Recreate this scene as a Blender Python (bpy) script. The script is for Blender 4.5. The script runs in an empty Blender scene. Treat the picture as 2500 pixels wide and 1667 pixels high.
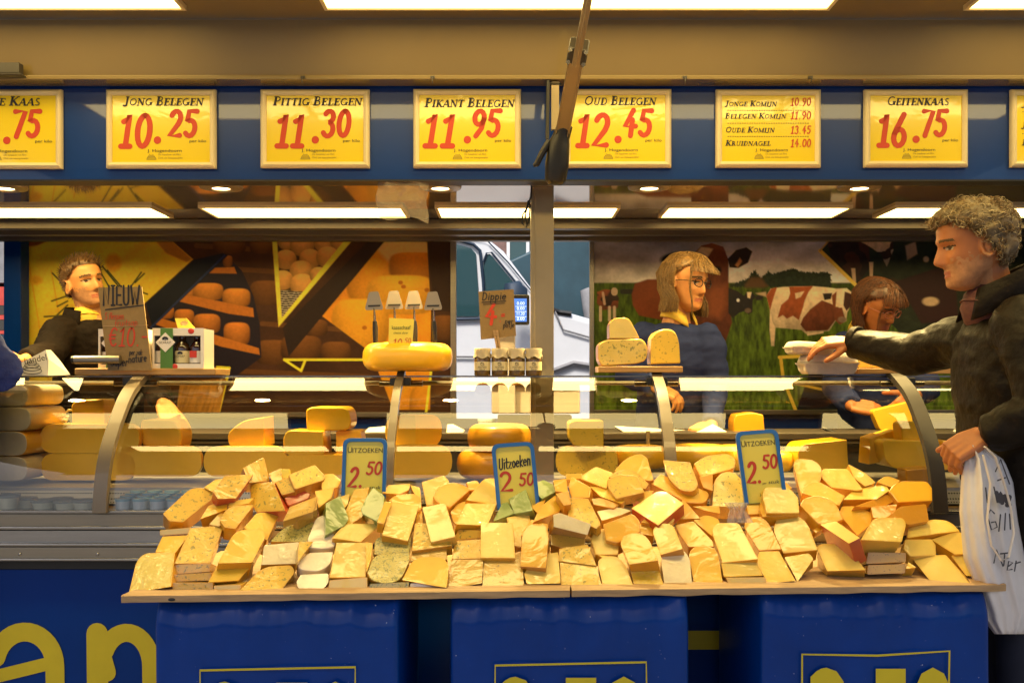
import bpy, math, random
import numpy as np
from mathutils import Vector, Matrix, noise as mnoise

# ------------------------------------------------------------------ camera, sky, sun, exposure
SC = bpy.context.scene
COL = SC.collection
F, H = 2300.0, 1.4            # focal length in photo pixels, camera height
cam = bpy.data.cameras.new('camera'); cam_o = bpy.data.objects.new('camera', cam); COL.objects.link(cam_o)
cam_o.location = (0, 0, H); cam_o.rotation_euler = (math.radians(90), 0, 0)
cam.sensor_width = 36; cam.lens = 36 * F / 2500; cam.shift_y = 91.5 / 2500
cam.clip_start = 0.05; cam.clip_end = 500
SC.camera = cam_o
W = bpy.data.worlds.new('World'); SC.world = W; W.use_nodes = True
wn = W.node_tree.nodes; wl = W.node_tree.links
sky = wn.new('ShaderNodeTexSky'); sky.sky_type = 'NISHITA'; sky.sun_disc = False
SUN_EL, SUN_AZ = math.radians(54), math.radians(200)
sky.sun_elevation = SUN_EL; sky.sun_rotation = SUN_AZ; sky.dust_density = 3.0; sky.air_density = 1.0
wl.new(sky.outputs[0], wn['Background'].inputs[0]); wn['Background'].inputs[1].default_value = 0.115
sl = bpy.data.lights.new('sun', 'SUN'); sl.energy = 2.8; sl.angle = math.radians(14); sl.color = (1, .96, .9)
so = bpy.data.objects.new('sun', sl); COL.objects.link(so)
sd = Vector((math.sin(SUN_AZ) * math.cos(SUN_EL), math.cos(SUN_AZ) * math.cos(SUN_EL), math.sin(SUN_EL)))
so.rotation_euler = sd.to_track_quat('Z', 'Y').to_euler()
SC.view_settings.view_transform = 'Standard'; SC.view_settings.look = 'None'
SC.view_settings.exposure = 0.50; SC.view_settings.gamma = 1.0
SC.render.engine = 'CYCLES'
SC.cycles.max_bounces = 7; SC.cycles.diffuse_bounces = 3; SC.cycles.glossy_bounces = 4
SC.cycles.transparent_max_bounces = 14; SC.cycles.transmission_bounces = 4
SC.cycles.caustics_reflective = False; SC.cycles.caustics_refractive = False
SC.cycles.sample_clamp_indirect = 6
SC.cycles.use_denoising = True
LAMP = (1.0, .73, .27)         # warm white of the wagon's lamps

# ------------------------------------------------------------------ helpers
R = random.Random(7)
def at(x, y, Y): return Vector(((x - 1250) * Y / F, Y, H - (y - 925) * Y / F))
def tag(o, label=None, cat=None, group=None, kind=None):
    if label: o['label'] = label
    if cat: o['category'] = cat
    if group: o['group'] = group
    if kind: o['kind'] = kind
    return o
def empty(name, loc, label=None, cat=None, group=None, rz=0, rx=0, kind=None):
    o = bpy.data.objects.new(name, None); COL.objects.link(o); o.location = loc; o.rotation_euler = (rx, 0, rz)
    o.empty_display_size = .05
    return tag(o, label, cat, group, kind)
def copy_tree(o, parent=None):
    c = o.copy(); COL.objects.link(c); c.parent = parent
    for ch in list(o.children): copy_tree(ch, c)
    return c

class MB:
    def __init__(s): s.v = []; s.f = []; s.m = []
    def add(s, v, f, mi=0):
        b = len(s.v); s.v += [tuple(p) for p in v]; s.f += [tuple(i + b for i in q) for q in f]
        s.m += [mi] * len(f) if isinstance(mi, int) else list(mi); return s
    def box(s, c, d, mi=0, rot=None):
        x, y, z = d[0] / 2, d[1] / 2, d[2] / 2; c = Vector(c)
        v = [Vector((a * x, b * y, e * z)) for a in (-1, 1) for b in (-1, 1) for e in (-1, 1)]
        if rot is not None: v = [rot @ p for p in v]
        return s.add([p + c for p in v], [(0, 1, 3, 2), (4, 6, 7, 5), (0, 4, 5, 1), (2, 3, 7, 6), (0, 2, 6, 4), (1, 5, 7, 3)], mi)
    def bb(s, a, b, mi=0):     # box from corner to corner
        a = Vector(a); b = Vector(b); return s.box((a + b) / 2, [abs(b[i] - a[i]) for i in range(3)], mi)
    def prism(s, pts, vec, mf=0, ms=0):
        n = len(pts); pts = [Vector(p) for p in pts]; v = pts + [p + Vector(vec) for p in pts]
        f = [tuple(range(n)), tuple(range(2 * n - 1, n - 1, -1))] + [(i, i + n, (i + 1) % n + n, (i + 1) % n) for i in range(n)]
        return s.add(v, f, [mf, mf] + [ms] * n)
    def tube(s, pts, r, n=8, mi=0, ry=None, up=None, caps=True):
        pts = [Vector(p) for p in pts]; k = len(pts); r = [r] * k if not hasattr(r, '__len__') else list(r)
        ry = r if ry is None else ([ry] * k if not hasattr(ry, '__len__') else list(ry))
        V = []; a = None
        for i in range(k):
            t = (pts[min(i + 1, k - 1)] - pts[max(i - 1, 0)]).normalized()
            if a is None:
                a = Vector(up) if up is not None else (Vector((0, 0, 1)) if abs(t.z) < .9 else Vector((1, 0, 0)))
            a = (a - t * a.dot(t)); a.normalize(); b = t.cross(a)
            for j in range(n):
                th = 2 * math.pi * j / n; V.append(pts[i] + b * (math.cos(th) * r[i]) + a * (math.sin(th) * ry[i]))
        Fc = [(i * n + j, i * n + (j + 1) % n, (i + 1) * n + (j + 1) % n, (i + 1) * n + j) for i in range(k - 1) for j in range(n)]
        if caps: Fc += [tuple(range(n - 1, -1, -1)), tuple((k - 1) * n + j for j in range(n))]
        return s.add(V, Fc, mi)
    def lathe(s, prof, n=24, a0=0., a1=2 * math.pi, c=(0, 0, 0), mi=0, mcap=None):
        full = abs(a1 - a0 - 2 * math.pi) < 1e-6; c = Vector(c); k = len(prof); m = n if full else n + 1
        V = [c + Vector((r * math.cos(a0 + (a1 - a0) * i / n), r * math.sin(a0 + (a1 - a0) * i / n), z)) for i in range(m) for r, z in prof]
        Fc = []; M = []
        for i in range(n):
            i2 = (i + 1) % m
            for j in range(k - 1): Fc.append((i * k + j, i2 * k + j, i2 * k + j + 1, i * k + j + 1)); M.append(mi)
        if not full:
            Fc += [tuple(range(k)), tuple((m - 1) * k + j for j in range(k - 1, -1, -1))]; M += [mi if mcap is None else mcap] * 2
        return s.add(V, Fc, M)
    def ball(s, c, r, n=12, mi=0):
        r = r if hasattr(r, '__len__') else (r, r, r); c = Vector(c); m = max(4, n // 2)
        V = [c + Vector((0, 0, -r[2]))] + [c + Vector((r[0] * math.sin(math.pi * i / m) * math.cos(2 * math.pi * j / n), r[1] * math.sin(math.pi * i / m) * math.sin(2 * math.pi * j / n), -r[2] * math.cos(math.pi * i / m))) for i in range(1, m) for j in range(n)] + [c + Vector((0, 0, r[2]))]
        L = len(V) - 1
        Fc = [(0, 1 + (j + 1) % n, 1 + j) for j in range(n)] + [(1 + (i - 1) * n + j, 1 + (i - 1) * n + (j + 1) % n, 1 + i * n + (j + 1) % n, 1 + i * n + j) for i in range(1, m - 1) for j in range(n)] + [(L, 1 + (m - 2) * n + j, 1 + (m - 2) * n + (j + 1) % n) for j in range(n)]
        return s.add(V, Fc, mi)
    def mesh(s, name, mats, smooth=None):
        me = bpy.data.meshes.new(name); me.from_pydata([tuple(p) for p in s.v], [], s.f)
        for m in (mats if isinstance(mats, (list, tuple)) else [mats]): me.materials.append(m)
        me.polygons.foreach_set('material_index', s.m)
        me.validate(); me.update()
        if smooth is not None:
            me.polygons.foreach_set('use_smooth', [True] * len(me.polygons)); me.set_sharp_from_angle(angle=math.radians(smooth))
        return me
    def build(s, name, mats, parent=None, loc=None, smooth=None, bevel=0, seg=2, fix=True):
        me = s.mesh(name, mats, None)
        if fix:
            import bmesh
            bm = bmesh.new(); bm.from_mesh(me); bmesh.ops.recalc_face_normals(bm, faces=bm.faces); bm.to_mesh(me); bm.free()
        if smooth is not None:
            me.polygons.foreach_set('use_smooth', [True] * len(me.polygons)); me.set_sharp_from_angle(angle=math.radians(smooth))
        o = bpy.data.objects.new(name, me); COL.objects.link(o); o.parent = parent
        if loc is not None: o.location = loc
        if bevel:
            b = o.modifiers.new('bevel', 'BEVEL'); b.width = bevel; b.segments = seg; b.limit_method = 'ANGLE'; b.angle_limit = math.radians(40)
            if smooth is None:
                me.polygons.foreach_set('use_smooth', [True] * len(me.polygons)); b.harden_normals = True
        return o

def to_mesh_applied(o):
    dg = bpy.context.evaluated_depsgraph_get(); dg.update()
    return bpy.data.meshes.new_from_object(o.evaluated_get(dg))
def remeshed(mb, name, voxel, smooth_it=4, adapt=0):
    me = mb.mesh('tmp', [], None); o = bpy.data.objects.new('tmp', me); COL.objects.link(o)
    r = o.modifiers.new('r', 'REMESH'); r.mode = 'VOXEL'; r.voxel_size = voxel
    if smooth_it:
        sm = o.modifiers.new('s', 'SMOOTH'); sm.factor = .5; sm.iterations = smooth_it
    out = to_mesh_applied(o); bpy.data.objects.remove(o); bpy.data.meshes.remove(me); out.name = name
    out.polygons.foreach_set('use_smooth', [True] * len(out.polygons)); return out
def link(me, name, mats=None, parent=None, loc=None):
    if mats:
        me.materials.clear()
        for m in mats: me.materials.append(m)
    o = bpy.data.objects.new(name, me); COL.objects.link(o); o.parent = parent
    if loc is not None: o.location = loc
    return o

# ------------------------------------------------------------------ materials
MATS = {}
def mat(name, col, rough=.5, metal=0., coat=0., vary=.0, vscale=8., bump=0., bscale=40., specks=None, emit=None, spec=.5,
        sss=0., crough=.05, cbump=0., cscale=14., trans=0., stretch=None, sheen=0., coord='Object', edge=None, crinkle=0.):
    m = bpy.data.materials.new(name); m.use_nodes = True; n = m.node_tree.nodes; l = m.node_tree.links; b = n['Principled BSDF']
    b.inputs['Base Color'].default_value = (*col, 1); b.inputs['Roughness'].default_value = rough; b.inputs['Metallic'].default_value = metal
    b.inputs['Specular IOR Level'].default_value = spec
    if coat: b.inputs['Coat Weight'].default_value = coat; b.inputs['Coat Roughness'].default_value = crough
    if sheen: b.inputs['Sheen Weight'].default_value = sheen
    if sss: b.inputs['Subsurface Weight'].default_value = sss; b.inputs['Subsurface Scale'].default_value = .01; b.inputs['Subsurface Radius'].default_value = (1, .6, .2)
    if trans: b.inputs['Transmission Weight'].default_value = trans
    tc = n.new('ShaderNodeTexCoord'); src = tc.outputs[coord]
    oi = n.new('ShaderNodeObjectInfo'); sh = n.new('ShaderNodeVectorMath'); sh.operation = 'ADD'
    sc_ = n.new('ShaderNodeVectorMath'); sc_.operation = 'SCALE'; cmb = n.new('ShaderNodeCombineXYZ')
    l.new(oi.outputs['Random'], cmb.inputs[0]); l.new(cmb.outputs[0], sc_.inputs[0]); sc_.inputs['Scale'].default_value = 37.
    l.new(src, sh.inputs[0]); l.new(sc_.outputs[0], sh.inputs[1]); src = sh.outputs[0]
    if stretch:
        mp = n.new('ShaderNodeMapping'); mp.inputs['Scale'].default_value = stretch; l.new(src, mp.inputs[0]); src = mp.outputs[0]
    cur = None
    if vary:
        t = n.new('ShaderNodeTexNoise'); t.inputs['Scale'].default_value = vscale; t.inputs['Detail'].default_value = 5; t.inputs['Roughness'].default_value = .6; l.new(src, t.inputs[0])
        mx = n.new('ShaderNodeMix'); mx.data_type = 'RGBA'
        mx.inputs[6].default_value = (*[c * (1 - vary) for c in col], 1); mx.inputs[7].default_value = (*[min(1, c * (1 + vary)) for c in col], 1)
        rp = n.new('ShaderNodeMapRange'); rp.inputs[1].default_value = .3; rp.inputs[2].default_value = .7; l.new(t.outputs[0], rp.inputs[0])
        l.new(rp.outputs[0], mx.inputs[0]); cur = mx.outputs[2]
    for sp in (specks or []):
        scol, sscale, thr, amt = sp
        vo = n.new('ShaderNodeTexNoise'); vo.inputs['Scale'].default_value = sscale; vo.inputs['Detail'].default_value = 2.5; l.new(src, vo.inputs[0])
        rp = n.new('ShaderNodeMapRange'); rp.inputs[1].default_value = thr; rp.inputs[2].default_value = thr + .05; rp.inputs[4].default_value = amt; l.new(vo.outputs[0], rp.inputs[0])
        mx = n.new('ShaderNodeMix'); mx.data_type = 'RGBA'; mx.inputs[7].default_value = (*scol, 1)
        if cur: l.new(cur, mx.inputs[6])
        else: mx.inputs[6].default_value = (*col, 1)
        l.new(rp.outputs[0], mx.inputs[0]); cur = mx.outputs[2]
    if edge:
        at_ = n.new('ShaderNodeAttribute'); at_.attribute_name = 'Edge'; mx = n.new('ShaderNodeMix'); mx.data_type = 'RGBA'; mx.inputs[7].default_value = (*edge, 1)
        if cur: l.new(cur, mx.inputs[6])
        else: mx.inputs[6].default_value = (*col, 1)
        pw = n.new('ShaderNodeMath'); pw.operation = 'MULTIPLY'; pw.inputs[1].default_value = .75; l.new(at_.outputs['Fac'], pw.inputs[0]); l.new(pw.outputs[0], mx.inputs[0]); cur = mx.outputs[2]
    if cur: l.new(cur, b.inputs['Base Color'])
    if bump:
        t = n.new('ShaderNodeTexNoise'); t.inputs['Scale'].default_value = bscale; t.inputs['Detail'].default_value = 4; l.new(src, t.inputs[0])
        bp = n.new('ShaderNodeBump'); bp.inputs['Strength'].default_value = bump; bp.inputs['Distance'].default_value = .01; l.new(t.outputs[0], bp.inputs['Height']); l.new(bp.outputs[0], b.inputs['Normal'])
    if cbump:
        t = n.new('ShaderNodeTexNoise'); t.inputs['Scale'].default_value = cscale; t.inputs['Detail'].default_value = 3; t.inputs['Distortion'].default_value = 1.2; l.new(src, t.inputs[0])
        bp = n.new('ShaderNodeBump'); bp.inputs['Strength'].default_value = cbump; bp.inputs['Distance'].default_value = .012; l.new(t.outputs[0], bp.inputs['Height']); l.new(bp.outputs[0], b.inputs['Coat Normal'])
        if crinkle:   # patches where the cling film is creased
            t2 = n.new('ShaderNodeTexNoise'); t2.inputs['Scale'].default_value = 55; t2.inputs['Detail'].default_value = 2; t2.inputs['Distortion'].default_value = 2.; l.new(src, t2.inputs[0])
            mk = n.new('ShaderNodeTexNoise'); mk.inputs['Scale'].default_value = 9; l.new(src, mk.inputs[0]); mr = n.new('ShaderNodeMapRange'); mr.inputs[1].default_value = .50; mr.inputs[2].default_value = .66; mr.inputs[4].default_value = crinkle; l.new(mk.outputs[0], mr.inputs[0])
            b2 = n.new('ShaderNodeBump'); b2.inputs['Distance'].default_value = .012; l.new(mr.outputs[0], b2.inputs['Strength']); l.new(t2.outputs[0], b2.inputs['Height']); l.new(bp.outputs[0], b2.inputs['Normal']); l.new(b2.outputs[0], b.inputs['Coat Normal'])
    if emit: b.inputs['Emission Color'].default_value = (*emit[0], 1); b.inputs['Emission Strength'].default_value = emit[1]
    MATS[name] = m; return m
def thin_glass(name, tint=(1, 1, 1), ior=1.72, rough=0.0, haze=0., hcol=(1, 1, 1)):
    m = bpy.data.materials.new(name); m.use_nodes = True; n = m.node_tree.nodes; l = m.node_tree.links
    n.remove(n['Principled BSDF']); out = n['Material Output']
    tr = n.new('ShaderNodeBsdfTransparent'); tr.inputs[0].default_value = (*tint, 1)
    gl = n.new('ShaderNodeBsdfGlossy'); gl.inputs['Roughness'].default_value = rough
    fr = n.new('ShaderNodeFresnel'); fr.inputs[0].default_value = ior
    mx = n.new('ShaderNodeMixShader'); l.new(fr.outputs[0], mx.inputs[0]); l.new(tr.outputs[0], mx.inputs[1]); l.new(gl.outputs[0], mx.inputs[2])
    last = mx.outputs[0]
    if haze:
        d = n.new('ShaderNodeBsdfDiffuse'); d.inputs[0].default_value = (*hcol, 1); m2 = n.new('ShaderNodeMixShader'); m2.inputs[0].default_value = haze
        l.new(last, m2.inputs[1]); l.new(d.outputs[0], m2.inputs[2]); last = m2.outputs[0]
        if rough:
            t = n.new('ShaderNodeTexNoise'); t.inputs['Scale'].default_value = 25; t.inputs['Distortion'].default_value = 2
            bp = n.new('ShaderNodeBump'); bp.inputs['Strength'].default_value = .8; bp.inputs['Distance'].default_value = .02; l.new(t.outputs[0], bp.inputs['Height'])
            l.new(bp.outputs[0], gl.inputs['Normal']); l.new(bp.outputs[0], fr.inputs['Normal'])
    l.new(last, out.inputs[0]); MATS[name] = m; return m
def lampmat(name, col, s):
    m = bpy.data.materials.new(name); m.use_nodes = True; n = m.node_tree.nodes; n.remove(n['Principled BSDF'])
    e = n.new('ShaderNodeEmission'); e.inputs[0].default_value = (*col, 1); e.inputs[1].default_value = s
    m.node_tree.links.new(e.outputs[0], n['Material Output'].inputs[0]); return m
def attrmat(name, rough=.35, coat=.0, noise_amt=.25):
    m = bpy.data.materials.new(name); m.use_nodes = True; n = m.node_tree.nodes; l = m.node_tree.links; b = n['Principled BSDF']
    a = n.new('ShaderNodeAttribute'); a.attribute_name = 'Print'; l.new(a.outputs['Color'], b.inputs['Base Color'])
    b.inputs['Roughness'].default_value = rough; b.inputs['Specular IOR Level'].default_value = .2
    if coat: b.inputs['Coat Weight'].default_value = coat
    return m

herbs = [((.16, .16, .03), 110., .60, .75), ((.10, .09, .02), 260., .66, .8)]
CH = dict(crinkle=.55, vary=.10, vscale=9., rough=.36, coat=.8, crough=.08, cbump=.26, cscale=11., bump=.035, bscale=150., sss=.12)
EH = [((.40, .19, .015), 34., .755, .6)]
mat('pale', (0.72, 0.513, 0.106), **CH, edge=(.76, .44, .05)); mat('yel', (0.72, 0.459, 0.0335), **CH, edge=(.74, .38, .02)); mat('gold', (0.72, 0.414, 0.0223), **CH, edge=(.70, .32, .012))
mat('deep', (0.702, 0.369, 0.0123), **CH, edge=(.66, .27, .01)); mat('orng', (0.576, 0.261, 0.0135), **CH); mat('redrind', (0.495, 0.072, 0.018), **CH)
mat('rind', (0.558, 0.243, 0.0198), **{**CH, 'coat': .3}); mat('white', (0.756, 0.63, 0.432), **CH)
mat('herb', (0.648, 0.396, 0.0335), **CH, edge=(.55, .27, .02), specks=herbs); mat('herbp', (0.72, 0.522, 0.1), **CH, edge=(.66, .40, .07), specks=herbs)
mat('herbg', (0.45, 0.36, 0.072), **CH, specks=[((.14, .15, .03), 130., .55, .7), ((.06, .07, .015), 260., .60, .85)])
mat('cumin', (0.576, 0.342, 0.0446), **CH, edge=(.46, .24, .03), specks=[((.24, .12, .02), 160., .63, .8)])
mat('green', (0.243, 0.324, 0.072), **{**CH, 'vary': .2}); mat('film', (0.756, 0.63, 0.36), **{**CH, 'coat': 1., 'cbump': 1., 'cscale': 30., 'rough': .2})  # film: white glare of the wrap is put into its base colour
mat('glossy', (0.738, 0.468, 0.0335), edge=(.74, .38, .02), **{**CH, 'coat': 1., 'cbump': 1.3, 'cscale': 32., 'crough': .05})
mat('glossyherb', (0.684, 0.432, 0.0335), edge=(.55, .27, .02), **{**CH, 'coat': 1., 'cbump': 1.3, 'cscale': 32., 'crough': .05}, specks=herbs)
mat('glossypale', (0.756, 0.576, 0.134), edge=(.72, .40, .04), **{**CH, 'coat': 1., 'cbump': .8, 'cscale': 22., 'crough': .04})
mat('goldbox', (.95, .55, .04), vary=.06, vscale=7, rough=.45, coat=.25, crough=.2, bump=.08, bscale=90, sss=.12, specks=[((.42, .19, .02), 26., .73, .7)])
mat('yelbox', (.97, .60, .04), vary=.06, vscale=7, rough=.45, coat=.25, crough=.2, bump=.08, bscale=90, sss=.12, specks=[((.45, .25, .03), 26., .73, .7)])
mat('rindbox', (.93, .50, .012), vary=.07, vscale=6, rough=.35, coat=.35, crough=.15)
mat('orangebox', (.72, .32, .012), vary=.1, vscale=9, rough=.4, coat=.4, crough=.15)
mat('greybox', (.72, .60, .42), vary=.1, vscale=14, rough=.55, bump=.1)
mat('blue_paint', (.0, .032, .20), rough=.3, coat=.5, crough=.03, vary=.12, vscale=2.5, spec=.3)
mat('blue_panel', (.0, .032, .21), spec=.1, rough=.45, coat=.12, crough=.15, vary=.10, vscale=3)
mat('blue_tarp', (.0, .036, .23), spec=.12, rough=.45, coat=.25, crough=.14, vary=.12, vscale=5, bump=.25, bscale=9, specks=[((.5, .55, .65), 120., .735, .8)])
mat('yellow_letter', (.62, .48, .012), rough=.45, vary=.06, vscale=10)
mat('cream_panel', (.22, .155, .055), rough=.25, coat=.6, crough=.06, vary=.07, vscale=1.6)
mat('cream_frame', (.74, .62, .36), rough=.4, vary=.04)
mat('sheet', (.80, .60, .006), rough=.22, coat=.7, crough=.06, cbump=.12, cscale=6.)
mat('ink', (.012, .01, .012), rough=.5); mat('red_ink', (.55, .045, .012), rough=.5); mat('grey_ink', (.25, .18, .02), rough=.5)
mat('mirror_ceiling', (.40, .32, .24), rough=.05, metal=.75, vary=.05, vscale=2)
mat('alu', (.30, .26, .20), rough=.34, metal=.85, vary=.06, vscale=3, stretch=(1, 30, 30))
mat('steel', (.36, .34, .31), rough=.22, metal=.95, vary=.08, vscale=4, bump=.03, bscale=60, stretch=(1, 12, 12))
mat('alu_tan', (.32, .255, .16), rough=.38, metal=.7, vary=.08, vscale=6)
mat('grey_plastic', (.05, .043, .035), rough=.45, vary=.08)
mat('dark', (.012, .010, .009), rough=.5, vary=.2); mat('black_rubber', (.010, .009, .008), rough=.38, vary=.2, bump=.05, bscale=50)
mat('wood', (.44, .27, .12), rough=.55, vary=.28, vscale=6, bump=.2, bscale=20, stretch=(1.2, 14, 14), specks=[((.14, .07, .03), 5., .70, .6)])
mat('wood_gold', (.46, .25, .07), rough=.42, vary=.22, vscale=6, bump=.12, bscale=20, stretch=(1.2, 14, 14))
mat('cardboard', (.26, .165, .065), rough=.8, vary=.12, vscale=20, bump=.1, bscale=60)
mat('white_paint', (.78, .78, .78), rough=.25, coat=.5, vary=.03); mat('white_plastic', (.50, .44, .37), rough=.4, vary=.03)
mat('paper', (.78, .72, .62), rough=.7, vary=.06, vscale=12, bump=.15, bscale=20)
mat('pulp', (.62, .54, .44), rough=.85, vary=.08, vscale=30, bump=.25, bscale=90)
mat('grate', (.10, .07, .04), rough=.5, metal=.4); mat('deck_steel', (.5, .45, .38), rough=.35, metal=.6, vary=.06)
mat('skin', (.58, .25, .075), rough=.5, vary=.10, vscale=22, sss=.12); mat('skin_red', (.42, .145, .042), rough=.5, vary=.12, vscale=22, sss=.12)
mat('eyewhite', (.38, .30, .22), rough=.3); mat('lips', (.38, .11, .05), rough=.4); mat('eye', (.05, .03, .02), rough=.2); mat('stubble', (.43, .20, .085), rough=.7, vary=.2, vscale=60)
mat('brow', (.10, .055, .02), rough=.7)
mat('navy', (.026, .036, .11), spec=.1, rough=.85, vary=.15, vscale=12, bump=.2, bscale=260)
mat('navy_dark', (.010, .014, .04), rough=.85, vary=.15, vscale=12, bump=.2, bscale=260)
mat('brown_jacket', (.014, .009, .006), spec=.08, rough=.75, vary=.25, vscale=18, bump=.3, bscale=60)
mat('cord_jacket', (.011, .007, .0035), spec=.13, rough=.5, vary=.35, vscale=30, bump=.35, bscale=45, specks=[((.03, .018, .007), 60., .64, .5)])
mat('collar_yellow', (.75, .48, .05), rough=.7); mat('plaid', (.10, .03, .025), rough=.8, vary=.3, vscale=40)
mat('trouser', (.012, .015, .03), rough=.8, vary=.2); mat('royal', (.008, .022, .17), rough=.8, vary=.15, bump=.2, bscale=120)
mat('hair_brown', (.19, .10, .03), rough=.45, vary=.75, vscale=110); mat('hair_dark', (.085, .032, .013), rough=.45, vary=.75, vscale=110)
mat('hair_silver', (.46, .36, .20), rough=.4); mat('hair_blond', (.29, .165, .05), rough=.4); mat('hair_auburn', (.17, .06, .02), rough=.4); mat('bag_print', (.07, .065, .07), rough=.8); mat('hair_grey', (.14, .095, .04), rough=.5, vary=.5, vscale=70); mat('hair_short', (.11, .055, .018), rough=.5, vary=.3, vscale=60)
mat('tote', (.72, .68, .66), rough=.85, vary=.05, vscale=8, bump=.15, bscale=300)
mat('juice_dark', (.035, .008, .006), rough=.12, coat=.6); mat('juice_brown', (.05, .022, .008), rough=.12, coat=.6)
mat('label_green', (.08, .20, .03), rough=.5); mat('label_red', (.60, .04, .02), rough=.5); mat('carton_white', (.80, .74, .68), rough=.45)
mat('kraft', (.48, .40, .27), rough=.8, vary=.12, vscale=30); mat('jar_mustard', (.12, .07, .02), rough=.12, coat=.8); mat('jar_label', (.66, .56, .32), rough=.6)
mat('milk', (.85, .86, .84), rough=.3, coat=.4); mat('cyan_lid', (.34, .58, .64), rough=.3); mat('cup', (.84, .74, .52), rough=.2, coat=.5)
mat('plastic_blue', (.02, .14, .42), rough=.3, coat=.3); mat('tag_yellow', (.84, .68, .08), rough=.3, coat=.5, crough=.1)
mat('rubber_blue', (.02, .04, .07), rough=.6, vary=.1); mat('teal_tarp', (.022, .060, .078), rough=.5, vary=.25, vscale=3, bump=.6, bscale=3)
mat('car_glass', (.025, .07, .075), rough=.05, coat=.6); mat('brick', (.22, .13, .11), rough=.85, vary=.25, vscale=6)
mat('asphalt', (.06, .06, .06), rough=.9, vary=.25, vscale=9, bump=.3, bscale=30); mat('paving', (.20, .18, .16), rough=.85, vary=.2, vscale=5)
mat('red_tarp', (.55, .06, .04), rough=.6, vary=.15); mat('grey_wall', (.25, .24, .24), rough=.8, vary=.2)
mat('screen', (.02, .05, .2), rough=.2, emit=((.12, .30, .85), .75)); mat('screen_text', (.8, .9, 1), rough=.3, emit=((.7, .85, 1), 1.0))
mat('greenish', (.02, .07, .02), rough=.6); mat('saucer_red', (.4, .08, .02), rough=.3)
mat('cheese_curd', (.80, .68, .40), rough=.5, vary=.1)
G_GLASS = thin_glass('vitrine_glass', (.985, .99, .98)); G_BAG = thin_glass('clear_film', (.86, .80, .72), rough=.14, haze=.26, hcol=(.6, .48, .34)); mat('blade', (.34, .29, .22), rough=.38, metal=.55); mat('rail', (.10, .08, .06), rough=.45, metal=.4); mat('support', (.13, .10, .065), rough=.42, metal=.0, vary=.1, coat=.3); mat('herby', (.84, .54, .045), vary=.08, rough=.45, coat=.3, crough=.2, specks=[((.35, .22, .02), 120., .62, .8)])
G_FILM = thin_glass('cling_film', (.96, .94, .9), rough=.12, haze=.30, hcol=(.9, .82, .7)); G_CAR = thin_glass('dark_window', (.30, .42, .42))
M_LAMP = lampmat('lamp_panel', LAMP, 6.2); M_LAMP_FRONT = lampmat('lamp_panel_front', LAMP, 10.5); M_SPOT = lampmat('spot_lamp', (1, .72, .34), 22.)
M_LAMP_IN = lampmat('lamp_panel_inside', LAMP, 12.); M_CANOPY_LAMP = M_LAMP
M = MATS

# ------------------------------------------------------------------ flat lettering
_tc = {}
def text2d(body, size=1., shear=0., bold=0.):
    k = (body, shear, bold)
    if k not in _tc:
        c = bpy.data.curves.new('t', 'FONT'); c.body = body; c.size = 1; c.shear = shear; c.offset = bold; c.resolution_u = 3
        o = bpy.data.objects.new('t', c); COL.objects.link(o); me = to_mesh_applied(o)
        v = [(p.co.x, p.co.y) for p in me.vertices]; f = [tuple(q.vertices) for q in me.polygons]
        bpy.data.objects.remove(o); bpy.data.curves.remove(c); bpy.data.meshes.remove(me); _tc[k] = (v, f)
    v, f = _tc[k]; return [(a * size, b * size) for a, b in v], f
def ribbon(pts, w, round_=True, n=8):
    V = []; Fc = []; pts = [Vector((p[0], p[1])) for p in pts]; k = len(pts)
    for i in range(k):
        t = pts[min(i + 1, k - 1)] - pts[max(i - 1, 0)]; t = t.normalized() if t.length > 1e-9 else Vector((1, 0)); nn = Vector((-t.y, t.x))
        V += [pts[i] + nn * w / 2, pts[i] - nn * w / 2]
    L = []
    if round_:
        t0 = (pts[1] - pts[0]).normalized(); a = math.atan2(t0.y, t0.x)
        cap0 = [pts[0] + Vector((math.cos(a + math.pi / 2 + math.pi * j / n), math.sin(a + math.pi / 2 + math.pi * j / n))) * w / 2 for j in range(1, n)]
        t1 = (pts[-1] - pts[-2]).normalized(); a = math.atan2(t1.y, t1.x)
        cap1 = [pts[-1] + Vector((math.cos(a - math.pi / 2 + math.pi * j / n), math.sin(a - math.pi / 2 + math.pi * j / n))) * w / 2 for j in range(1, n)]
        Fc.append(tuple([0] + list(range(2 * k, 2 * k + n - 1)) + [1])); V += cap0
        Fc.append(tuple([2 * k - 1] + list(range(2 * k + n - 1, 2 * k + 2 * n - 2)) + [2 * k - 2])); V += cap1
    for i in range(k - 1): Fc.append((2 * i, 2 * i + 1, 2 * i + 3, 2 * i + 2))
    return [(p.x, p.y) for p in V], Fc
def arc(cx, cy, rx, ry, a0, a1, n=12): return [(cx + rx * math.cos(math.radians(a0 + (a1 - a0) * i / n)), cy + ry * math.sin(math.radians(a0 + (a1 - a0) * i / n))) for i in range(n + 1)]
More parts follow.
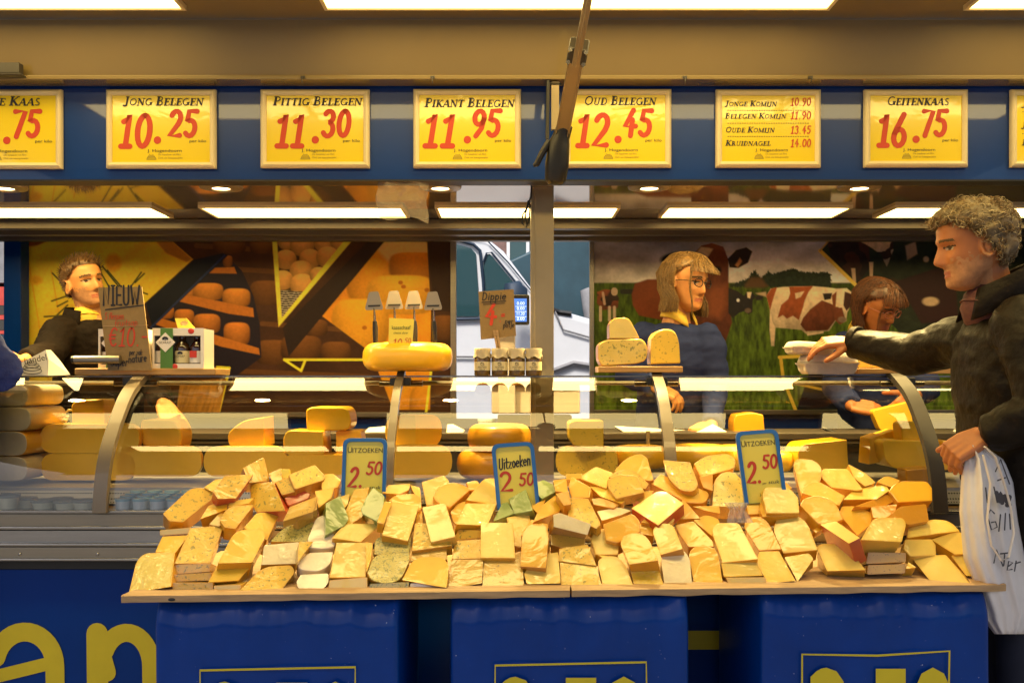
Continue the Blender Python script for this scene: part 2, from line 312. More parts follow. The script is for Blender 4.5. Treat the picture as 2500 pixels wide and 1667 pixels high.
GL = {  # marker strokes, cap height 1
 '0': (.55, [arc(.28, .5, .22, .46, 90, 450, 20)]), '1': (.45, [[(.08, .78), (.27, .98), (.22, .04)], [(.06, .04), (.38, .04)]]),
 '2': (.58, [arc(.27, .72, .2, .24, 160, -20, 9) + [(.40, .50), (.06, .05), (.50, .06)]]), '3': (.55, [arc(.24, .75, .19, .21, 150, -80, 9) + arc(.24, .28, .22, .26, 80, -150, 9)]),
 '4': (.58, [[(.36, .98), (.06, .38), (.52, .38)], [(.36, .62), (.34, .02)]]), '5': (.55, [[(.48, .96), (.14, .96), (.10, .60)] + arc(.24, .33, .22, .29, 110, -140, 10)]),
 '6': (.56, [[(.40, .98), (.16, .55)] + arc(.28, .28, .21, .25, 160, -200, 14)]), '7': (.52, [[(.06, .95), (.48, .95), (.20, .02)]]),
 '9': (.55, [arc(.28, .70, .2, .25, 0, 360, 14) + [(.48, .7), (.40, .3), (.2, .02)]]), '.': (.32, [[(.14, .06), (.145, .07)]]), ',': (.25, [[(.14, .08), (.08, -.1)]]),
 '-': (.4, [[(.05, .5), (.33, .5)]]), '=': (.4, [[(.05, .6), (.33, .62)], [(.05, .42), (.33, .44)]]),
 'N': (.62, [[(.08, 0), (.10, .98), (.46, .04), (.52, 1.)]]), 'I': (.34, [[(.17, 0), (.17, 1)], [(.04, 1), (.3, 1)], [(.04, 0), (.3, 0)]]), 'E': (.5, [[(.45, .98), (.08, .98), (.08, .02), (.46, .02)], [(.08, .52), (.38, .52)]]),
 'U': (.58, [[(.08, 1)] + arc(.28, .26, .2, .25, 180, 360, 8) + [(.48, 1)]]), 'W': (.78, [[(.05, 1), (.2, .03), (.37, .7), (.54, .03), (.72, 1)]]), 'A': (.58, [[(.04, 0), (.28, 1), (.50, 0)], [(.12, .35), (.43, .35)]]),
 'D': (.6, [[(.1, 1), (.1, 0)] + arc(.14, .5, .38, .5, -90, 90, 10) + [(.1, 1)]]), 'P': (.52, [[(.1, 0), (.1, 1)] + arc(.16, .74, .26, .25, 90, -90, 8) + [(.1, .48)]]), 'G': (.58, [arc(.3, .5, .24, .48, 50, 320, 12) + [(.5, .45), (.34, .45)]]),
 'B': (.55, [[(.1, 0), (.1, 1)] + arc(.16, .76, .24, .23, 90, -90, 7) + arc(.16, .27, .28, .26, 90, -90, 7) + [(.1, 0)]]), 'S': (.5, [arc(.26, .76, .18, .22, 40, 250, 8) + arc(.24, .26, .2, .25, 70, -150, 8)]),
 'a': (.46, [arc(.22, .3, .17, .28, 30, 390, 12), [(.39, .58), (.40, .02)]]), 'c': (.42, [arc(.24, .3, .18, .28, 50, 310, 10)]), 'd': (.46, [arc(.22, .3, .17, .28, 0, 360, 12), [(.39, 1), (.40, .02)]]),
 'e': (.46, [[(.06, .32), (.40, .34)] + arc(.23, .3, .18, .28, 10, 310, 12)]), 'i': (.2, [[(.1, .6), (.1, .02)], [(.1, .84), (.101, .86)]]), 'k': (.44, [[(.08, 1), (.08, 0)], [(.38, .6), (.1, .26), (.40, 0)]]),
 'n': (.46, [[(.08, .6), (.08, 0)], [(.08, .38)] + arc(.24, .38, .15, .2, 160, 0, 8) + [(.39, 0)]]), 'o': (.46, [arc(.23, .3, .17, .28, 90, 450, 14)]), 'p': (.46, [[(.08, .6), (.08, -.38)], arc(.24, .3, .16, .28, 180, -180, 12)]),
 'r': (.34, [[(.08, .6), (.08, 0)], [(.08, .4)] + arc(.22, .4, .14, .18, 170, 50, 5)]), 's': (.4, [arc(.2, .44, .13, .15, 40, 260, 7) + arc(.2, .16, .15, .15, 80, -150, 7)]), 't': (.36, [[(.16, .95), (.16, .1), (.3, .02)], [(.03, .6), (.32, .6)]]),
 'u': (.46, [[(.08, .6)] + arc(.23, .2, .15, .18, 180, 360, 7) + [(.38, .6)], [(.39, .6), (.39, 0)]]), 'z': (.44, [[(.05, .58), (.38, .58), (.05, .02), (.40, .02)]]), 'g': (.46, [arc(.22, .3, .17, .28, 0, 360, 12), [(.39, .58), (.39, -.2)] + arc(.22, -.2, .17, .18, 0, -150, 6)]),
 'j': (.24, [[(.14, .6), (.14, -.2), (.0, -.3)], [(.14, .84), (.141, .86)]]), 'm': (.7, [[(.08, .6), (.08, 0)], [(.08, .38)] + arc(.22, .4, .13, .18, 160, 0, 6) + [(.35, 0)], [(.35, .4)] + arc(.49, .4, .13, .18, 160, 0, 6) + [(.62, 0)]]),
 'l': (.2, [[(.1, 1), (.1, 0)]]), 'b': (.46, [[(.08, 1), (.08, 0)], arc(.24, .3, .16, .28, 180, -180, 12)]), 'h': (.46, [[(.08, 1), (.08, 0)], [(.08, .38)] + arc(.24, .38, .15, .2, 160, 0, 8) + [(.39, 0)]]), 'f': (.34, [arc(.26, .8, .12, .18, 60, 180, 6) + [(.14, 0)], [(.02, .56), (.3, .56)]]),
 'E€': (.6, [arc(.32, .5, .24, .46, 50, 310, 10), [(.02, .58), (.4, .6)], [(.02, .40), (.38, .42)]]), ' ': (.3, []), "'": (.2, [[(.1, 1), (.1, .8)]]),
}
T_, t_ = .25, .105
def stem(x, y0=0., y1=1., s=.17): return [([(x, y0), (x, y1)], T_)] + [([(x - s, y), (x + s, y)], t_) for y in ((y0 + .035), (y1 - .035))]
SG = {  # serif capitals: thick stems, thin arms
 'A': (.78, [([(.06, .02), (.40, 1)], t_), ([(.40, 1), (.66, .02)], T_), ([(.18, .34), (.56, .34)], t_), ([(-.02, .035), (.18, .035)], t_), ([(.52, .035), (.80, .035)], t_)]),
 'B': (.70, stem(.2) + [([(.2, .96)] + arc(.32, .75, .2, .21, 90, -90, 8) + [(.2, .53)], .11), ([(.2, .52)] + arc(.34, .27, .24, .24, 90, -90, 8) + [(.2, .04)], .12)]),
 'D': (.80, stem(.2) + [([(.2, .96)] + arc(.34, .5, .34, .46, 90, -90, 10) + [(.2, .04)], .13)]), 'E': (.66, stem(.2) + [([(.2, .96), (.58, .96), (.59, .76)], t_), ([(.2, .04), (.60, .04), (.63, .28)], t_), ([(.2, .52), (.46, .52)], t_), ([(.46, .40), (.46, .64)], t_)]),
 'G': (.82, [(arc(.42, .5, .32, .45, 45, 325, 14), .14), ([(.68, .40), (.68, .06)], T_), ([(.52, .42), (.82, .42)], t_)]), 'I': (.40, stem(.2)), 'J': (.50, [([(.30, 1), (.30, .1)] + arc(.16, .08, .14, .12, 0, -180, 6), T_ * .85), ([(.12, .96), (.46, .96)], t_)]),
 'K': (.78, stem(.2) + [([(.66, .97), (.24, .45)], t_), ([(.32, .55), (.66, .03)], T_), ([(.54, .96), (.78, .96)], t_), ([(.54, .035), (.82, .035)], t_)]), 'L': (.64, stem(.2) + [([(.2, .04), (.58, .04), (.60, .30)], t_)]),
 'M': (.98, [([(.14, 0), (.14, 1)], t_), ([(.14, .98), (.48, .06)], T_ * .8), ([(.48, .06), (.82, .98)], t_), ([(.82, 0), (.82, 1)], T_), ([(.0, .035), (.28, .035)], t_), ([(.66, .035), (.98, .035)], t_), ([(.0, .965), (.16, .965)], t_), ([(.8, .965), (.98, .965)], t_)]),
 'N': (.84, [([(.14, 0), (.14, 1)], t_), ([(.14, .98), (.68, .04)], T_), ([(.68, 0), (.68, 1)], t_), ([(.0, .035), (.28, .035)], t_), ([(.0, .965), (.16, .965)], t_), ([(.54, .965), (.82, .965)], t_)]),
 'O': (.84, [(arc(.42, .5, .31, .44, 90, 450, 20), .14)]), 'P': (.66, stem(.2) + [([(.2, .96)] + arc(.34, .72, .22, .24, 90, -90, 8) + [(.2, .48)], .12)]), 'R': (.76, stem(.2) + [([(.2, .96)] + arc(.32, .73, .21, .23, 90, -90, 8) + [(.2, .50)], .12), ([(.38, .48), (.64, .04)], T_), ([(.54, .035), (.8, .035)], t_)]),
 'S': (.60, [(arc(.3, .75, .18, .2, 35, 250, 9) + arc(.29, .26, .2, .22, 80, -150, 9), .13)]), 'T': (.70, stem(.35) + [([(.06, .76), (.06, .96), (.64, .96), (.64, .76)], t_)]), 'U': (.80, [([(.18, 1), (.18, .3)] + arc(.4, .28, .22, .24, 180, 360, 8) + [(.62, 1)], .13), ([(.02, .965), (.34, .965)], t_), ([(.5, .965), (.76, .965)], t_)]),
 ' ': (.34, []), }
class Flat:
    """letters laid in the x-z plane of a parent, each stroke a hair above the one before"""
    def __init__(s): s.v = []; s.f = []; s.k = 0
    def put(s, v, f, x=0, z=0, sx=1., rot=0., d=0.):
        b = len(s.v); s.k += 1; c, sn = math.cos(rot), math.sin(rot)
        for a, e in v:
            a *= sx; s.v.append((x + a * c - e * sn, -(d + .00003 * (s.k % 40)), z + a * sn + e * c))
        s.f += [tuple(i + b for i in q) for q in f]
    def text(s, body, size, x, z, fit=None, shear=0., bold=0., align=0., rot=0.):
        v, f = text2d(body, size, shear, bold); w = max(p[0] for p in v) - min(p[0] for p in v); x0 = min(p[0] for p in v); sx = fit / w if fit else 1.
        v = [(p[0] - x0 - w * align, p[1]) for p in v]; s.put(v, f, x, z, sx, rot)
    def strokes(s, body, h, x, z, fit=None, lw=.12, slant=.12, align=0., font=GL, gap=.06, rot=0.):
        items = []; cx = 0
        for ch in body:
            sc = 1.
            if font is SG: sc = 1. if (not items or items[-1] == ' ') else .8
            key = 'E€' if ch == '€' else ch
            w, st = font[key]
            for q in st:
                pts, ww = (q, None) if font is GL else q
                items.append(([(cx + (px + slant * py) * sc, py * sc) for px, py in pts], lw if ww is None else ww * sc))
            if not st: items.append(' ')
            elif font is SG and items[-1] != ' ': items.append('x')
            cx += (w + gap) * sc
        items = [i for i in items if not isinstance(i, str)]
        sx = (fit / (cx * h)) if fit else 1.; x0 = x - cx * h * sx * align
        for pts, w in items:
            v, f = ribbon([(px * h * sx, py * h) for px, py in pts], w * h, font is GL); s.put(v, f, x0, z, 1., rot)
    def line(s, pts, w, round_=False): v, f = ribbon(pts, w, round_); s.put(v, f)
    def build(s, name, m, parent, d=.0015):
        me = bpy.data.meshes.new(name); me.from_pydata([(a, b - d, c) for a, b, c in s.v], [], s.f); me.materials.append(m); me.update()
        return link(me, name, None, parent)
# ------------------------------------------------------------------ ground and the square around the wagon
o = MB().bb((-120, -120, -.3), (120, 160, 0)).build('ground', M['paving']); tag(o, 'grey paved market square', 'ground', kind='structure')

# ------------------------------------------------------------------ the wagon (one thing with parts)
FT, FB = 3.20, 3.201            # fascia leans back towards its foot
def zz(y, Y): return H - (y - 925) * Y / F
Zf1, Zf0 = zz(197, 3.2), zz(438, 3.2)
CEIL = zz(440, 3.24) + .0        # inner ceiling height
WALL = 4.58                      # back wall distance
wag = empty('market_wagon', (0, 3.2, .33), 'blue and cream cheese wagon with raised awning and mirrored ceiling', 'market wagon')
def wpart(mb, name, m, **k):
    mb.v = [(x, y - 3.2, z - .33) for x, y, z in mb.v]; return mb.build(name, m, wag, **k)
XL, XR = -2.75, 2.75
# fascia band, slightly tilted
b = MB(); v = [(XL, FT, Zf1), (XR, FT, Zf1), (XR, FB, Zf0), (XL, FB, Zf0)]
b.prism(v, (0, .05, 0)); wpart(b, 'fascia', M['blue_paint'])
b = MB().bb((XL, FB - .002, Zf0 - .006), (XR, FB + .075, Zf0 - .001)); wpart(b, 'fascia_trim', M['dark'])
# cream panel above with its lip, the awning ceiling
AY = 3.10; AZ = zz(48, AY); PZ = zz(186, 3.13)
b = MB().prism([(XL, AY, AZ), (XR, AY, AZ), (XR, 3.14, PZ), (XL, 3.14, PZ)], (0, .03, 0)); wpart(b, 'upper_panel', M['cream_panel'])
b = MB().bb((XL, 3.115, PZ - .016), (XR, 3.19, PZ - .001)); wpart(b, 'panel_lip', M['cream_panel'], bevel=.003)
hooks = [at(x, 192, 3.11) for x in (739, 1056, 1672, 1979)]
for h in hooks:
    b = MB().tube([h + Vector((0, .01, .004)), h + Vector((0, -.008, .0)), h + Vector((0, -.010, -.012)), h + Vector((0, -.002, -.016))], .0022, 6); b.box(h + Vector((0, .004, .004)), (.014, .012, .008)); wpart(b, 'hook', M['grey_plastic'])
b = MB().bb((XL, .55, AZ + .004), (XR, AY + .03, AZ + .05)); wpart(b, 'awning', M['cream_panel'])
b = MB().bb((XL, .50, AZ - .10), (XR, .55, AZ + .06)); wpart(b, 'awning_edge', M['blue_panel'])
# mirrored inner ceiling, back rail, walls, floor
b = MB().bb((XL, FB + .078, CEIL), (XR, WALL, CEIL + .04)); wpart(b, 'ceiling', M['mirror_ceiling'])
for i, (y0, y1, dz) in enumerate(((500, 524, .0), (528, 546, .012), (550, 566, .022))):   # grooved rail profiles along the top of the back opening
    zt, zb = zz(y0, 4.15 + i * .12), zz(y1, 4.15 + i * .12)
for Yr, zr, hh in ((4.02, CEIL - .022, .04), (4.22, CEIL - .020, .036), (4.44, CEIL - .016, .03)):
    b = MB().bb((XL, Yr, zr - hh / 2), (XR, Yr + .05, CEIL - .002)); wpart(b, 'ceiling_rail', M['rail'], bevel=.003)
b = MB().bb((XL, WALL + .02, .33), (XR, WALL + .06, zz(1022, WALL + .02))); wpart(b, 'back_wall', M['blue_panel'])
for xa, xb in ((XL, -2.40), (-.27, -.27), (.37, .37)):
    pass
wl0, wl1 = at(58, 0, WALL).x, at(1113, 0, WALL).x; wr0 = at(1441, 0, WALL).x
b = MB().bb((wl0, WALL + .022, zz(1022, WALL)), (wl1, WALL + .058, CEIL + .12)); wpart(b, 'back_panel', M['grey_wall'])
b = MB().bb((wr0, WALL + .022, zz(1022, WALL)), (XR, WALL + .058, CEIL + .12)); wpart(b, 'back_panel', M['grey_wall'])
b = MB().bb((XL, 2.98, .25), (XR, WALL + .1, .33)); wpart(b, 'floor', M['grey_plastic'])
b = MB().bb((XL - .06, 3.17, .25), (XL, WALL + .1, 2.62)); wpart(b, 'side_wall', M['blue_panel']); b = MB().bb((XR, 3.17, .25), (XR + .06, WALL + .1, 2.62)); wpart(b, 'side_wall', M['blue_panel'])
b = MB().bb((XL, 3.24, CEIL + .045), (XR, WALL + .1, CEIL + .6)); wpart(b, 'roof', M['white_paint'])
pa, pb = at(14, 0, 4.5).x, at(56, 0, 4.5).x
b = MB().bb((pa, 4.48, .33), (pb, 4.56, CEIL)); wpart(b, 'corner_post', M['blue_panel'], bevel=.004)
# the post in the middle
pc, pd = at(1296, 0, 3.36).x, at(1352, 0, 3.36).x
b = MB().bb((pc, 3.36, .9), (pd, 3.44, CEIL)); b.bb((pc + .012, 3.357, .9), (pc + .016, 3.359, CEIL)); wpart(b, 'post', M['alu_tan'], bevel=.003)
# lower flank with lettering
FLY = 2.995
b = MB().bb((XL, FLY, .35), (XR, FLY + .05, zz(1390, FLY))); flank = wpart(b, 'flank_panel', M['blue_panel'])
b = MB().bb((XL, FLY - .002, zz(1388, FLY)), (XR, FLY + .06, zz(1366, FLY))); wpart(b, 'flank_seal', M['dark'])
fl = Flat(); u = FLY / F
def fp(x, y): return ((x - 1250) * u, H - (y - 925) * u)
def fline(pts, wpx): fl.line([fp(*p) for p in pts], wpx * u, True)
def farc(cx, cy, rx, ry, a0, a1, n=16): return [(cx + rx * math.cos(math.radians(a0 + (a1 - a0) * i / n)), cy - ry * math.sin(math.radians(a0 + (a1 - a0) * i / n))) for i in range(n + 1)]
fline([(238, 1545), (240, 1760)], 52); fline([(262, 1640)] + farc(310, 1625, 60, 82, 165, 0) + [(371, 1760)], 44)
fline(farc(62, 1625, 73, 84, 165, 0) + [(137, 1760)], 46); fline([(120, 1618), (-10, 1650)] + farc(10, 1700, 55, 52, 110, 250), 32)
fline([(1600, 1561), (1760, 1561)], 46); fline([(2370, 1594), (2560, 1592)], 32); fline(farc(2500, 1585, 150, 75, 200, 330), 34)
me = bpy.data.meshes.new('lettering'); me.from_pydata([(a, FLY - .003 + bb - 3.2, c - .33) for a, bb, c in fl.v], [], fl.f); link(me, 'lettering', [M['yellow_letter']], wag)
# black hinge strap at the top left of the awning panel
b = MB().bb(tuple(at(-30, 152, 3.09)), tuple(at(58, 186, 3.12))); b.bb(tuple(at(-30, 178, 3.07)), tuple(at(66, 192, 3.11))); wpart(b, 'hinge_cover', M['grey_plastic'], bevel=.004)

# ------------------------------------------------------------------ lamps
def panel_light(x0, x1, y0, y1, z, m, label, grp):
    t = empty('ceiling_light', ((x0 + x1) / 2, (y0 + y1) / 2, z), label, 'ceiling light', grp)
    w, d = (x1 - x0) / 2, (y1 - y0) / 2
    MB().add([(-w, -d, -.006), (w, -d, -.006), (w, d, -.006), (-w, d, -.006)], [(3, 2, 1, 0)]).build('diffuser', m, t, fix=False)
    fr = MB(); e = .012
    for c, s in (((0, -d - e / 2, -.004), (2 * w + 2 * e, e, .016)), ((0, d + e / 2, -.004), (2 * w + 2 * e, e, .016)), ((-w - e / 2, 0, -.004), (e, 2 * d, .016)), ((w + e / 2, 0, -.004), (e, 2 * d, .016))): fr.box(c, s)
    fr.build('frame', M['cream_frame'], t)
    return t
YA0, YA1 = 2.785, 2.985
spans = [(-400, 443), (800, 2018), (2365, 3300)]
names = ['flat light panel under the awning above the left signs', 'long flat light panel under the awning, the middle one, over the strut', 'flat light panel under the awning at the far right corner']
for (a, c), nm in zip(spans, names):
    xa, xb = at(a, 16, YA1).x, at(c, 16, YA1).x; panel_light(max(xa, XL + .05), min(xb, XR - .05), YA0, YA1, AZ, M_CANOPY_LAMP, nm, 'light panels under the awning')
for xa, xb, nm in ((-1.84, -.90, 'second row panel'), (-.87, .10, ''), (.13, 1.15, ''), (1.18, 2.20, '')):
    panel_light(xa, xb, 2.12, 2.36, AZ, M_LAMP_FRONT, 'light panel of the front awning row, seen mirrored in the blue fascia', 'front row of light panels under the awning')
YI1 = F * (CEIL - H) / (925 - 525); YI0 = F * (CEIL - H) / (925 - 502)
inn = [(-420, 391), (514, 985), (1074, 1500), (1624, 2050), (2164, 2900)]
nm = ['ceiling light panel inside the wagon above the man reaching out', 'ceiling light panel inside the wagon half behind the hanging clear bag', 'ceiling light panel inside the wagon crossing behind the middle post', 'ceiling light panel inside the wagon above the woman in glasses', 'ceiling light panel inside the wagon behind the curly hair']
xs = [((a - 1250) * YI0 / F, (c - 1250) * YI1 / F) for a, c in inn]
for (a, c), n_ in zip(inn, nm):
    x0 = (a - 1250) * ((YI0 + YI1) / 2) / F; x1 = (c - 1250) * ((YI0 + YI1) / 2) / F
    panel_light(max(x0, XL + .05), min(x1, XR - .05), YI0, YI1, CEIL, M_LAMP_IN, n_, 'light panels of the wagon ceiling')
SPOT_W = 85.
DY = F * (CEIL - H) / (925 - 456)
for x, n_ in ((12, 'round downlight at the far left of the ceiling'), (540, 'round downlight below the second price sign'), (1075, 'round downlight beside the hanging clear bag'), (1585, 'round downlight right of the middle post'), (2098, 'round downlight nearest the curly haired man')):
    t = empty('downlight', ((x - 1250) * DY / F, DY, CEIL), n_, 'downlight', 'downlights in the ceiling')
    MB().lathe([(.030, -.004), (.034, -.010), (.058, -.010), (.074, -.006), (.076, 0)], 28).build('ring', M['alu_tan'], t, smooth=40)
    MB().lathe([(0, -.006), (.031, -.006)], 24).build('bulb', M_SPOT, t, fix=False)
    ld = bpy.data.lights.new('spot', 'SPOT'); ld.energy = SPOT_W; ld.color = LAMP; ld.spot_size = math.radians(100); ld.spot_blend = .6; ld.shadow_soft_size = .03; lo_ = bpy.data.objects.new('spot', ld); COL.objects.link(lo_); lo_.parent = t; lo_.location = (0, 0, -.02)
    MB().lathe([(.042, -.0108), (.046, -.0125), (.05, -.0108)], 24).build('inner_rim', M['alu_tan'], t, smooth=40)

# ------------------------------------------------------------------ price signs on the fascia
def sign(x0, x1, y0, y1, label, rows, small=True):
    ym = (y0 + y1) / 2; tt = (zz(ym, 3.2) - Zf0) / (Zf1 - Zf0); Y = FB + (FT - FB) * tt - .016
    w, h = (x1 - x0) * Y / F, (y1 - y0) * Y / F
    t = empty('price_sign', at((x0 + x1) / 2, ym, Y), label, 'price sign', 'framed price signs on the blue fascia', rx=math.atan2(FB - FT, Zf1 - Zf0))
    e = .020
    def bar(p, q, n0, n1):
        pass
    o = [(-w / 2, -h / 2), (w / 2, -h / 2), (w / 2, h / 2), (-w / 2, h / 2)]
    prof = [(0, .012), (0, 0), (.004, -.006), (.010, -.009), (.016, -.006), (.020, -.001), (.020, .012)]
    fr = MB(); V = []
    for k, (cx, cz) in enumerate(o):
        sx, sz = (1 if cx < 0 else -1), (1 if cz < 0 else -1)
        V += [(cx + sx * a, d, cz + sz * a) for a, d in prof]
    n = len(prof); fr.add(V, [(k * n + j, ((k + 1) % 4) * n + j, ((k + 1) % 4) * n + j + 1, k * n + j + 1) for k in range(4) for j in range(n - 1)])
    fr.build('frame', M['cream_frame'], t, smooth=35)
    MB().bb((-w / 2 + .018, .002, -h / 2 + .018), (w / 2 - .018, .008, h / 2 - .018)).build('sheet', M['sheet'], t)
    iw, ih = w - 2 * e, h - 2 * e
    P = lambda fx, fz: (-iw / 2 + fx * iw, ih / 2 - fz * ih)
    bl, rd, gy = Flat(), Flat(), Flat()
    for r in rows:
        kind = r[0]
        if kind == 'title': x, z = P(r[2], r[3]); bl.strokes(r[1], ih * r[4], x, z, iw * r[5], slant=.16, align=.5, font=SG, gap=.02)
        if kind == 'price':
            x, z = P(r[2], r[3]); rd.strokes(r[1], ih * r[4], x, z, iw * r[5], lw=r[6] if len(r) > 6 else .165, slant=.12, gap=.10)
        if kind == 'text': x, z = P(r[2], r[3]); bl.text(r[1], ih * r[4], x, z, iw * r[5], shear=r[6] if len(r) > 6 else 0)
        if kind == 'dash':
            for k in range(34):
                a = .06 + k * .026; bl.line([P(a, r[1]), P(a + .017, r[1])], ih * .008)
    if small:
        x, z = P(.36, .845); bl.text('J. Hogendoorn', ih * .062, x, z, iw * .35)
        x, z = P(.47, .895); gy.text('De kaasboer uit Flirt', ih * .04, x, z, iw * .23, shear=.2); x, z = P(.47, .945); gy.text('Ook uw kaasspecialist', ih * .04, x, z, iw * .25, shear=.2)
        for q, (rw, yy) in enumerate(((.050, .955), (.044, .935), (.034, .915), (.02, .895))): gy.line([P(.40 - rw, yy), P(.40 + rw, yy)], ih * .007); gy.line([P(.40 - rw, yy), P(.40 - rw * .8, yy - .02)], ih * .006); gy.line([P(.40 + rw, yy), P(.40 + rw * .8, yy - .02)], ih * .006)
    for fl_, nme, mm in ((bl, 'lettering', 'ink'), (rd, 'price', 'red_ink'), (gy, 'small_print', 'grey_ink')):
        if fl_.v: fl_.build(nme, M[mm], t, d=-.0012)
    return t
def big(a, b_, x0, w0, x1, w1, title, ty=.15, tw=.82, tx=.52, dot=.47, up=.62, pk=(.79, .70)):
    return [('title', title, tx, ty, .135, tw), ('price', a, x0, .78, .50, w0), ('price', '.', dot, .70, .5, .09, .22), ('price', b_, x1, up, .40, w1, .19), ('text', 'per kilo', pk[0], pk[1], .062, .17)]
sign(-120, 151, 219, 412, 'framed price sign ending in .75, cut off by the left picture edge', big('9', '75', .20, .15, .55, .30, 'JONGE KAAS', tw=.74, tx=.47))
sign(259, 527, 219, 411, 'framed yellow price sign reading JONG BELEGEN 10.25', big('10', '25', .07, .34, .57, .31, 'JONG BELEGEN', ty=.15, dot=.43))
sign(636, 902, 219, 410, 'framed yellow price sign reading PITTIG BELEGEN 11.30', big('11', '30', .09, .32, .57, .30, 'PITTIG BELEGEN', tw=.92))
sign(1009, 1272, 218, 410, 'framed yellow price sign reading PIKANT BELEGEN 11.95', big('11', '95', .04, .36, .54, .32, 'PIKANT BELEGEN', tw=.94, ty=.18))
sign(1378, 1639, 218, 409, 'framed yellow price sign reading OUD BELEGEN 12.45, left edge behind the strut', big('12', '45', .06, .37, .55, .32, 'OUD BELEGEN', tw=.76))
rows = [('title', 'JONGE KOMIJN', .31, .165, .085, .56), ('price', '10.90', .74, .155, .12, .22, .14), ('dash', .225), ('title', 'BELEGEN KOMIJN', .36, .35, .085, .66), ('price', '11.90', .74, .36, .12, .22, .14), ('dash', .42),
        ('title', 'OUDE KOMIJN', .30, .56, .085, .53), ('price', '13.45', .74, .58, .12, .22, .14), ('dash', .62), ('title', 'KRUIDNAGEL', .28, .76, .085, .49), ('price', '14.00', .74, .78, .12, .22, .14)]
sign(1748, 2004, 219, 409, 'framed yellow sign listing four cheeses with four prices', rows)
sign(2110, 2363, 219, 408, 'framed yellow price sign reading GEITENKAAS 16.75', big('16', '75', .08, .33, .55, .30, 'GEITENKAAS', tw=.68))
rows2 = [('title', 'JONGE GEIT', .36, .18, .085, .62), ('price', '15.90', .74, .17, .12, .22, .14), ('dash', .25), ('title', 'JONG BELEGEN', .36, .50, .085, .62), ('price', '16.90', .74, .5, .12, .22, .14), ('dash', .58), ('title', 'EDEL OUD', .30, .76, .085, .5), ('price', '17.45', .74, .78, .12, .22, .14)]
sign(2468, 2720, 219, 408, 'framed yellow price sign cut off by the right picture edge', rows2)

# ------------------------------------------------------------------ the strut that holds the awning up
st = empty('awning_strut', at(1358, 440, 2.95), 'telescopic aluminium strut with black foot slanting up to the awning', 'strut')
L0 = at(1358, 440, 2.95)
def sp(x, y, Y): return at(x, y, Y) - L0
a, c = sp(1373, 325, 2.90), sp(1412, 118, 2.66); b = MB().tube([a, c], .030, 4, up=(1, -1, 0), ry=.030)
d = (c - a).normalized(); side = d.cross(Vector((0, -1, 0))).normalized()
b = MB(); R3 = Matrix((side, d.cross(side), d)).transposed()
b.box((a + c) / 2, (.044, .032, (c - a).length), 0, R3)
for k in (-.019, .017): b.box((a + c) / 2 + R3 @ Vector((k, .0215, 0)), (.004, .003, (c - a).length), 0, R3); b.box((a + c) / 2 + R3 @ Vector((k, -.0215, 0)), (.004, .003, (c - a).length), 0, R3)
b.build('profile', M['alu_tan'], st, bevel=.004)
e = sp(1450, -90, 2.32); f2 = sp(1414, 125, 2.64); d2 = (e - f2); b = MB(); b.box((e + f2) / 2, (.022, .018, d2.length), 0, R3); b.box((e + f2) / 2 + R3 @ Vector((0, .012, 0)), (.006, .005, d2.length), 0, R3); b.box((e + f2) / 2 + R3 @ Vector((0, -.012, 0)), (.006, .005, d2.length), 0, R3); b.build('rod', M['alu_tan'], st, bevel=.003)
g = sp(1411, 126, 2.64); b = MB(); b.box(g, (.056, .056, .052), 0, R3); b.build('clamp', M['grey_plastic'], st, bevel=.006)
for sx in (-1, 1):
    for sz in (-1, 1):
        q = g + R3 @ Vector((sx * .022, -.031, sz * .020)); b = MB().tube([q + Vector((0, .004, 0)), q - Vector((0, .005, 0))], .0062, 12); b.build('bolt', M['steel'], st, smooth=40)
b = MB().tube([sp(1380, 305, 2.885), sp(1370, 335, 2.90), sp(1365, 350, 2.905), sp(1360, 400, 2.92), sp(1356, 440, 2.93), sp(1355, 452, 2.932)], [.024, .028, .034, .038, .034, .022], 16, ry=[.024, .026, .032, .036, .032, .02]); b.build('foot', M['black_rubber'], st, smooth=50)
b = MB().tube([sp(1342, 345, 2.90), sp(1325, 372, 2.90), sp(1310, 402, 2.905), sp(1302, 405, 2.905)], [.011, .010, .009, .005], 8); b.build('lever', M['black_rubber'], st, smooth=50)
b = MB().tube([sp(1338, 198, 3.12), sp(1336, 340, 3.12)], .006, 8).tube([sp(1344, 205, 3.10), sp(1368, 205, 2.9)], .004, 8); b.build('guide_rod', M['black_rubber'], st, smooth=40)
b = MB().bb(tuple(sp(1346, 200, 3.13)), tuple(sp(1364, 320, 3.15))); b.build('back_plate', M['alu_tan'], st)

# clear bag hanging from the fascia
bag = empty('plastic_bag', at(980, 440, 3.22), 'crumpled clear plastic bag hanging below the fascia', 'plastic bag')
nx, ny = 26, 22; V = []
for j in range(ny + 1):
    for i in range(nx + 1):
        fx, fy = i / nx, j / ny; x = 920 + 124 * fx + 3 * math.sin(fy * 9); y = 436 + (92 + 14 * fx + 7 * math.sin(fx * 7)) * fy
        dd = mnoise.noise(Vector((fx * 5, fy * 4, 1.7))) * .016 + mnoise.noise(Vector((fx * 13, fy * 9, 4))) * .006; p = at(x, y, 3.215 - dd - .02 * fy) - at(980, 440, 3.22); V.append(p)
MB().add(V, [(j * (nx + 1) + i, j * (nx + 1) + i + 1, (j + 1) * (nx + 1) + i + 1, (j + 1) * (nx + 1) + i) for j in range(ny) for i in range(nx)]).build('bag_film', G_BAG, bag, smooth=70)
MB().bb((-.09, .0, -.006), (.09, .008, .012)).build('tape', M['white_plastic'], bag)
cab = MB(); cp = [at(x, y, 3.34) for x, y in ((1298, 452), (1296, 480), (1288, 505), (1276, 525), (1275, 545), (1284, 556), (1292, 540), (1294, 500), (1290, 490), (1282, 530), (1288, 552))]
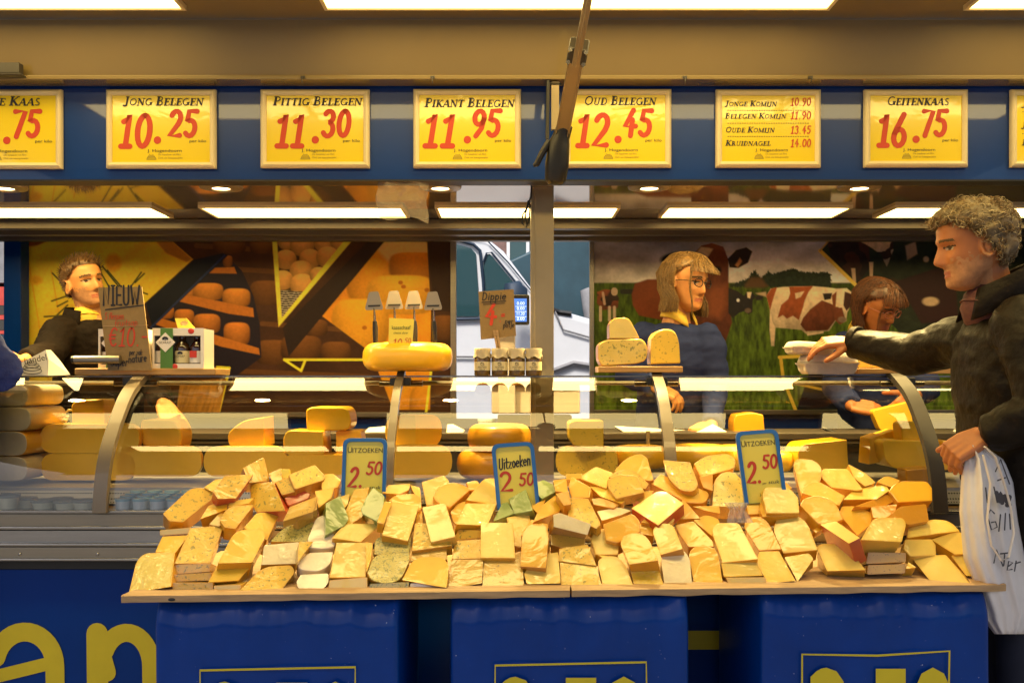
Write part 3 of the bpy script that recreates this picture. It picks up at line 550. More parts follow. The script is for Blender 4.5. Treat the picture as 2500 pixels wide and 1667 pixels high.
c0 = cp[0].copy(); cab.tube([p - c0 for p in cp], .0035, 6); tag(cab.build('cable', M['black_rubber'], None, loc=c0, smooth=60), 'looped black cable beside the middle post', 'cable')
# ------------------------------------------------------------------ printed posters on the back wall
def poster(name, label, x0, x1, y0, y1, paint, nx, frame_bars):
    ny = int(nx * (y1 - y0) / (x1 - x0)); Y = WALL
    X, Yp = np.meshgrid(np.linspace(x0, x1, nx + 1), np.linspace(y0, y1, ny + 1)); img = np.zeros((ny + 1, nx + 1, 3)); paint(img, X, Yp); img *= (.90 + .20 * nz(X, Yp, 5, 77, 2))[..., None]
    t = empty(name, at((x0 + x1) / 2, y1, Y), label, 'poster'); c = at((x0 + x1) / 2, y1, Y)
    px = (X - 1250) * Y / F - c.x; pz = H - (Yp - 925) * Y / F - c.z
    V = np.stack([px, np.zeros_like(px), pz], -1).reshape(-1, 3); idx = np.arange((nx + 1) * (ny + 1)).reshape(ny + 1, nx + 1)
    Fc = np.stack([idx[:-1, :-1], idx[:-1, 1:], idx[1:, 1:], idx[1:, :-1]], -1).reshape(-1, 4)
    me = bpy.data.meshes.new('print'); me.from_pydata(V.tolist(), [], Fc.tolist())
    a = me.color_attributes.new('Print', 'FLOAT_COLOR', 'POINT'); d = np.ones((len(V), 4), np.float32); d[:, :3] = np.clip(np.clip(img.reshape(-1, 3), 0, 1) ** 1.2 * 2.25, 0, .9); a.data.foreach_set('color', d.ravel())
    link(me, 'print', [M_PRINT], t)
    for (a0, b0, a1, b1) in frame_bars:
        p, q = at(a0, b0, Y) - c, at(a1, b1, Y) - c; MB().bb((p.x, -.012, p.z), (q.x, .012, q.z)).build('frame', M['alu'], t, bevel=.002)
    return t
M_PRINT = attrmat('poster_print', .5, .0)
def sm(d, s): return np.clip(.5 - d / s, 0, 1)
def put(img, a, col): a = a[..., None]; img[:] = img * (1 - a) + a * (np.asarray(col) if not isinstance(col, np.ndarray) or col.ndim == 1 else col)
def polyd(X, Y, pts):
    n = len(pts); ins = np.zeros(X.shape, bool); dist = np.full(X.shape, 1e9)
    for i in range(n):
        (xa, ya), (xb, yb) = pts[i], pts[(i + 1) % n]
        cr = ((ya > Y) != (yb > Y)) & (X < (xb - xa) * (Y - ya) / ((yb - ya) if abs(yb - ya) > 1e-9 else 1e-9) + xa); ins ^= cr
        L2 = (xb - xa) ** 2 + (yb - ya) ** 2 + 1e-9; t = np.clip(((X - xa) * (xb - xa) + (Y - ya) * (yb - ya)) / L2, 0, 1)
        dist = np.minimum(dist, np.hypot(X - xa - t * (xb - xa), Y - ya - t * (yb - ya)))
    return np.where(ins, -dist, dist)
def poly(img, X, Y, pts, col, s=2.): put(img, sm(polyd(X, Y, pts), s), col)
def ell(img, X, Y, cx, cy, rx, ry, col, s=.12, rot=0.):
    c, n = math.cos(rot), math.sin(rot); a = ((X - cx) * c + (Y - cy) * n) / rx; b = (-(X - cx) * n + (Y - cy) * c) / ry; d = np.hypot(a, b) - 1; put(img, sm(d, s), col); return d
def ball(img, X, Y, cx, cy, rx, ry, col, dark=.35, pw=3.5):   # a printed cheese: superellipse with its photographed shading
    a = (X - cx) / rx; b = (Y - cy) / ry; d = (np.abs(a) ** pw + np.abs(b) ** pw) ** (1 / pw) - 1
    lum = np.clip(1 - dark - .55 * b * dark * 1.6 - .35 * np.abs(a) ** 2 + .25 * dark, .15, 1.2)[..., None]; put(img, sm(d, .10), np.asarray(col) * lum)
_rng = np.random.RandomState(3)
def nz(X, Y, s, seed=0, oct=3):
    out = np.zeros(X.shape); amp = 1; tot = 0
    for o_ in range(oct):
        g = np.random.RandomState(seed + o_ * 7).rand(90, 90); u = (X / s * 2 ** o_) % 89; v = (Y / s * 2 ** o_) % 89; i = u.astype(int); j = v.astype(int); fu = u - i; fv = v - j; fu = fu * fu * (3 - 2 * fu); fv = fv * fv * (3 - 2 * fv)
        out += amp * ((g[j, i] * (1 - fu) + g[j, (i + 1) % 90] * fu) * (1 - fv) + (g[(j + 1) % 90, i] * (1 - fu) + g[(j + 1) % 90, (i + 1) % 90] * fu) * fv); tot += amp; amp *= .5
    return out / tot
def line(img, X, Y, p, q, w, col):
    (xa, ya), (xb, yb) = p, q; t = np.clip(((X - xa) * (xb - xa) + (Y - ya) * (yb - ya)) / ((xb - xa) ** 2 + (yb - ya) ** 2), 0, 1); put(img, sm(np.hypot(X - xa - t * (xb - xa), Y - ya - t * (yb - ya)) - w / 2, 1.6), col)
def paint_left(im, X, Y):
    n = nz(X, Y, 60, 1); im[:] = np.array((.050, .022, .010)) * (.6 + .8 * n[..., None])
    # shelves and dim wheels in the dark part
    for y, a, b_ in ((600, 480, 700), (650, 470, 680), (905, 560, 900), (790, 640, 830)): line(im, X, Y, (a, y), (b_, y + 14), 12, (.10, .045, .014))
    for cx, cy, rx, ry in ((650, 715, 40, 30), (668, 860, 45, 30), (735, 850, 50, 32), (820, 860, 36, 26), (560, 600, 40, 20), (640, 600, 30, 20), (770, 800, 30, 20), (1085, 700, 30, 40), (1085, 800, 34, 30)): ball(im, X, Y, cx, cy, rx, ry, (.16, .07, .018))
    # arch cut with lit shelves
    poly(im, X, Y, [(550, 622), (590, 660), (618, 720), (634, 790), (638, 872), (560, 930), (365, 830), (380, 770)], (.018, .012, .020))
    wood = (.34, .13, .022)
    poly(im, X, Y, [(512, 654), (572, 652), (578, 668), (508, 667)], wood); ball(im, X, Y, 556, 638, 12, 14, (.30, .12, .03))
    for cx, cy, rx, ry in ((460, 712, 16, 17), (508, 712, 37, 21), (577, 727, 34, 23)): ball(im, X, Y, cx, cy, rx, ry, (.52, .22, .04))
    poly(im, X, Y, [(436, 722), (470, 722), (618, 752), (620, 774), (560, 766), (430, 734)], wood)
    for cx, cy, rx, ry in ((405, 762, 20, 16), (450, 774, 24, 19), (505, 790, 33, 24), (578, 815, 32, 28)): ball(im, X, Y, cx, cy, rx, ry, (.46, .18, .035))
    poly(im, X, Y, [(378, 772), (470, 800), (632, 850), (634, 866), (540, 846), (374, 790)], wood)
    # blue black diagonal
    poly(im, X, Y, [(474, 634), (545, 618), (556, 624), (372, 800), (355, 740)], (.008, .009, .018)); line(im, X, Y, (548, 624), (368, 800), 5, (.02, .03, .08))
    # yellow cut cheese
    yel = np.array((.60, .37, .035))[None, None] * (.75 + .45 * nz(X * .7 + Y * .9, Y * .15, 46, 5)[..., None]); pts = [(60, 580), (410, 580), (471, 633), (355, 738), (255, 850), (258, 1000), (60, 1000)]
    put(im, sm(polyd(X, Y, pts), 2.), yel)
    put(im, sm(polyd(X, Y, [(375, 582), (412, 582), (470, 633), (455, 640), (405, 618)]), 5) * .9, (.28, .12, .02)); ell(im, X, Y, 277, 641, 19, 21, (.46, .22, .012), .5); ell(im, X, Y, 88, 684, 14, 10, (.42, .22, .015), .8)
    poly(im, X, Y, [(60, 580), (140, 580), (90, 600), (60, 602)], (.20, .07, .015), 4)
    for k in range(5): line(im, X, Y, (70 + k * 55, 640 + 20 * k), (130 + k * 55, 1000), 3, (.50, .26, .02))
    for p, q in (((128, 667), (160, 700)), ((165, 722), (126, 735)), ((165, 735), (140, 748)), ((160, 770), (108, 773)), ((165, 745), (100, 806)), ((240, 655), (275, 715)), ((250, 650), (290, 700)), ((262, 660), (300, 705)), ((345, 665), (312, 710)), ((330, 690), (352, 668)), ((320, 705), (360, 718)), ((150, 790), (105, 812))): line(im, X, Y, p, q, 4, (.05, .06, .012))
    # framed triangle of little cheeses
    tri = [(664, 580), (866, 580), (680, 798)]; ti = [(676, 580), (846, 580), (688, 776)]; poly(im, X, Y, tri, (.62, .44, .06)); tm = sm(polyd(X, Y, ti), 2.); sub = im.copy(); sub[:] = (.05, .03, .01)
    for cx, cy, r in ((700, 590, 22), (738, 598, 30), (792, 592, 26), (832, 588, 26), (698, 634, 26), (757, 632, 26), (800, 628, 28), (735, 662, 28), (690, 684, 26), (738, 696, 30), (778, 672, 22)): ball(sub, X, Y, cx, cy, r, r * .92, (.62, .33, .10), .35, 2.2)
    bk = (np.sin(Y * 1.1 + np.sin(X * .25)) > 0); put(sub, sm(polyd(X, Y, [(670, 708), (745, 712), (690, 790)]), 2), np.where(bk[..., None], (.28, .24, .19), (.05, .04, .035)).astype(float)); put(im, tm, sub)
    # big orange cheese on the right
    pts = [(779, 766), (945, 582), (1042, 582), (1052, 760), (1050, 1000), (960, 1000), (905, 860)]; m_ = sm(polyd(X, Y, pts), 2); sub = im.copy(); sub[:] = np.array((.50, .21, .018)) * (.8 + .4 * nz(X, Y, 40, 9)[..., None])
    poly(sub, X, Y, [(900, 580), (1045, 580), (1045, 625), (985, 620), (960, 650), (920, 610)], (.50, .33, .12), 12); ball(sub, X, Y, 905, 690, 60, 60, (.55, .25, .02), .2, 2.4); ball(sub, X, Y, 1010, 650, 60, 34, (.48, .19, .014), .3); ball(sub, X, Y, 980, 720, 85, 48, (.62, .32, .035), .25); ball(sub, X, Y, 880, 790, 70, 60, (.60, .30, .03), .2); ball(sub, X, Y, 975, 980, 70, 60, (.56, .25, .02), .3); ball(sub, X, Y, 1040, 1000, 40, 60, (.50, .22, .02), .3)
    for cx, cy in ((978, 690), (985, 700), (1042, 708), (905, 750), (925, 880), (890, 800)): ell(sub, X, Y, cx, cy, 6, 5, (.30, .11, .01), .5)
    put(im, m_, sub); poly(im, X, Y, [(905, 582), (945, 582), (705, 870), (690, 800)], (.025, .014, .010)); poly(im, X, Y, [(1044, 582), (1112, 582), (1112, 760), (1060, 760)], (.030, .014, .008))
    for p, q in (((694, 878), (905, 878)), ((694, 878), (735, 905)), ((735, 905), (745, 880)), ((530, 896), (560, 898)), ((560, 898), (533, 1010)), ((1040, 1008), (1053, 900))): line(im, X, Y, p, q, 6, (.62, .44, .04))
    put(im, sm(polyd(X, Y, [(440, 930), (553, 925), (535, 1010), (430, 1010)]), 2), (np.array((.30, .15, .03)) * (.5 + .9 * nz(X * 3 + Y, Y * .4 - X * .4, 18, 21)[..., None])))
def shade(im, X, Y, m_, y0, y1, seed=1, k=.6):
    f = (1.2 - k * np.clip((Y - y0) / (y1 - y0), 0, 1) + .5 * (nz(X * 1.5, Y, 14, seed, 3) - .5))[..., None]; im[:] = im * (1 - m_[..., None]) + im * f * m_[..., None]
def cowpatch(im, X, Y, pts, base, patch, seed, s=40, thr=.52):
    m_ = sm(polyd(X, Y, pts) + 3 * (nz(X, Y, 16, seed + 3) - .5), 2.5); p = np.clip((nz(X, Y, s, seed) - thr) * 25, 0, 1)[..., None]; put(im, m_, np.asarray(base) * (1 - p) + np.asarray(patch) * p); ys = [q[1] for q in pts]; shade(im, X, Y, m_, min(ys), max(ys), seed)
def paint_right(im, X, Y):
    f = np.clip((Y - 575) / 130, 0, 1)[..., None]; c = nz(X, Y * 1.8, 95, 2, 4)[..., None]
    im[:] = (np.array((.19, .19, .25)) * (1 - f) + np.array((.46, .40, .37)) * f) * np.clip(.1 + 1.8 * c, .25, 2.)
    put(im, sm(690 - Y, 4), np.array((.065, .095, .010)) * (.1 + 1.7 * nz(X * 2.2, Y * .6, 13, 8, 4)[..., None]) * (.65 + .6 * np.clip((Y - 690) / 300, 0, 1)[..., None]))
    Kc = lambda *p: [(1666 + p[i] / 2.82, 450 + p[i + 1] / 2.82) for i in range(0, len(p), 2)]
    tr = polyd(X, Y, Kc(318, 712, 330, 690, 455, 640, 470, 605, 505, 585, 540, 640, 590, 592, 620, 612, 680, 598, 760, 575, 840, 600, 1000, 600, 1030, 618, 1030, 712)); put(im, sm(tr + 7 * np.abs(nz(X, Y * .3, 3.5, 4) - .5) * 2, 3), np.array((.016, .024, .013)) * (.5 + nz(X, Y, 6, 5)[..., None])); poly(im, X, Y, Kc(430, 690, 470, 640, 540, 640, 590, 700, 560, 712, 430, 712), (.085, .045, .02), 8)
    line(im, X, Y, (1520, 712), (1560, 712), 12, (.02, .02, .015))
    # small far cow
    cowpatch(im, X, Y, [(1457, 712), (1480, 706), (1500, 710), (1512, 728), (1508, 752), (1470, 758), (1458, 740)], (.14, .045, .02), (.03, .015, .012), 4); 
    for x in (1466, 1488, 1500): line(im, X, Y, (x, 750), (x, 782), 7, (.34, .26, .2))
    ell(im, X, Y, 1500, 712, 8, 10, (.30, .22, .17)); line(im, X, Y, (1472, 715), (1476, 742), 6, (.30, .2, .15))
    # brown back of the big cow, then her head and neck
    poly(im, X, Y, [(1542, 720), (1550, 692), (1580, 682), (1700, 680), (1710, 800), (1560, 770), (1545, 745)], np.array((.15, .042, .014)) * (.7 + .5 * nz(X, Y, 50, 12)[..., None]), 4)
    def cow(base, *p): q = Kc(*p); m_ = sm(polyd(X, Y, q), 2.); put(im, m_, np.asarray(base)); return m_
    fur = lambda m_, y0, y1, k=.6: shade(im, X, Y, m_, 450 + y0 / 2.82, 450 + y1 / 2.82, 6, k)
    m_ = cow((.100, .030, .012), 60, 520, 85, 470, 130, 422, 200, 405, 280, 430, 318, 520, 318, 680, 316, 800, 342, 950, 312, 1040, 272, 1150, 240, 1400, 60, 1400); fur(m_, 400, 1400, .75)
    poly(im, X, Y, Kc(205, 700, 300, 690, 305, 820, 260, 930, 180, 900, 170, 760), (.17, .055, .02), 22); poly(im, X, Y, Kc(72, 500, 128, 432, 215, 440, 165, 515, 155, 560, 105, 545), (.40, .29, .19), 4); poly(im, X, Y, Kc(200, 408, 280, 432, 300, 470, 240, 450, 190, 440), (.14, .045, .018), 4)
    m_ = cow((.020, .012, .010), 312, 512, 370, 452, 440, 434, 482, 462, 452, 540, 385, 577, 325, 572); poly(im, X, Y, Kc(362, 556, 396, 505, 412, 528, 382, 572), (.34, .17, .08), 3); ell(im, X, Y, 1650, 632, 38, 16, (.018, .011, .009), .3, -.1)
    ell(im, X, Y, 1752, 659, 10, 10, (.045, .016, .008), .4); ell(im, X, Y, 1752, 660, 7, 6, (.008, .005, .005), .3); ell(im, X, Y, 1750, 657, 2, 1.6, (.4, .35, .3), .4)
    m_ = cow((.017, .013, .013), 318, 712, 380, 735, 425, 768, 440, 744, 482, 744, 505, 772, 484, 800, 482, 880, 455, 897, 430, 872, 392, 884, 345, 922, 316, 885); fur(m_, 710, 920, .3); poly(im, X, Y, Kc(445, 742, 477, 742, 466, 786, 448, 780), (.50, .38, .28), 2); poly(im, X, Y, Kc(500, 772, 525, 760, 556, 770, 545, 796, 508, 800), (.02, .015, .014), 2); poly(im, X, Y, Kc(505, 750, 575, 740, 580, 775, 556, 768, 520, 758), (.30, .22, .15), 4); ell(im, X, Y, 1826, 758, 8, 6, (.10, .07, .05), .4); ell(im, X, Y, 1802, 733, 4, 4, (.5, .45, .45), .3)
    body = (580, 765, 608, 718, 700, 706, 900, 701, 1000, 710, 1060, 718, 1132, 715, 1168, 745, 1182, 790, 1135, 880, 1126, 940, 1085, 962, 1060, 930, 1010, 1008, 850, 1028, 820, 1000, 640, 985, 622, 950, 602, 860)
    for p in ((604, 850, 642, 960, 632, 1112, 612, 1112, 600, 1000), (850, 1000, 972, 960, 972, 1024, 860, 1042)): m_ = cow((.44, .33, .23), *p); fur(m_, 820, 1120, .5)
    bm_ = cow((.46, .35, .25), *body); br = (.22, .062, .020)
    for c_, p in ((br, (578, 765, 612, 718, 652, 708, 622, 800, 604, 868)), (br, (735, 706, 900, 701, 868, 742, 842, 800, 830, 850, 802, 935, 762, 905, 720, 925, 692, 900, 655, 920, 680, 830, 728, 790, 742, 750)), ((.13, .038, .016), (880, 860, 960, 798, 1042, 830, 1062, 925, 1000, 1004, 850, 1012, 812, 965, 830, 920)), ((.14, .042, .018), (1028, 765, 1062, 738, 1055, 842, 1100, 850, 1124, 940, 1085, 966, 1048, 930)), ((.05, .018, .012), (1118, 738, 1172, 758, 1166, 832, 1130, 872, 1108, 832)), ((.02, .012, .01), (966, 752, 1032, 748, 1022, 790, 978, 797)), ((.42, .32, .22), (775, 750, 840, 735, 815, 775, 780, 790))): cow(c_, *p)
    cow((.48, .37, .27), 1066, 725, 1114, 725, 1106, 845, 1076, 850); ell(im, X, Y, 2056, 780, 11, 7, (.20, .13, .10), .4); fur(bm_, 690, 1010, .65)
    # dark inset picture with more cows
    ins = [(2003, 612), (2036, 576), (2560, 576), (2560, 860), (2240, 860), (2105, 712)]; m_ = sm(polyd(X, Y, ins), 2); sub = im.copy(); sub[:] = np.array((.018, .022, .010)) * (.5 + nz(X, Y, 18, 41)[..., None])
    cowpatch(sub, X, Y, [(2020, 590), (2060, 575), (2120, 585), (2125, 650), (2095, 690), (2060, 660), (2030, 640)], (.05, .018, .010), (.02, .01, .008), 51); poly(sub, X, Y, [(2122, 640), (2132, 640), (2130, 700), (2124, 690)], (.36, .25, .17)); poly(sub, X, Y, [(2078, 655), (2088, 655), (2090, 690), (2082, 690)], (.36, .25, .17))
    cowpatch(sub, X, Y, [(2080, 577), (2180, 577), (2182, 610), (2165, 650), (2150, 620), (2120, 600)], (.34, .25, .18), (.04, .02, .012), 61, 26); poly(sub, X, Y, [(2210, 600), (2235, 590), (2240, 620), (2215, 635)], (.30, .21, .15), 4); ell(sub, X, Y, 2261, 633, 7, 7, (.36, .26, .18), .5)
    cowpatch(sub, X, Y, [(2120, 690), (2180, 676), (2205, 690), (2215, 730), (2190, 750), (2130, 760)], (.30, .21, .13), (.03, .02, .01), 71, 30); poly(sub, X, Y, [(2180, 690), (2330, 640), (2340, 780), (2250, 790), (2215, 730)], (.030, .010, .008), 5); ell(sub, X, Y, 2272, 736, 20, 11, (.36, .26, .17), .4)
    put(im, m_, sub); line(im, X, Y, (2002, 612), (2106, 712), 9, (.50, .34, .08)); line(im, X, Y, (2002, 612), (2030, 580), 4, (.30, .2, .08))
    # lower yellow frame with dark field
    poly(im, X, Y, [(1990, 868), (2250, 868), (2250, 1000), (1945, 1000)], (.010, .012, .02)); line(im, X, Y, (1903, 872), (1950, 870), 8, (.45, .32, .06)); line(im, X, Y, (1906, 872), (1912, 925), 8, (.40, .28, .05)); line(im, X, Y, (1912, 925), (1944, 1005), 8, (.45, .32, .05)); line(im, X, Y, (1906, 928), (2005, 950), 6, (.40, .28, .05))
poster('poster', 'dark wall poster of cheeses on shelves with yellow triangle picture', 58, 1112, 580, 1008, paint_left, 620, [(1100, 574, 1114, 1018), (54, 1006, 1100, 1018), (54, 571, 1114, 579), (50, 574, 58, 1018)])
poster('poster', 'wall poster of cows grazing on green grass under clouds', 1446, 2560, 574, 1000, paint_right, 640, [(1439, 568, 1450, 1012), (1450, 1000, 2560, 1012), (1439, 564, 2560, 572)])

# ------------------------------------------------------------------ outside, seen through the gap: a white van, a dark tarp stall, brick houses
VY = 7.0
van = empty('van', at(1250, 1530, VY + .9), 'white delivery van parked behind the wagon', 'van')
v0 = at(1250, 1530, VY + .9)
def vp(x, y, Y=VY): return at(x, y, Y) - v0
side = [(300, 1500), (300, 560), (1040, 562), (1125, 568), (1190, 580), (1230, 612), (1330, 745), (1395, 764), (1470, 785), (1560, 830), (1600, 900), (1610, 1060), (1605, 1240), (1300, 1250), (1200, 1500)]
b = MB(); b.prism([vp(x, y) for x, y in side], (0, 1.9, 0)); b.build('body', M['white_paint'], van, bevel=.05, seg=3)
win = [(1000, 600), (1118, 597), (1150, 606), (1162, 620), (1172, 765), (1168, 772), (1000, 772)]; b = MB().prism([vp(x, y, VY - .012) for x, y in win], (0, .03, 0)); b.build('window', M['car_glass'], van)
win2 = [(1180, 640), (1186, 622), (1196, 620), (1262, 700), (1268, 725), (1262, 738), (1190, 772), (1184, 760)]; b = MB().prism([vp(x, y, VY - .012) for x, y in win2], (0, .03, 0)); b.build('window', M['car_glass'], van)
ws = [(1205, 585), (1232, 615), (1332, 748), (1318, 752), (1200, 590)]
def framebar(pts, w, name, m, Y=VY - .02): b = MB().tube([vp(x, y, Y) for x, y in pts], w, 6); b.build(name, m, van, smooth=60)
framebar([(1000, 590), (1120, 587), (1156, 597), (1172, 612), (1180, 690), (1182, 778), (1000, 782)], .013, 'window_seal', M['rubber_blue']); framebar([(1180, 640), (1188, 618), (1200, 616), (1268, 700), (1274, 728)], .008, 'window_seal', M['rubber_blue']); framebar([(1192, 590), (1240, 640), (1330, 750)], .006, 'pillar_seal', M['rubber_blue']); framebar([(1100, 572), (1180, 584), (1196, 590)], .004, 'pillar_seal', M['rubber_blue'])
framebar([(1000, 872), (1130, 870), (1250, 873)], .008, 'crease', M['grey_wall']); framebar([(1355, 760), (1375, 805), (1480, 835)], .008, 'crease', M['grey_wall']); framebar([(1350, 905), (1400, 886), (1470, 896)], .02, 'wheel_arch', M['grey_wall'])
b = MB().tube([vp(1255, 772, VY - .2), vp(1257, 745, VY - .24), vp(1260, 700, VY - .24), vp(1268, 694, VY - .22)], [.06, .10, .085, .03], 12, ry=[.06, .08, .07, .03]); b.build('mirror', M['rubber_blue'], van, smooth=60)
b = MB().tube([vp(1340, 752), vp(1365, 762), vp(1395, 766)], .02, 6); b.build('wiper', M['black_rubber'], van)
for wx in (520, 1410):
    w0 = vp(wx, 1290, VY + .05); b = MB().tube([w0, w0 + Vector((0, .25, 0))], .36, 24); wh = b.build('wheel', M['black_rubber'], van, smooth=40); b = MB().tube([w0 - Vector((0, .01, 0)), w0 + Vector((0, .1, 0))], .2, 20); b.build('rim', M['alu'], wh, smooth=40)
# tarp covered stall behind the van
ts = empty('tarp_stall', at(1400, 1300, 9.5), 'dark teal tarpaulin covered stall behind the white van', 'market stall'); t0 = at(1400, 1300, 9.5)
pts = [(1180, 660), (1212, 650), (1370, 578), (1420, 572), (1600, 590), (1600, 1300), (1180, 1300)]; b = MB().prism([at(x, y, 9.5) - t0 for x, y in pts], (0, 2.2, 0)); b.build('cover', M['teal_tarp'], ts, bevel=.03)
b = MB().tube([at(1430, 705, 9.3) - t0, at(1445, 745, 9.3) - t0, at(1470, 860, 9.3) - t0], [.06, .1, .12], 10); b.build('rolled_sheet', M['grey_wall'], ts, smooth=60)
# brick houses
hs = empty('brick_house', (0, 30, 0), 'red brick terrace with white framed windows beyond the market', 'house')
MB().bb((-22, 0, 0), (22, 8, 9.5)).build('wall', M['brick'], hs); MB().prism([(-22.3, -.3, 9.5), (22.3, -.3, 9.5), (22.3, 4, 13), (-22.3, 4, 13)], (0, 4.3, 0)).build('roof', M['grey_plastic'], hs)
for fl_ in (1.2, 4.2, 6.9):
    for k in range(-10, 11):
        x = k * 1.9 + .5; wd = MB().bb((x - .62, -.06, fl_), (x + .62, .02, fl_ + 1.7)).build('window', M['car_glass'], hs); fr = MB()
        for a in (-.62, 0, .62): fr.bb((x + a - .05, -.1, fl_ - .05), (x + a + .05, -.055, fl_ + 1.75))
        for c in (0, .85, 1.7): fr.bb((x - .66, -.11, fl_ + c - .05), (x + .66, -.056, fl_ + c + .05))
        fr.build('frame', M['white_paint'], wd)
# low terrace behind the camera, added to darken the horizon (seen only as reflections)
hb = empty('brick_house', (0, -26, 0), 'out of view brick terrace added behind the camera to darken the low horizon', 'house', rz=math.pi)
MB().bb((-30, 0, 0), (30, 8, 4.6)).build('wall', M['brick'], hb)
# red and grey stall glimpsed past the left post
ls = empty('market_stall', at(-40, 1200, 8.0), 'stall with red tarpaulin stripes past the left end of the wagon', 'market stall'); l0 = at(-40, 1200, 8.)
for y0, y1, m_ in ((560, 690, 'grey_wall'), (700, 745, 'red_tarp'), (746, 768, 'grey_plastic'), (769, 780, 'red_tarp'), (781, 806, 'grey_plastic'), (807, 815, 'red_tarp'), (816, 860, 'rubber_blue'), (861, 1300, 'grey_plastic')):
    p, q = at(-400, y0, 8.) - l0, at(60, y1, 8.) - l0; MB().bb((p.x, 0, p.z), (q.x, 1.2 if m_ != 'red_tarp' else 1.26, q.z)).build('red_stripe' if m_ == 'red_tarp' else 'side_sheet', M[m_], ls)
# ------------------------------------------------------------------ glass display counter
XC0, XC1 = XL + .02, XR - .02
prof = [(2.950, .981), (2.960, 1.050), (2.976, 1.110), (3.003, 1.168), (3.042, 1.222), (3.085, 1.271), (3.125, 1.312), (3.165, 1.342), (3.210, 1.3660), (3.255, 1.3875), (3.300, 1.4085)]
def smooth_prof(p, n=4):
    out = []; P_ = [Vector((a, b, 0)) for a, b in p]; P_ = [P_[0] * 2 - P_[1]] + P_ + [P_[-1] * 2 - P_[-2]]
    for i in range(1, len(P_) - 2):
        for k in range(n):
            t = k / n; q = .5 * ((2 * P_[i]) + (P_[i + 1] - P_[i - 1]) * t + (2 * P_[i - 1] - 5 * P_[i] + 4 * P_[i + 1] - P_[i + 2]) * t * t + (3 * P_[i] - P_[i - 1] - 3 * P_[i + 1] + P_[i + 2]) * t ** 3); out.append((q.x, q.y))
    return out + [p[-1]]
pr = smooth_prof(prof)
cnt = empty('display_counter', (0, 3.1, .9), 'long glass fronted cheese counter with curved panes and steel base', 'display counter')
def cpart(mb, name, m, **k):
    mb.v = [(x, y - 3.1, z - .9) for x, y, z in mb.v]; return mb.build(name, m, cnt, **k)
BX = [-1.304, -.385, .500, 1.353]
ed = [XC0] + BX + [XC1]
for i in range(5):
    a, c = ed[i] + .003, ed[i + 1] - .003; n = len(pr); V = [(a, y, z) for y, z in pr] + [(c, y, z) for y, z in pr]
    cpart(MB().add(V, [(j, j + 1, n + j + 1, n + j) for j in range(n - 1)]), 'curved_pane', G_GLASS, smooth=80)
for x in BX:
    m_ = 'grey_plastic' if x > 1 else 'support'
    b = MB(); n = len(pr); w = {-1.304: .021, -.385: .013, .5: .018}.get(x, .023); V = []
    for k, (y, z) in enumerate(pr):
        y2, z2 = pr[min(k + 1, n - 1)]; y1, z1 = pr[max(k - 1, 0)]; t = Vector((y2 - y1, z2 - z1)).normalized(); nn = Vector((t.y, -t.x)); 
        for s_ in (-w, w):
            for d in (-.006, -.028): V.append((x + s_ + (.022 if x < -1 else (-.022 if x > 1 else 0)), y + nn.x * d, z + nn.y * d))
    b.add(V, [q for k in range(n - 1) for q in ((4 * k, 4 * k + 2, 4 * k + 6, 4 * k + 4), (4 * k + 1, 4 * k + 5, 4 * k + 7, 4 * k + 3), (4 * k, 4 * k + 4, 4 * k + 5, 4 * k + 1), (4 * k + 2, 4 * k + 3, 4 * k + 7, 4 * k + 6))]); cpart(b, 'support', M[m_], smooth=40)
    b = MB().bb((x - .035, 3.235, 1.378), (x + .035, 3.29, 1.405)); cpart(b, 'support_head', M['dark'], bevel=.004)
    b = MB().tube([(x - .075, 3.27, 1.385), (x + .075, 3.27, 1.385)], .011, 14); cpart(b, 'clamp_tube', M['steel'], smooth=40)
cpart(MB().bb((XC0, 3.302, 1.4065), (XC1, 3.60, 1.4115)), 'top_pane', G_GLASS); cpart(MB().bb((XC0, 3.296, 1.4065), (XC1, 3.3015, 1.4120)), 'pane_edge', M['steel'])
cpart(MB().tube([(XC0, 3.50, 1.385), (XC1, 3.50, 1.385)], .008, 8), 'rail', M['alu'], smooth=40)
# steel base mouldings under the glass
for y0, y1, Ya, m_, bv in ((1246, 1253, 2.942, 'steel', .002), (1254, 1284, 2.948, 'alu', .002), (1284, 1293, 2.934, 'steel', .004), (1294, 1324, 2.956, 'steel', .002), (1325, 1334, 2.940, 'steel', .004), (1335, 1364, 2.945, 'alu', .002), (1362, 1370, 2.932, 'steel', .004)):
    cpart(MB().bb((XC0, Ya, zz(y1, Ya)), (XC1, 3.0, zz(y0, Ya))), 'base_moulding', M[m_], bevel=bv)
for x in (48, 238, 420):
    p = at(x, 1352, 2.944); cpart(MB().ball(p, (.005, .003, .005), 10), 'screw', M['steel'], smooth=60)
cpart(MB().bb((XC0, 2.957, .955), (XC1, 3.14, .978)), 'front_deck', M['wood_gold']); cpart(MB().bb((XC0, 3.16, 1.00), (XC1, 3.70, 1.036)), 'cheese_deck', M['deck_steel'])
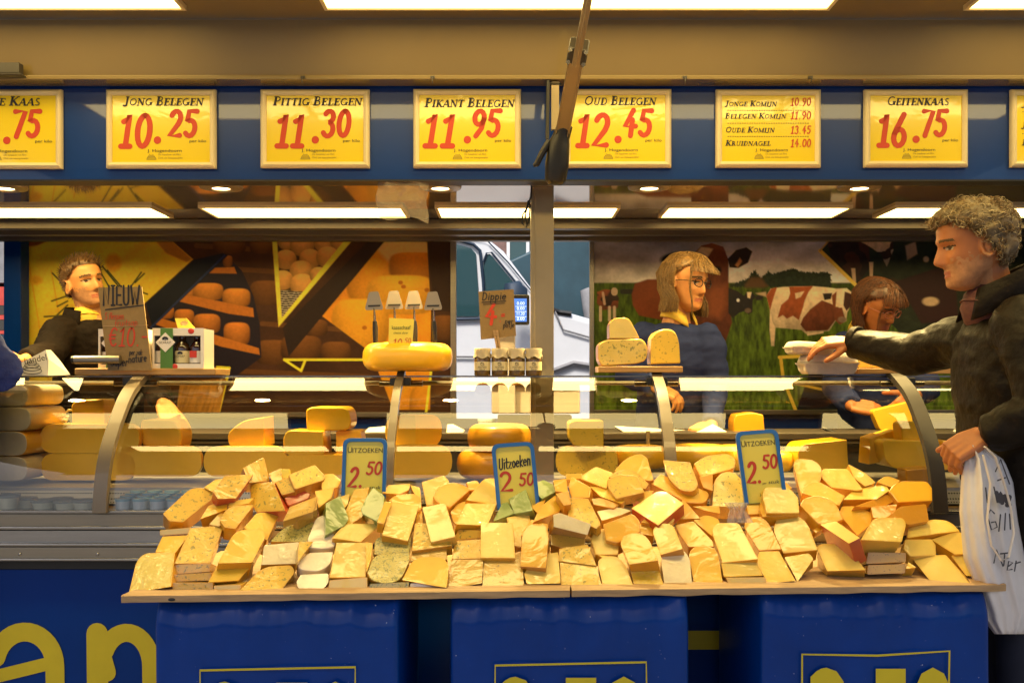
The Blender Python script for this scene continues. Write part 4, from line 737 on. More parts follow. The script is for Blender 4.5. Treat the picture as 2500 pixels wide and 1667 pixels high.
# perforated air grille
gb = MB().add([(XC0, 3.135, .985), (XC1, 3.135, .985), (XC1, 3.165, 1.034), (XC0, 3.165, 1.034)], [(0, 1, 2, 3)])
gm = bpy.data.materials.new('grille'); gm.use_nodes = True; gn = gm.node_tree.nodes; gl_ = gm.node_tree.links
tcn = gn.new('ShaderNodeTexCoord'); vo = gn.new('ShaderNodeTexVoronoi'); vo.inputs['Scale'].default_value = 110; vo.inputs['Randomness'].default_value = 0.; rp = gn.new('ShaderNodeMapRange'); rp.inputs[1].default_value = .30; rp.inputs[2].default_value = .36
mx = gn.new('ShaderNodeMix'); mx.data_type = 'RGBA'; mx.inputs[6].default_value = (.012, .01, .008, 1); mx.inputs[7].default_value = (.45, .40, .33, 1)
gl_.new(tcn.outputs['Object'], vo.inputs[0]); gl_.new(vo.outputs[0], rp.inputs[0]); gl_.new(rp.outputs[0], mx.inputs[0]); gl_.new(mx.outputs[2], gn['Principled BSDF'].inputs['Base Color']); gn['Principled BSDF'].inputs['Roughness'].default_value = .4
cpart(gb, 'air_grille', gm)
cpart(MB().bb((XC0, 3.68, .9), (XC1, 3.71, 1.165)), 'rear_panel', M['dark']); cpart(MB().bb((XC0, 3.66, 1.166), (XC1, 4.0, 1.19)), 'worktop', M['rail'], bevel=.003)
cpart(MB().bb((XC0, 3.665, 1.150), (XC1, 3.675, 1.158)), 'rear_strip', M['rail'])
cpart(MB().bb((XC0, 3.0, .40), (XC1, 3.9, .95)), 'cabinet', M['dark'])

# ------------------------------------------------------------------ cheeses
def rpoly(pts, seg=5):
    out = []; n = len(pts)
    for i, p in enumerate(pts):
        if len(p) < 3 or not p[2]: out.append((p[0], p[1])); continue
        c = Vector(p[:2]); a = Vector(pts[i - 1][:2]) - c; b = Vector(pts[(i + 1) % n][:2]) - c; r = min(p[2], a.length * .49, b.length * .49); a = c + a.normalized() * r; b = c + b.normalized() * r
        for k in range(seg + 1): t = k / seg; q = a * (1 - t) ** 2 + c * 2 * t * (1 - t) + b * t * t; out.append((q.x, q.y))
    return out
def block(name, pts, Y, depth, face, side, label, cat='cheese', group=None, bevel=.005, lean=0., bow=True):
    """a standing piece whose outline was read off the photograph, given its own distance and thickness"""
    P_ = [at(x, y, Y) for x, y in rpoly(pts)]; c = Vector((sum(p.x for p in P_) / len(P_), Y + depth / 2, min(p.z for p in P_)))
    if lean: P_ = [p + Vector((0, (p.z - c.z) * lean, 0)) for p in P_]
    b = MB().prism([p - c for p in P_], (0, depth, 0), 0, 1); b.m[1] = 0
    o = b.build(name, [M[face], M[side]], None, loc=c, bevel=bevel); return tag(o, label, cat, group)
def wprof(R_, h, b=.44):
    out = [(0, 0)]
    for k in range(11):
        th = math.pi * (k / 10 - .5); s, c = math.sin(th), math.cos(th); out.append((R_ - b * h + b * h * abs(c) ** .9, h / 2 + h / 2 * math.copysign(abs(s) ** .82, s)))
    return out + [(0, h)]
def wheel(x0, x1, y0, y1, Y, label, a0=0., a1=180., face='goldbox', rind='rindbox', rz=0., dx=0., group='cheese wheels in the glass counter', name='round_cheese', Rm=None):
    w = (x1 - x0) * Y / F; hh = (y1 - y0) * Y / F; R_ = Rm or w / 2; c = at((x0 + x1) / 2 + dx, y1, Y); b = MB().lathe(wprof(R_, hh), 28, math.radians(a0), math.radians(a1), mi=1, mcap=0)
    o = b.build(name, [M[face], M[rind]], None, loc=c, smooth=40); o.rotation_euler = (0, 0, math.radians(rz)); return tag(o, label, 'cheese', group)
Y1 = 3.30
# goat logs at the left
for y0, y1, xr, c_, l_ in ((939, 993, 68, 'greybox', 'top one of the four grey rounds stacked at the left edge'), (994, 1052, 75, 'greybox', 'second grey round from the top of the stack at the left edge'), (1053, 1113, 66, 'white', 'whitish round with orange rind, third in the stack at the left edge'), (1115, 1174, 66, 'greybox', 'lowest grey round of the stack at the left edge')):
    block('cheese_log', [(-90, y0, 30), (xr, y0, 30), (xr, y1, 30), (-90, y1, 30)], 3.2, .26, c_, 'rindbox' if c_ == 'white' else 'greybox', l_, bevel=.004)
wheel(98, 340, 1035, 1106, Y1, 'upper half wheel under the yellow cube near the left end'); wheel(100, 330, 1107, 1172, Y1, 'lower half wheel directly on the deck near the left end')
block('cheese_piece', [(173, 987, 8), (188, 976, 8), (252, 974, 5), (255, 1038, 5), (215, 1044), (176, 1040, 10)], 3.33, .10, 'yelbox', 'yelbox', 'small bright cube on the leftmost pair of half wheels', bevel=.006)
wheel(284, 492, 1090, 1163, Y1, 'half wheel carrying a rounded block, right of the left curved support'); block('cheese_piece', [(340, 1024, 14), (430, 1023, 16), (446, 1060, 30), (440, 1092, 14), (425, 1097, 6), (345, 1092, 16)], 3.34, .12, 'goldbox', 'rindbox', 'rounded block on top of the half wheel beside the left support', bevel=.012)
wheel(497, 700, 1090, 1163, Y1, 'half wheel with a tall wedge on top, behind the leaning herb pieces', face='goldbox'); block('cheese_piece', [(553, 1060, 30), (590, 1026, 30), (644, 1018), (647, 1090), (560, 1093, 22)], 3.34, .14, 'goldbox', 'rindbox', 'tall wedge with flat right edge standing on a half wheel', bevel=.004)
wheel(684, 945, 1110, 1170, Y1, 'broad half wheel behind the first blue edged price card', face='goldbox'); block('cheese_piece', [(690, 1072, 24), (700, 1050, 16), (788, 1052), (792, 1110), (694, 1112, 22)], 3.30, .14, 'goldbox', 'rindbox', 'quarter wheel left of a gap, under the topmost rounded block', bevel=.004)
block('cheese_piece', [(820, 1052), (880, 1050, 10), (888, 1110), (820, 1110)], 3.36, .10, 'goldbox', 'rindbox', 'quarter wheel half hidden behind the first price card', bevel=.004)
block('cheese_piece', [(746, 1000, 14), (760, 993, 10), (850, 994, 16), (858, 1030, 30), (850, 1050, 10), (765, 1053, 10), (748, 1048, 14)], 3.34, .14, 'yelbox', 'rindbox', 'rounded block topmost on the broad stack left of the first price card', bevel=.010)
wheel(936, 1092, 1013, 1093, 3.36, 'cut wheel with its corner facing out, right of the second support', a0=38, a1=168, face='yelbox'); 
wheel(930, 1104, 1086, 1166, Y1, 'half wheel right of the second support, under the cornered one', face='goldbox')
wheel(1141, 1297, 1034, 1101, 3.36, 'orange brown whole wheel above another, left of the middle post', a0=0, a1=360, face='orangebox', rind='orangebox'); wheel(1115, 1290, 1097, 1165, 3.38, 'orange brown whole wheel on the deck behind the middle price card', a0=0, a1=360, face='orangebox', rind='orangebox')
block('cheese_piece', [(1387, 1032, 8), (1400, 1026, 6), (1474, 1026), (1474, 1096), (1440, 1097), (1400, 1088, 14), (1388, 1070, 14)], 3.30, .12, 'herby', 'herby', 'speckled herb cube standing on a herb half wheel right of the post', bevel=.005)
wheel(1356, 1510, 1088, 1164, 3.34, 'speckled herb half wheel under the herb cube', face='herby', rind='rindbox', a0=-20, a1=170)
wheel(1490, 1640, 1088, 1140, 3.40, 'glossy orange whole wheel behind the third support', a0=0, a1=360, face='rindbox'); wheel(1620, 1790, 1086, 1140, 3.36, 'orange whole wheel behind the glossy pieces right of the third support', a0=0, a1=360, face='rindbox')
wheel(1735, 1850, 1086, 1145, 3.50, 'pale round wheel just behind the third price card', a0=0, a1=360, face='goldbox', rind='goldbox'); wheel(1870, 1936, 1100, 1150, 3.42, 'round cheese edge right of the third price card', a0=0, a1=360, face='goldbox', rind='yelbox')
block('cheese_piece', [(1790, 1030, 12), (1797, 1012, 6), (1838, 1006, 4), (1864, 1012, 5), (1868, 1056), (1792, 1060, 6)], 3.80, .10, 'orangebox', 'orangebox', 'rough crusted old piece on the worktop behind the third price card', bevel=.006)
block('cheese_piece', [(1655, 1064, 4), (1680, 1057, 3), (1728, 1062, 4), (1728, 1092), (1656, 1088)], 3.70, .09, 'yelbox', 'rindbox', 'small piece pressed by the hand of the woman in glasses', bevel=.004)
block('cheese_piece', [(1947, 1102, 16), (1960, 1084, 20), (2068, 1073, 3), (2072, 1146), (1950, 1148, 16)], 3.34, .16, 'goldbox', 'rindbox', 'half wheel with a flat right edge, alone before the knife', bevel=.004)
block('cheese_piece', [(2155, 1080, 12), (2162, 1074, 6), (2266, 1076), (2300, 1144), (2180, 1144, 22), (2160, 1120, 14)], 3.32, .16, 'yelbox', 'yelbox', 'big wheel piece beneath the yellow cube by the right support', bevel=.008)
block('cheese_piece', [(2200, 1034, 5), (2210, 1029, 4), (2254, 1030, 5), (2266, 1076), (2203, 1076)], 3.35, .08, 'yelbox', 'yelbox', 'bright yellow cube on the big piece by the right support', bevel=.005)
block('cheese_piece', [(2124, 1070), (2152, 1060), (2160, 1075), (2152, 1128), (2120, 1134)], 3.40, .10, 'goldbox', 'rindbox', 'thin upright slab left of the big piece by the right support', bevel=.003)
block('cheese_piece', [(2146, 1062), (2186, 1048), (2192, 1078), (2150, 1080)], 3.45, .08, 'yelbox', 'yelbox', 'grated looking piece behind the yellow cube', bevel=.004)
block('cheese_piece', [(2300, 1075, 8), (2342, 1078, 14), (2350, 1140, 10), (2300, 1150)], 3.36, .12, 'goldbox', 'rindbox', 'cheese piece right of the right support beside the cuff', bevel=.006)
block('cheese_piece', [(2212, 1146), (2274, 1142), (2282, 1200), (2214, 1204)], 3.20, .08, 'orangebox', 'orangebox', 'orange piece seen through the glass at the right support foot', bevel=.005)
block('cheese_piece', [(2128, 1002, 10), (2220, 980), (2232, 1044), (2180, 1054), (2150, 1052, 10)], 3.86, .05, 'goldbox', 'rindbox', 'big flat piece held up by the woman looking down', bevel=.004)
# cheese curls and green tray at the left
tr = empty('tray', at(120, 1040, 3.42), 'green tray heaped with white cheese curls behind the left half wheels', 'tray'); t0 = at(120, 1040, 3.42)
MB().bb((-.06, -.04, -.02), (.06, .06, .0)).build('dish', M['greenish'], tr, bevel=.004)
b = MB()
for k in range(70):
    p = Vector((R.uniform(-.055, .055), R.uniform(-.03, .05), R.uniform(0, .055))); d = Vector((R.uniform(-1, 1), R.uniform(-1, 1), R.uniform(-.5, .8))).normalized() * .012; b.tube([p - d, p + Vector((0, 0, .004)), p + d], [.004, .006, .003], 5)
b.build('curls', M['cheese_curd'], tr, smooth=60)
# tubs and jars on the front deck
def cup(x, Y, r0, r1, h, z, m0, m1, name, label, grp, lid=True):
    t = empty(name, ((x - 1250) * Y / F, Y, z), label, 'tub' if 'tub' in name else 'jar', grp); MB().lathe([(0, 0), (r0, 0), (r1, h), (r1 - .002, h)] + ([(0, h)] if not lid else []), 16).build('body', m0, t, smooth=40)
    if lid: MB().lathe([(r1 + .002, h - .005), (r1 + .002, h + .003), (0, h + .003)], 16).build('lid', m1, t, smooth=30)
for i, (x, Y) in enumerate(((20, 3.0), (62, 3.06), (105, 3.0), (150, 3.05), (160, 2.99), (205, 3.0))): cup(x, Y, .026, .034, .035 if i else .05, .979, M['cup'], G_FILM, 'dairy_tub', ['open tub of yellow spread at the left end of the front shelf', 'clear lidded tub behind the open tub of yellow spread', 'second clear lidded tub along the front shelf', 'clear lidded tub against the grille before the left support', 'white rimmed tub at the front of the left shelf', 'clear lidded tub touching the foot of the left support'][i], 'tubs on the front shelf')
for r_ in range(4):
    for c_ in range(4): cup(300 + c_ * 42 + r_ * 12, 2.99 + r_ * .038, .021, .022, .040 + .004 * r_, .979, M['milk'], M['cyan_lid'], 'dairy_jar', 'small white jar with blue lid in the block of jars on the front shelf', 'white jars with blue lids on the front shelf')

# ------------------------------------------------------------------ things standing on the counter top
ZT = 1.4125
def plank(name, x0, x1, y0, y1, Y, dep, label, m='wood_gold', sk=0):
    p, q = at(x0, y1, Y), at(x1, y0, Y); c = Vector(((p.x + q.x) / 2, Y + dep / 2, p.z)); b = MB().box((0, 0, (q.z - p.z) / 2), (q.x - p.x, dep, q.z - p.z)); o = b.build(name, M[m], None, loc=c, bevel=.003); o.rotation_euler = (0, 0, sk); return tag(o, label, 'board')
plank('wooden_board', 182, 524, 899, 915, 3.24, .18, 'wooden board carrying the juice boxes and the NIEUW card', sk=.02); plank('wooden_board', 1462, 1668, 894, 909, 3.24, .17, 'short board carrying three speckled cheeses above the third support', sk=-.02); plank('wooden_board', 2095, 2336, 899, 912, 3.26, .2, 'board above the right support, partly behind the reaching sleeve', sk=.02)
block('cheese_piece', [(1460, 840, 14), (1480, 829, 16), (1570, 826, 18), (1583, 850, 14), (1578, 880, 14), (1556, 888, 10), (1470, 894, 16), (1461, 880, 14)], 3.26, .10, 'herbp', 'rind', 'whitish herb speckled block lying on the short board', bevel=.005)
block('cheese_piece', [(1488, 826), (1487, 790, 18), (1500, 776, 14), (1535, 775, 14), (1562, 826, 4)], 3.27, .08, 'glossypale', 'rind', 'cling wrapped wedge on top of the herb speckled block', bevel=.004)
block('cheese_piece', [(1588, 889), (1590, 820, 26), (1612, 803, 22), (1646, 804, 24), (1658, 830, 20), (1662, 887)], 3.26, .09, 'herby', 'herbp', 'yellow green speckled arched block standing at the right of the short board', bevel=.006)
block('cheese_slab', [(2086, 892), (2090, 866, 6), (2160, 868), (2300, 886, 4), (2332, 896), (2090, 898)], 3.30, .12, 'herbp', 'gold', 'low speckled slab on the board under the reaching sleeve', bevel=.004)
# wheel with slicers
w_ = wheel(886, 1105, 838, 906, 3.35, 'smooth orange whole cheese with slicers stuck in it', a0=0, a1=360, face='rindbox', rind='rindbox', group=None)
ymid = 3.35
sl_ = [(913, 711, 750, 3.31, 'leftmost of the four cheese slicers stuck in the whole cheese'), (962, 709, 748, 3.41, 'second cheese slicer from the left, behind the yellow card'), (1010, 709, 748, 3.41, 'third cheese slicer from the left, behind the yellow card'), (1057, 711, 750, 3.31, 'rightmost of the four cheese slicers stuck in the whole cheese')]
for x, y0, y1, Y, l_ in sl_:
    t = empty('cheese_slicer', at(x, 838, Y), l_, 'cheese slicer', 'cheese slicers stuck in the whole cheese'); o_ = at(x, 838, Y)
    pts = [(x - 12, y0 + 2, 4), (x + 10, y0, 4), (x + 22, y1, 2), (x + 21, y1 + 6, 6), (x - 21, y1 + 7, 6), (x - 21, y1, 2)]; b = MB().prism([at(a, c, Y) - o_ for a, c in rpoly(pts, 3)], (0, .0016, 0)); b.build('blade', M['blade'], t)
    b = MB().prism([at(a, c, Y - .002) - o_ for a, c in ((x - 15, y1 - 5), (x + 16, y1 - 6), (x + 15, y1 - 2), (x - 14, y1 - 1))], (0, .0016, 0)); b.build('slot', M['dark'], t)
    b = MB().tube([at(x, y1 + 3, Y) - o_, at(x + 1, y1 + 12, Y) - o_, at(x + 2, 786, Y) - o_], [.016, .005, .0045], 8, ry=[.002, .0035, .0045]); b.build('neck', M['steel'], t, smooth=50)
    b = MB().tube([at(x + 2, 784, Y) - o_, at(x + 3, 800, Y) - o_, at(x + 4, 842, Y) - o_], [.0075, .0095, .0085], 10); b.build('handle', M['black_rubber'], t, smooth=50)
def card(name, quad, Y, mt, label, cat, th=.003, tilt=0.):
    P_ = [at(x, y, Y) for x, y in quad]; c = Vector((sum(p.x for p in P_) / 4, Y, min(p.z for p in P_))); t = empty(name, c, label, cat); MB().prism([p - c for p in P_], (0, th, 0)).build('card', mt, t); return t, c
def putxt(fl_, fn): pass
t, c = card('price_card', [(950, 776), (1011, 779), (1006, 853), (948, 851)], 3.22, M['tag_yellow'], 'small yellow card reading kaasschaaf 10.50 in front of the slicers', 'price card')
def loc(x, y, Y, c): p = at(x, y, Y) - c; return p.x, p.z
fl = Flat(); fl.text('kaasschaaf', .019, *loc(957, 804, 3.22, c), fit=.064); fl.text('cheese slicer', .011, *loc(961, 815, 3.22, c), fit=.05, shear=.2); fl.build('lettering', M['greenish'], t); fl = Flat(); fl.strokes('10.', .030, *loc(957, 848, 3.22, c), lw=.09, slant=.2); fl.strokes('50', .018, *loc(987, 838, 3.22, c), lw=.1, slant=.2); fl.build('price', M['red_ink'], t)
# NIEUW cardboard
Yc = 3.215
t, c = card('cardboard_sign', [(239, 702), (346, 700), (371, 904), (263, 905)], Yc, M['cardboard'], 'tall handwritten cardboard sign reading NIEUW with euro ten', 'cardboard sign', .004)
fl = Flat(); fl.strokes('NIEUW', .066, *loc(251, 745, Yc, c), fit=.130, lw=.10, slant=.0); fl.line([loc(258, 756, Yc, c), loc(351, 745, Yc, c)], .004, True); fl.strokes('Supernatuurlijk'[:5], .028, *loc(270, 893, Yc, c), fit=.06, lw=.12); fl.strokes('nature', .026, *loc(314, 886, Yc, c), fit=.064, lw=.12, rot=.1); fl.strokes('per zak', .018, *loc(316, 866, Yc, c), fit=.045, lw=.12); fl.build('lettering', M['ink'], t)
fl = Flat(); fl.strokes('€10.-', .066, *loc(265, 846, Yc, c), fit=.135, lw=.085, slant=.1); fl.strokes('8 flessen'.replace('8', 'S'), .022, *loc(256, 779, Yc, c), fit=.065, lw=.09); fl.strokes('fruitsap', .020, *loc(280, 796, Yc, c), fit=.08, lw=.09, rot=.05); fl.build('price', M['red_ink'], t); fl = Flat(); fl.line([loc(251, 796, Yc, c), loc(362, 794, Yc, c)], .002); fl.build('crease', M['wood'], t)
def juice(x0, x1, y0, y1, Y, label):
    c = at((x0 + x1) / 2, y1, Y); t = empty('juice_box', c, label, 'juice box', 'white six pack juice boxes'); w = (x1 - x0) * Y / F; h = (y1 - y0) * Y / F; d = .11
    MB().bb((-w / 2, 0, 0), (w / 2, .003, h * .15)).bb((-w / 2, 0, h * .82), (w / 2, .003, h)).bb((-w / 2, 0, h * .15), (-w / 2 + .007, .003, h * .82)).bb((w / 2 - .012, 0, h * .15), (w / 2, .003, h * .82)).bb((-w / 2, .003, 0), (-w / 2 + .002, d, h)).bb((w / 2 - .002, .003, 0), (w / 2, d, h)).bb((-w / 2, d - .002, 0), (w / 2, d, h)).bb((-w / 2, .003, h - .002), (w / 2, d, h)).bb((-w / 2, .003, 0), (w / 2, d, .003)).build('carton', M['carton_white'], t)
    for k, (bx, lb, jm) in enumerate(((-.36, 'carton_white', 'juice_dark'), (.02, 'tag_yellow', 'juice_brown'), (.31, 'label_red', 'juice_dark'))):
        x = bx * w; r = .026; b = MB().lathe([(0, .004), (r, .004), (r, h * .52), (r * .9, h * .60), (r * .45, h * .70), (r * .45, h * .8), (0, h * .8)], 18, c=(x, .035, 0)); bo = b.build('bottle', M[jm], t, smooth=40)
        b = MB().lathe([(r + .0006, h * .17), (r + .0006, h * .46)], 20, math.pi * 1.05, math.pi * 1.95, c=(x, .035, 0)); b.build('bottle_label', M['carton_white' if lb != 'tag_yellow' else 'jar_label'], bo, smooth=60)
        if lb == 'label_red': MB().bb((x - .018, .0065, h * .30), (x + .006, .0085, h * .46)).build('red_mark', M['label_red'], bo)
    MB().bb((-w * .34, -.0025, h * .0), (-w * .10, -.0005, h * .995)).build('green_band', M['label_green'], t)
    dq = .034; b = MB().prism([(-w * .24 + a * dq, -.005, h * .66 + e * dq) for a, e in ((0, -1), (1, 0), (0, 1), (-1, 0))], (0, .002, 0)); b.build('diamond_badge', M['carton_white'], t)
    fl = Flat(); fl.text('SCHULP', .011, -w * .24, h * .63, fit=.040, align=.5); 
    fl.put(*ribbon(arc(-w * .24, h * .74, .007, .005, 0, 180, 8), .007)); fl.line([(-w * .24, h * .70), (-w * .24, h * .76)], .003); fl.build('lettering', M['ink'], t, d=.0062)
    fl = Flat(); fl.text('SCHULP', .010, w * .02, h * .31, fit=.034, align=.5); fl.put(*ribbon(arc(w * .02, h * .40, .006, .004, 0, 180, 8), .006)); fl.line([(w * .02, h * .37), (w * .02, h * .42)], .0025); fl.build('bottle_print', M['ink'], t, d=-.0072)
    for ax, az in ((.25, .93), (-.07, .08)): MB().ball((ax * w, -.0005, az * h), (.011, .002, .010), 12).build('printed_apple', M['label_red'], t, smooth=60)
    b = MB(); hp = [(-.02, .03, h), (.035, .03, h), (.02, .03, h + .030), (-.03, .03, h + .034)]; b.prism([(a, e, z) for a, e, z in ((-.012, .03, h), (.05, .03, h), (.018, .03, h + .036), (-.022, .03, h + .036))], (0, .002, 0)); b.build('handle_tab', M['tag_yellow'], t)
    MB().ball((.010, .0295, h + .018), (.013, .0015, .008), 12).build('handle_hole', M['wood'], t, smooth=60)
juice(372, 498, 801, 903, 3.25, 'white juice box standing clear at the right end of the board'); juice(240, 362, 803, 905, 3.265, 'white juice box mostly hidden by the NIEUW card')
b = MB().tube([at(183, 878, 3.2), at(294, 877, 3.2)], .0135, 16); c = at(238, 880, 3.2); b.v = [tuple(Vector(p) - c) for p in b.v]; tube_o = b.build('label_tube', M['alu'], None, loc=c, smooth=40); tag(tube_o, 'grey metal tube in front of the NIEUW card', 'tube'); MB().tube([at(176, 878, 3.2) - c, at(186, 878, 3.2) - c], .0125, 12).build('end_cap', M['dark'], tube_o, smooth=40)
# wrapped packet at the far left
t = empty('paper_packet', at(100, 915, 3.2), 'white printed paper packet with a cheese drawing at the left end', 'paper packet'); c = at(100, 915, 3.2)
MB().add([at(x, y, Y) - c for x, y, Y in ((35, 917, 3.18), (36, 893, 3.18), (112, 854, 3.2), (118, 876, 3.19), (117, 917, 3.18), (148, 882, 3.24), (172, 915, 3.24), (124, 854, 3.22), (60, 915, 3.30), (140, 915, 3.32))], [(0, 1, 2, 3, 4), (2, 7, 5, 6, 4, 3), (1, 8, 7, 2), (8, 9, 6, 5, 7), (0, 8, 1)]).build('wrapper', M['paper'], t)
fl = Flat()
for k, (rx, ry, yy) in enumerate(((24, 8, 905), (22, 7, 898), (18, 6, 892), (12, 5, 886))): fl.line([loc(75 + rx * math.cos(a * .35), yy - ry * math.sin(a * .35), 3.17, c) for a in range(19)], .002)
fl.text('handel', .030, *loc(58, 888, 3.17, c), fit=.075, rot=.18); me = fl.build('lettering', M['ink'], t, d=.022)
# mustard jars and the Dippie card
for i, x in enumerate((1178, 1220, 1262, 1303)):
    Y = 3.22; c = at(x, 917, Y + .028); t = empty('mustard_jar', c, ['mustard jar with paper lid, leftmost of the four under the Dippie card', 'mustard jar with paper lid, second from left under the Dippie card', 'mustard jar with paper lid, third from left under the Dippie card', 'mustard jar with paper lid, rightmost of the four, nearest the post'][i], 'jar', 'mustard jars in a row'); h = .092
    MB().lathe([(0, 0), (.026, 0), (.028, .004), (.028, .062), (.024, .070), (.024, .076), (0, .076)], 20).build('glass_jar', M['jar_mustard'], t, smooth=40)
    MB().lathe([(.0285, .018), (.0285, .048)], 22, math.pi * 1.06, math.pi * 1.94).build('label', M['jar_label'], t, smooth=60)
    b = MB(); n = 36; V = []
    for j in range(n):
        a = 2 * math.pi * j / n; rr = .031 + .0028 * math.sin(a * 9 + i) + .002 * math.sin(a * 4 + 2 * i); V += [(.027 * math.cos(a), .027 * math.sin(a), .094), (.029 * math.cos(a), .029 * math.sin(a), .090), (.0275 * math.cos(a), .0275 * math.sin(a), .078), (rr * math.cos(a), rr * math.sin(a), .062 + .004 * math.sin(a * 5 + i))]
    b.add(V, [(4 * j + k, 4 * ((j + 1) % n) + k, 4 * ((j + 1) % n) + k + 1, 4 * j + k + 1) for j in range(n) for k in range(3)] + [tuple(4 * j for j in range(n))]); b.build('paper_lid', M['kraft'], t, smooth=50)
    fl = Flat(); fl.text('MOSTERD', .009, 0, .026, fit=.030, align=.5); fl.text('DILLE', .008, 0, .018, fit=.018, align=.5); fl.line(arc(0, .040, .006, .005, 20, 330, 10), .0014); fl.line([(-.006, .045), (.008, .037)], .0014); fl.build('lettering', M['ink'], t, d=.0292)
Yc = 3.26; t, c = card('cardboard_sign', [(1168, 712), (1254, 706), (1260, 820), (1174, 829)], Yc, M['cardboard'], 'handwritten cardboard card reading Dippie, held by a peg over the jars', 'cardboard sign', .003)
fl = Flat(); fl.strokes('Dippie', .026, *loc(1176, 733, Yc, c), fit=.086, lw=.13, rot=.03); fl.line([loc(1177, 738, Yc, c), loc(1235, 735, Yc, c)], .003, True); fl.line([loc(1180, 743, Yc, c), loc(1232, 740, Yc, c)], .002, True); fl.strokes('per', .018, *loc(1232, 790, Yc, c), fit=.03, lw=.12); fl.strokes('potje', .018, *loc(1228, 800, Yc, c), fit=.04, lw=.12, rot=.05) if 'j' in GL else fl.strokes('potze', .018, *loc(1228, 800, Yc, c), fit=.04, lw=.12, rot=.05); fl.build('lettering', M['ink'], t); fl = Flat(); fl.strokes('4', .070, *loc(1182, 792, Yc, c), lw=.16); fl.strokes('=', .034, *loc(1222, 782, Yc, c), lw=.12); fl.strokes('.', .03, *loc(1218, 786, Yc, c)); fl.build('price', M['red_ink'], t)
b = MB(); 
for s_ in (-1, 1): b.prism([at(x, y, Yc - .008) - c + Vector((0, 0, 0)) for x, y in ((1203 + (6 if s_ > 0 else 0), 806), (1210 + (6 if s_ > 0 else 0), 806), (1218 + (5 if s_ > 0 else 0), 850), (1211 + (5 if s_ > 0 else 0), 850))], (0, .006, 0))
b.build('peg', M['wood'], t)
# weighing scale
c = at(1300, 1058, 3.86); t = empty('weighing_scale', c, 'white shop scale with blue lit display on a column behind the post', 'weighing scale')
def q(x, y, Y): return tuple(at(x, y, Y) - c)
MB().bb(q(1200, 1010, 3.82), q(1408, 938, 4.02)).build('body', M['white_plastic'], t, bevel=.008); MB().bb(q(1196, 940, 3.80), q(1412, 930, 4.04)).build('platter', M['steel'], t, bevel=.004); MB().bb(q(1215, 1058, 3.84), q(1390, 1011, 4.0)).build('foot', M['dark'], t)
MB().bb(q(1216, 1010, 3.78), q(1258, 790, 3.815)).build('column', M['white_plastic'], t, bevel=.006); MB().bb(q(1180, 792, 3.72), q(1292, 722, 3.77)).build('display_case', M['dark'], t, bevel=.006); MB().bb(q(1185, 785, 3.714), q(1286, 729, 3.719)).build('screen', M['screen'], t)
fl = Flat()
for k, s_ in enumerate(('0.00', '0.00', '11.30', '0.00')): p = Vector(q(1262, 744 + k * 12.5, 3.713)); fl.text(s_, .017, p.x, p.z, fit=.030); 
for k in range(3): p = Vector(q(1258, 748 + k * 12.5, 3.713)); p2 = Vector(q(1285, 748 + k * 12.5, 3.713)); fl.line([(p.x, p.z), (p2.x, p2.z)], .0015)
me = fl.build('readout', M['screen_text'], t, d=-(q(1262, 744, 3.713)[1]) + .0)
# egg cartons
def carton(x0, x1, y0, y1, Y, label, rz=0., tilt=0.):
    c = at((x0 + x1) / 2, y1, Y + .05); w = (x1 - x0) * Y / F; h = (y1 - y0) * Y / F; t = empty('egg_carton', c, label, 'egg carton', 'grey pulp egg cartons', rz=rz); t.rotation_euler[1] = tilt; d = .10; n = 5; k = 9
    b = MB(); V = []; prof_ = [(.0, .86), (.18, .96), (.42, 1.0), (.50, 1.06), (.54, 1.06), (.56, 1.0), (.80, .94), (.96, .86), (1., .80)]; N = 48
    def ring(z, s, wob):
        out = []
        for j in range(N):
            a = 2 * math.pi * j / N; ca, sa = math.cos(a), math.sin(a); e = .28; x = math.copysign(abs(ca) ** e, ca); y = math.copysign(abs(sa) ** e, sa); f_ = 1 - wob * .10 * (.5 + .5 * math.cos(x * math.pi * 5)) * (abs(sa) > .25) - wob * .08 * (.5 + .5 * math.cos(y * math.pi * 2)) * (abs(ca) > .6); out.append((x * w / 2 * s * (1 if abs(sa) > .25 else f_), y * d / 2 * s * f_, z * h))
        return out
    for z, s in prof_: V += ring(z, s, 1. if z < .45 else .0)
    b.add(V, [(i * N + j, i * N + (j + 1) % N, (i + 1) * N + (j + 1) % N, (i + 1) * N + j) for i in range(len(prof_) - 1) for j in range(N)] + [tuple(range(N)), tuple(range(len(prof_) * N - 1, (len(prof_) - 1) * N - 1, -1))]); lo = b
    lid = MB(); lo2 = MB(); m_ = [i for i in range(len(prof_)) if prof_[i][0] <= .54]
    V1 = V[:5 * N]; lo2.add(V1, [(i * N + j, i * N + (j + 1) % N, (i + 1) * N + (j + 1) % N, (i + 1) * N + j) for i in range(4) for j in range(N)] + [tuple(range(N))]); lo2.build('tray', M['pulp'], t, smooth=55)
    V2 = V[5 * N:]; lid.add([(x, y, z + .001) for x, y, z in V2], [(i * N + j, i * N + (j + 1) % N, (i + 1) * N + (j + 1) % N, (i + 1) * N + j) for i in range(3) for j in range(N)] + [tuple(range(3 * N, 4 * N))]); lid.build('lid', M['pulp'], t, smooth=55)
carton(1952, 2088, 862, 913, 3.22, 'closed pulp egg carton standing on the counter glass', .06); carton(1920, 2028, 836, 866, 3.21, 'egg carton being lifted by the reaching hand', .10, .05)
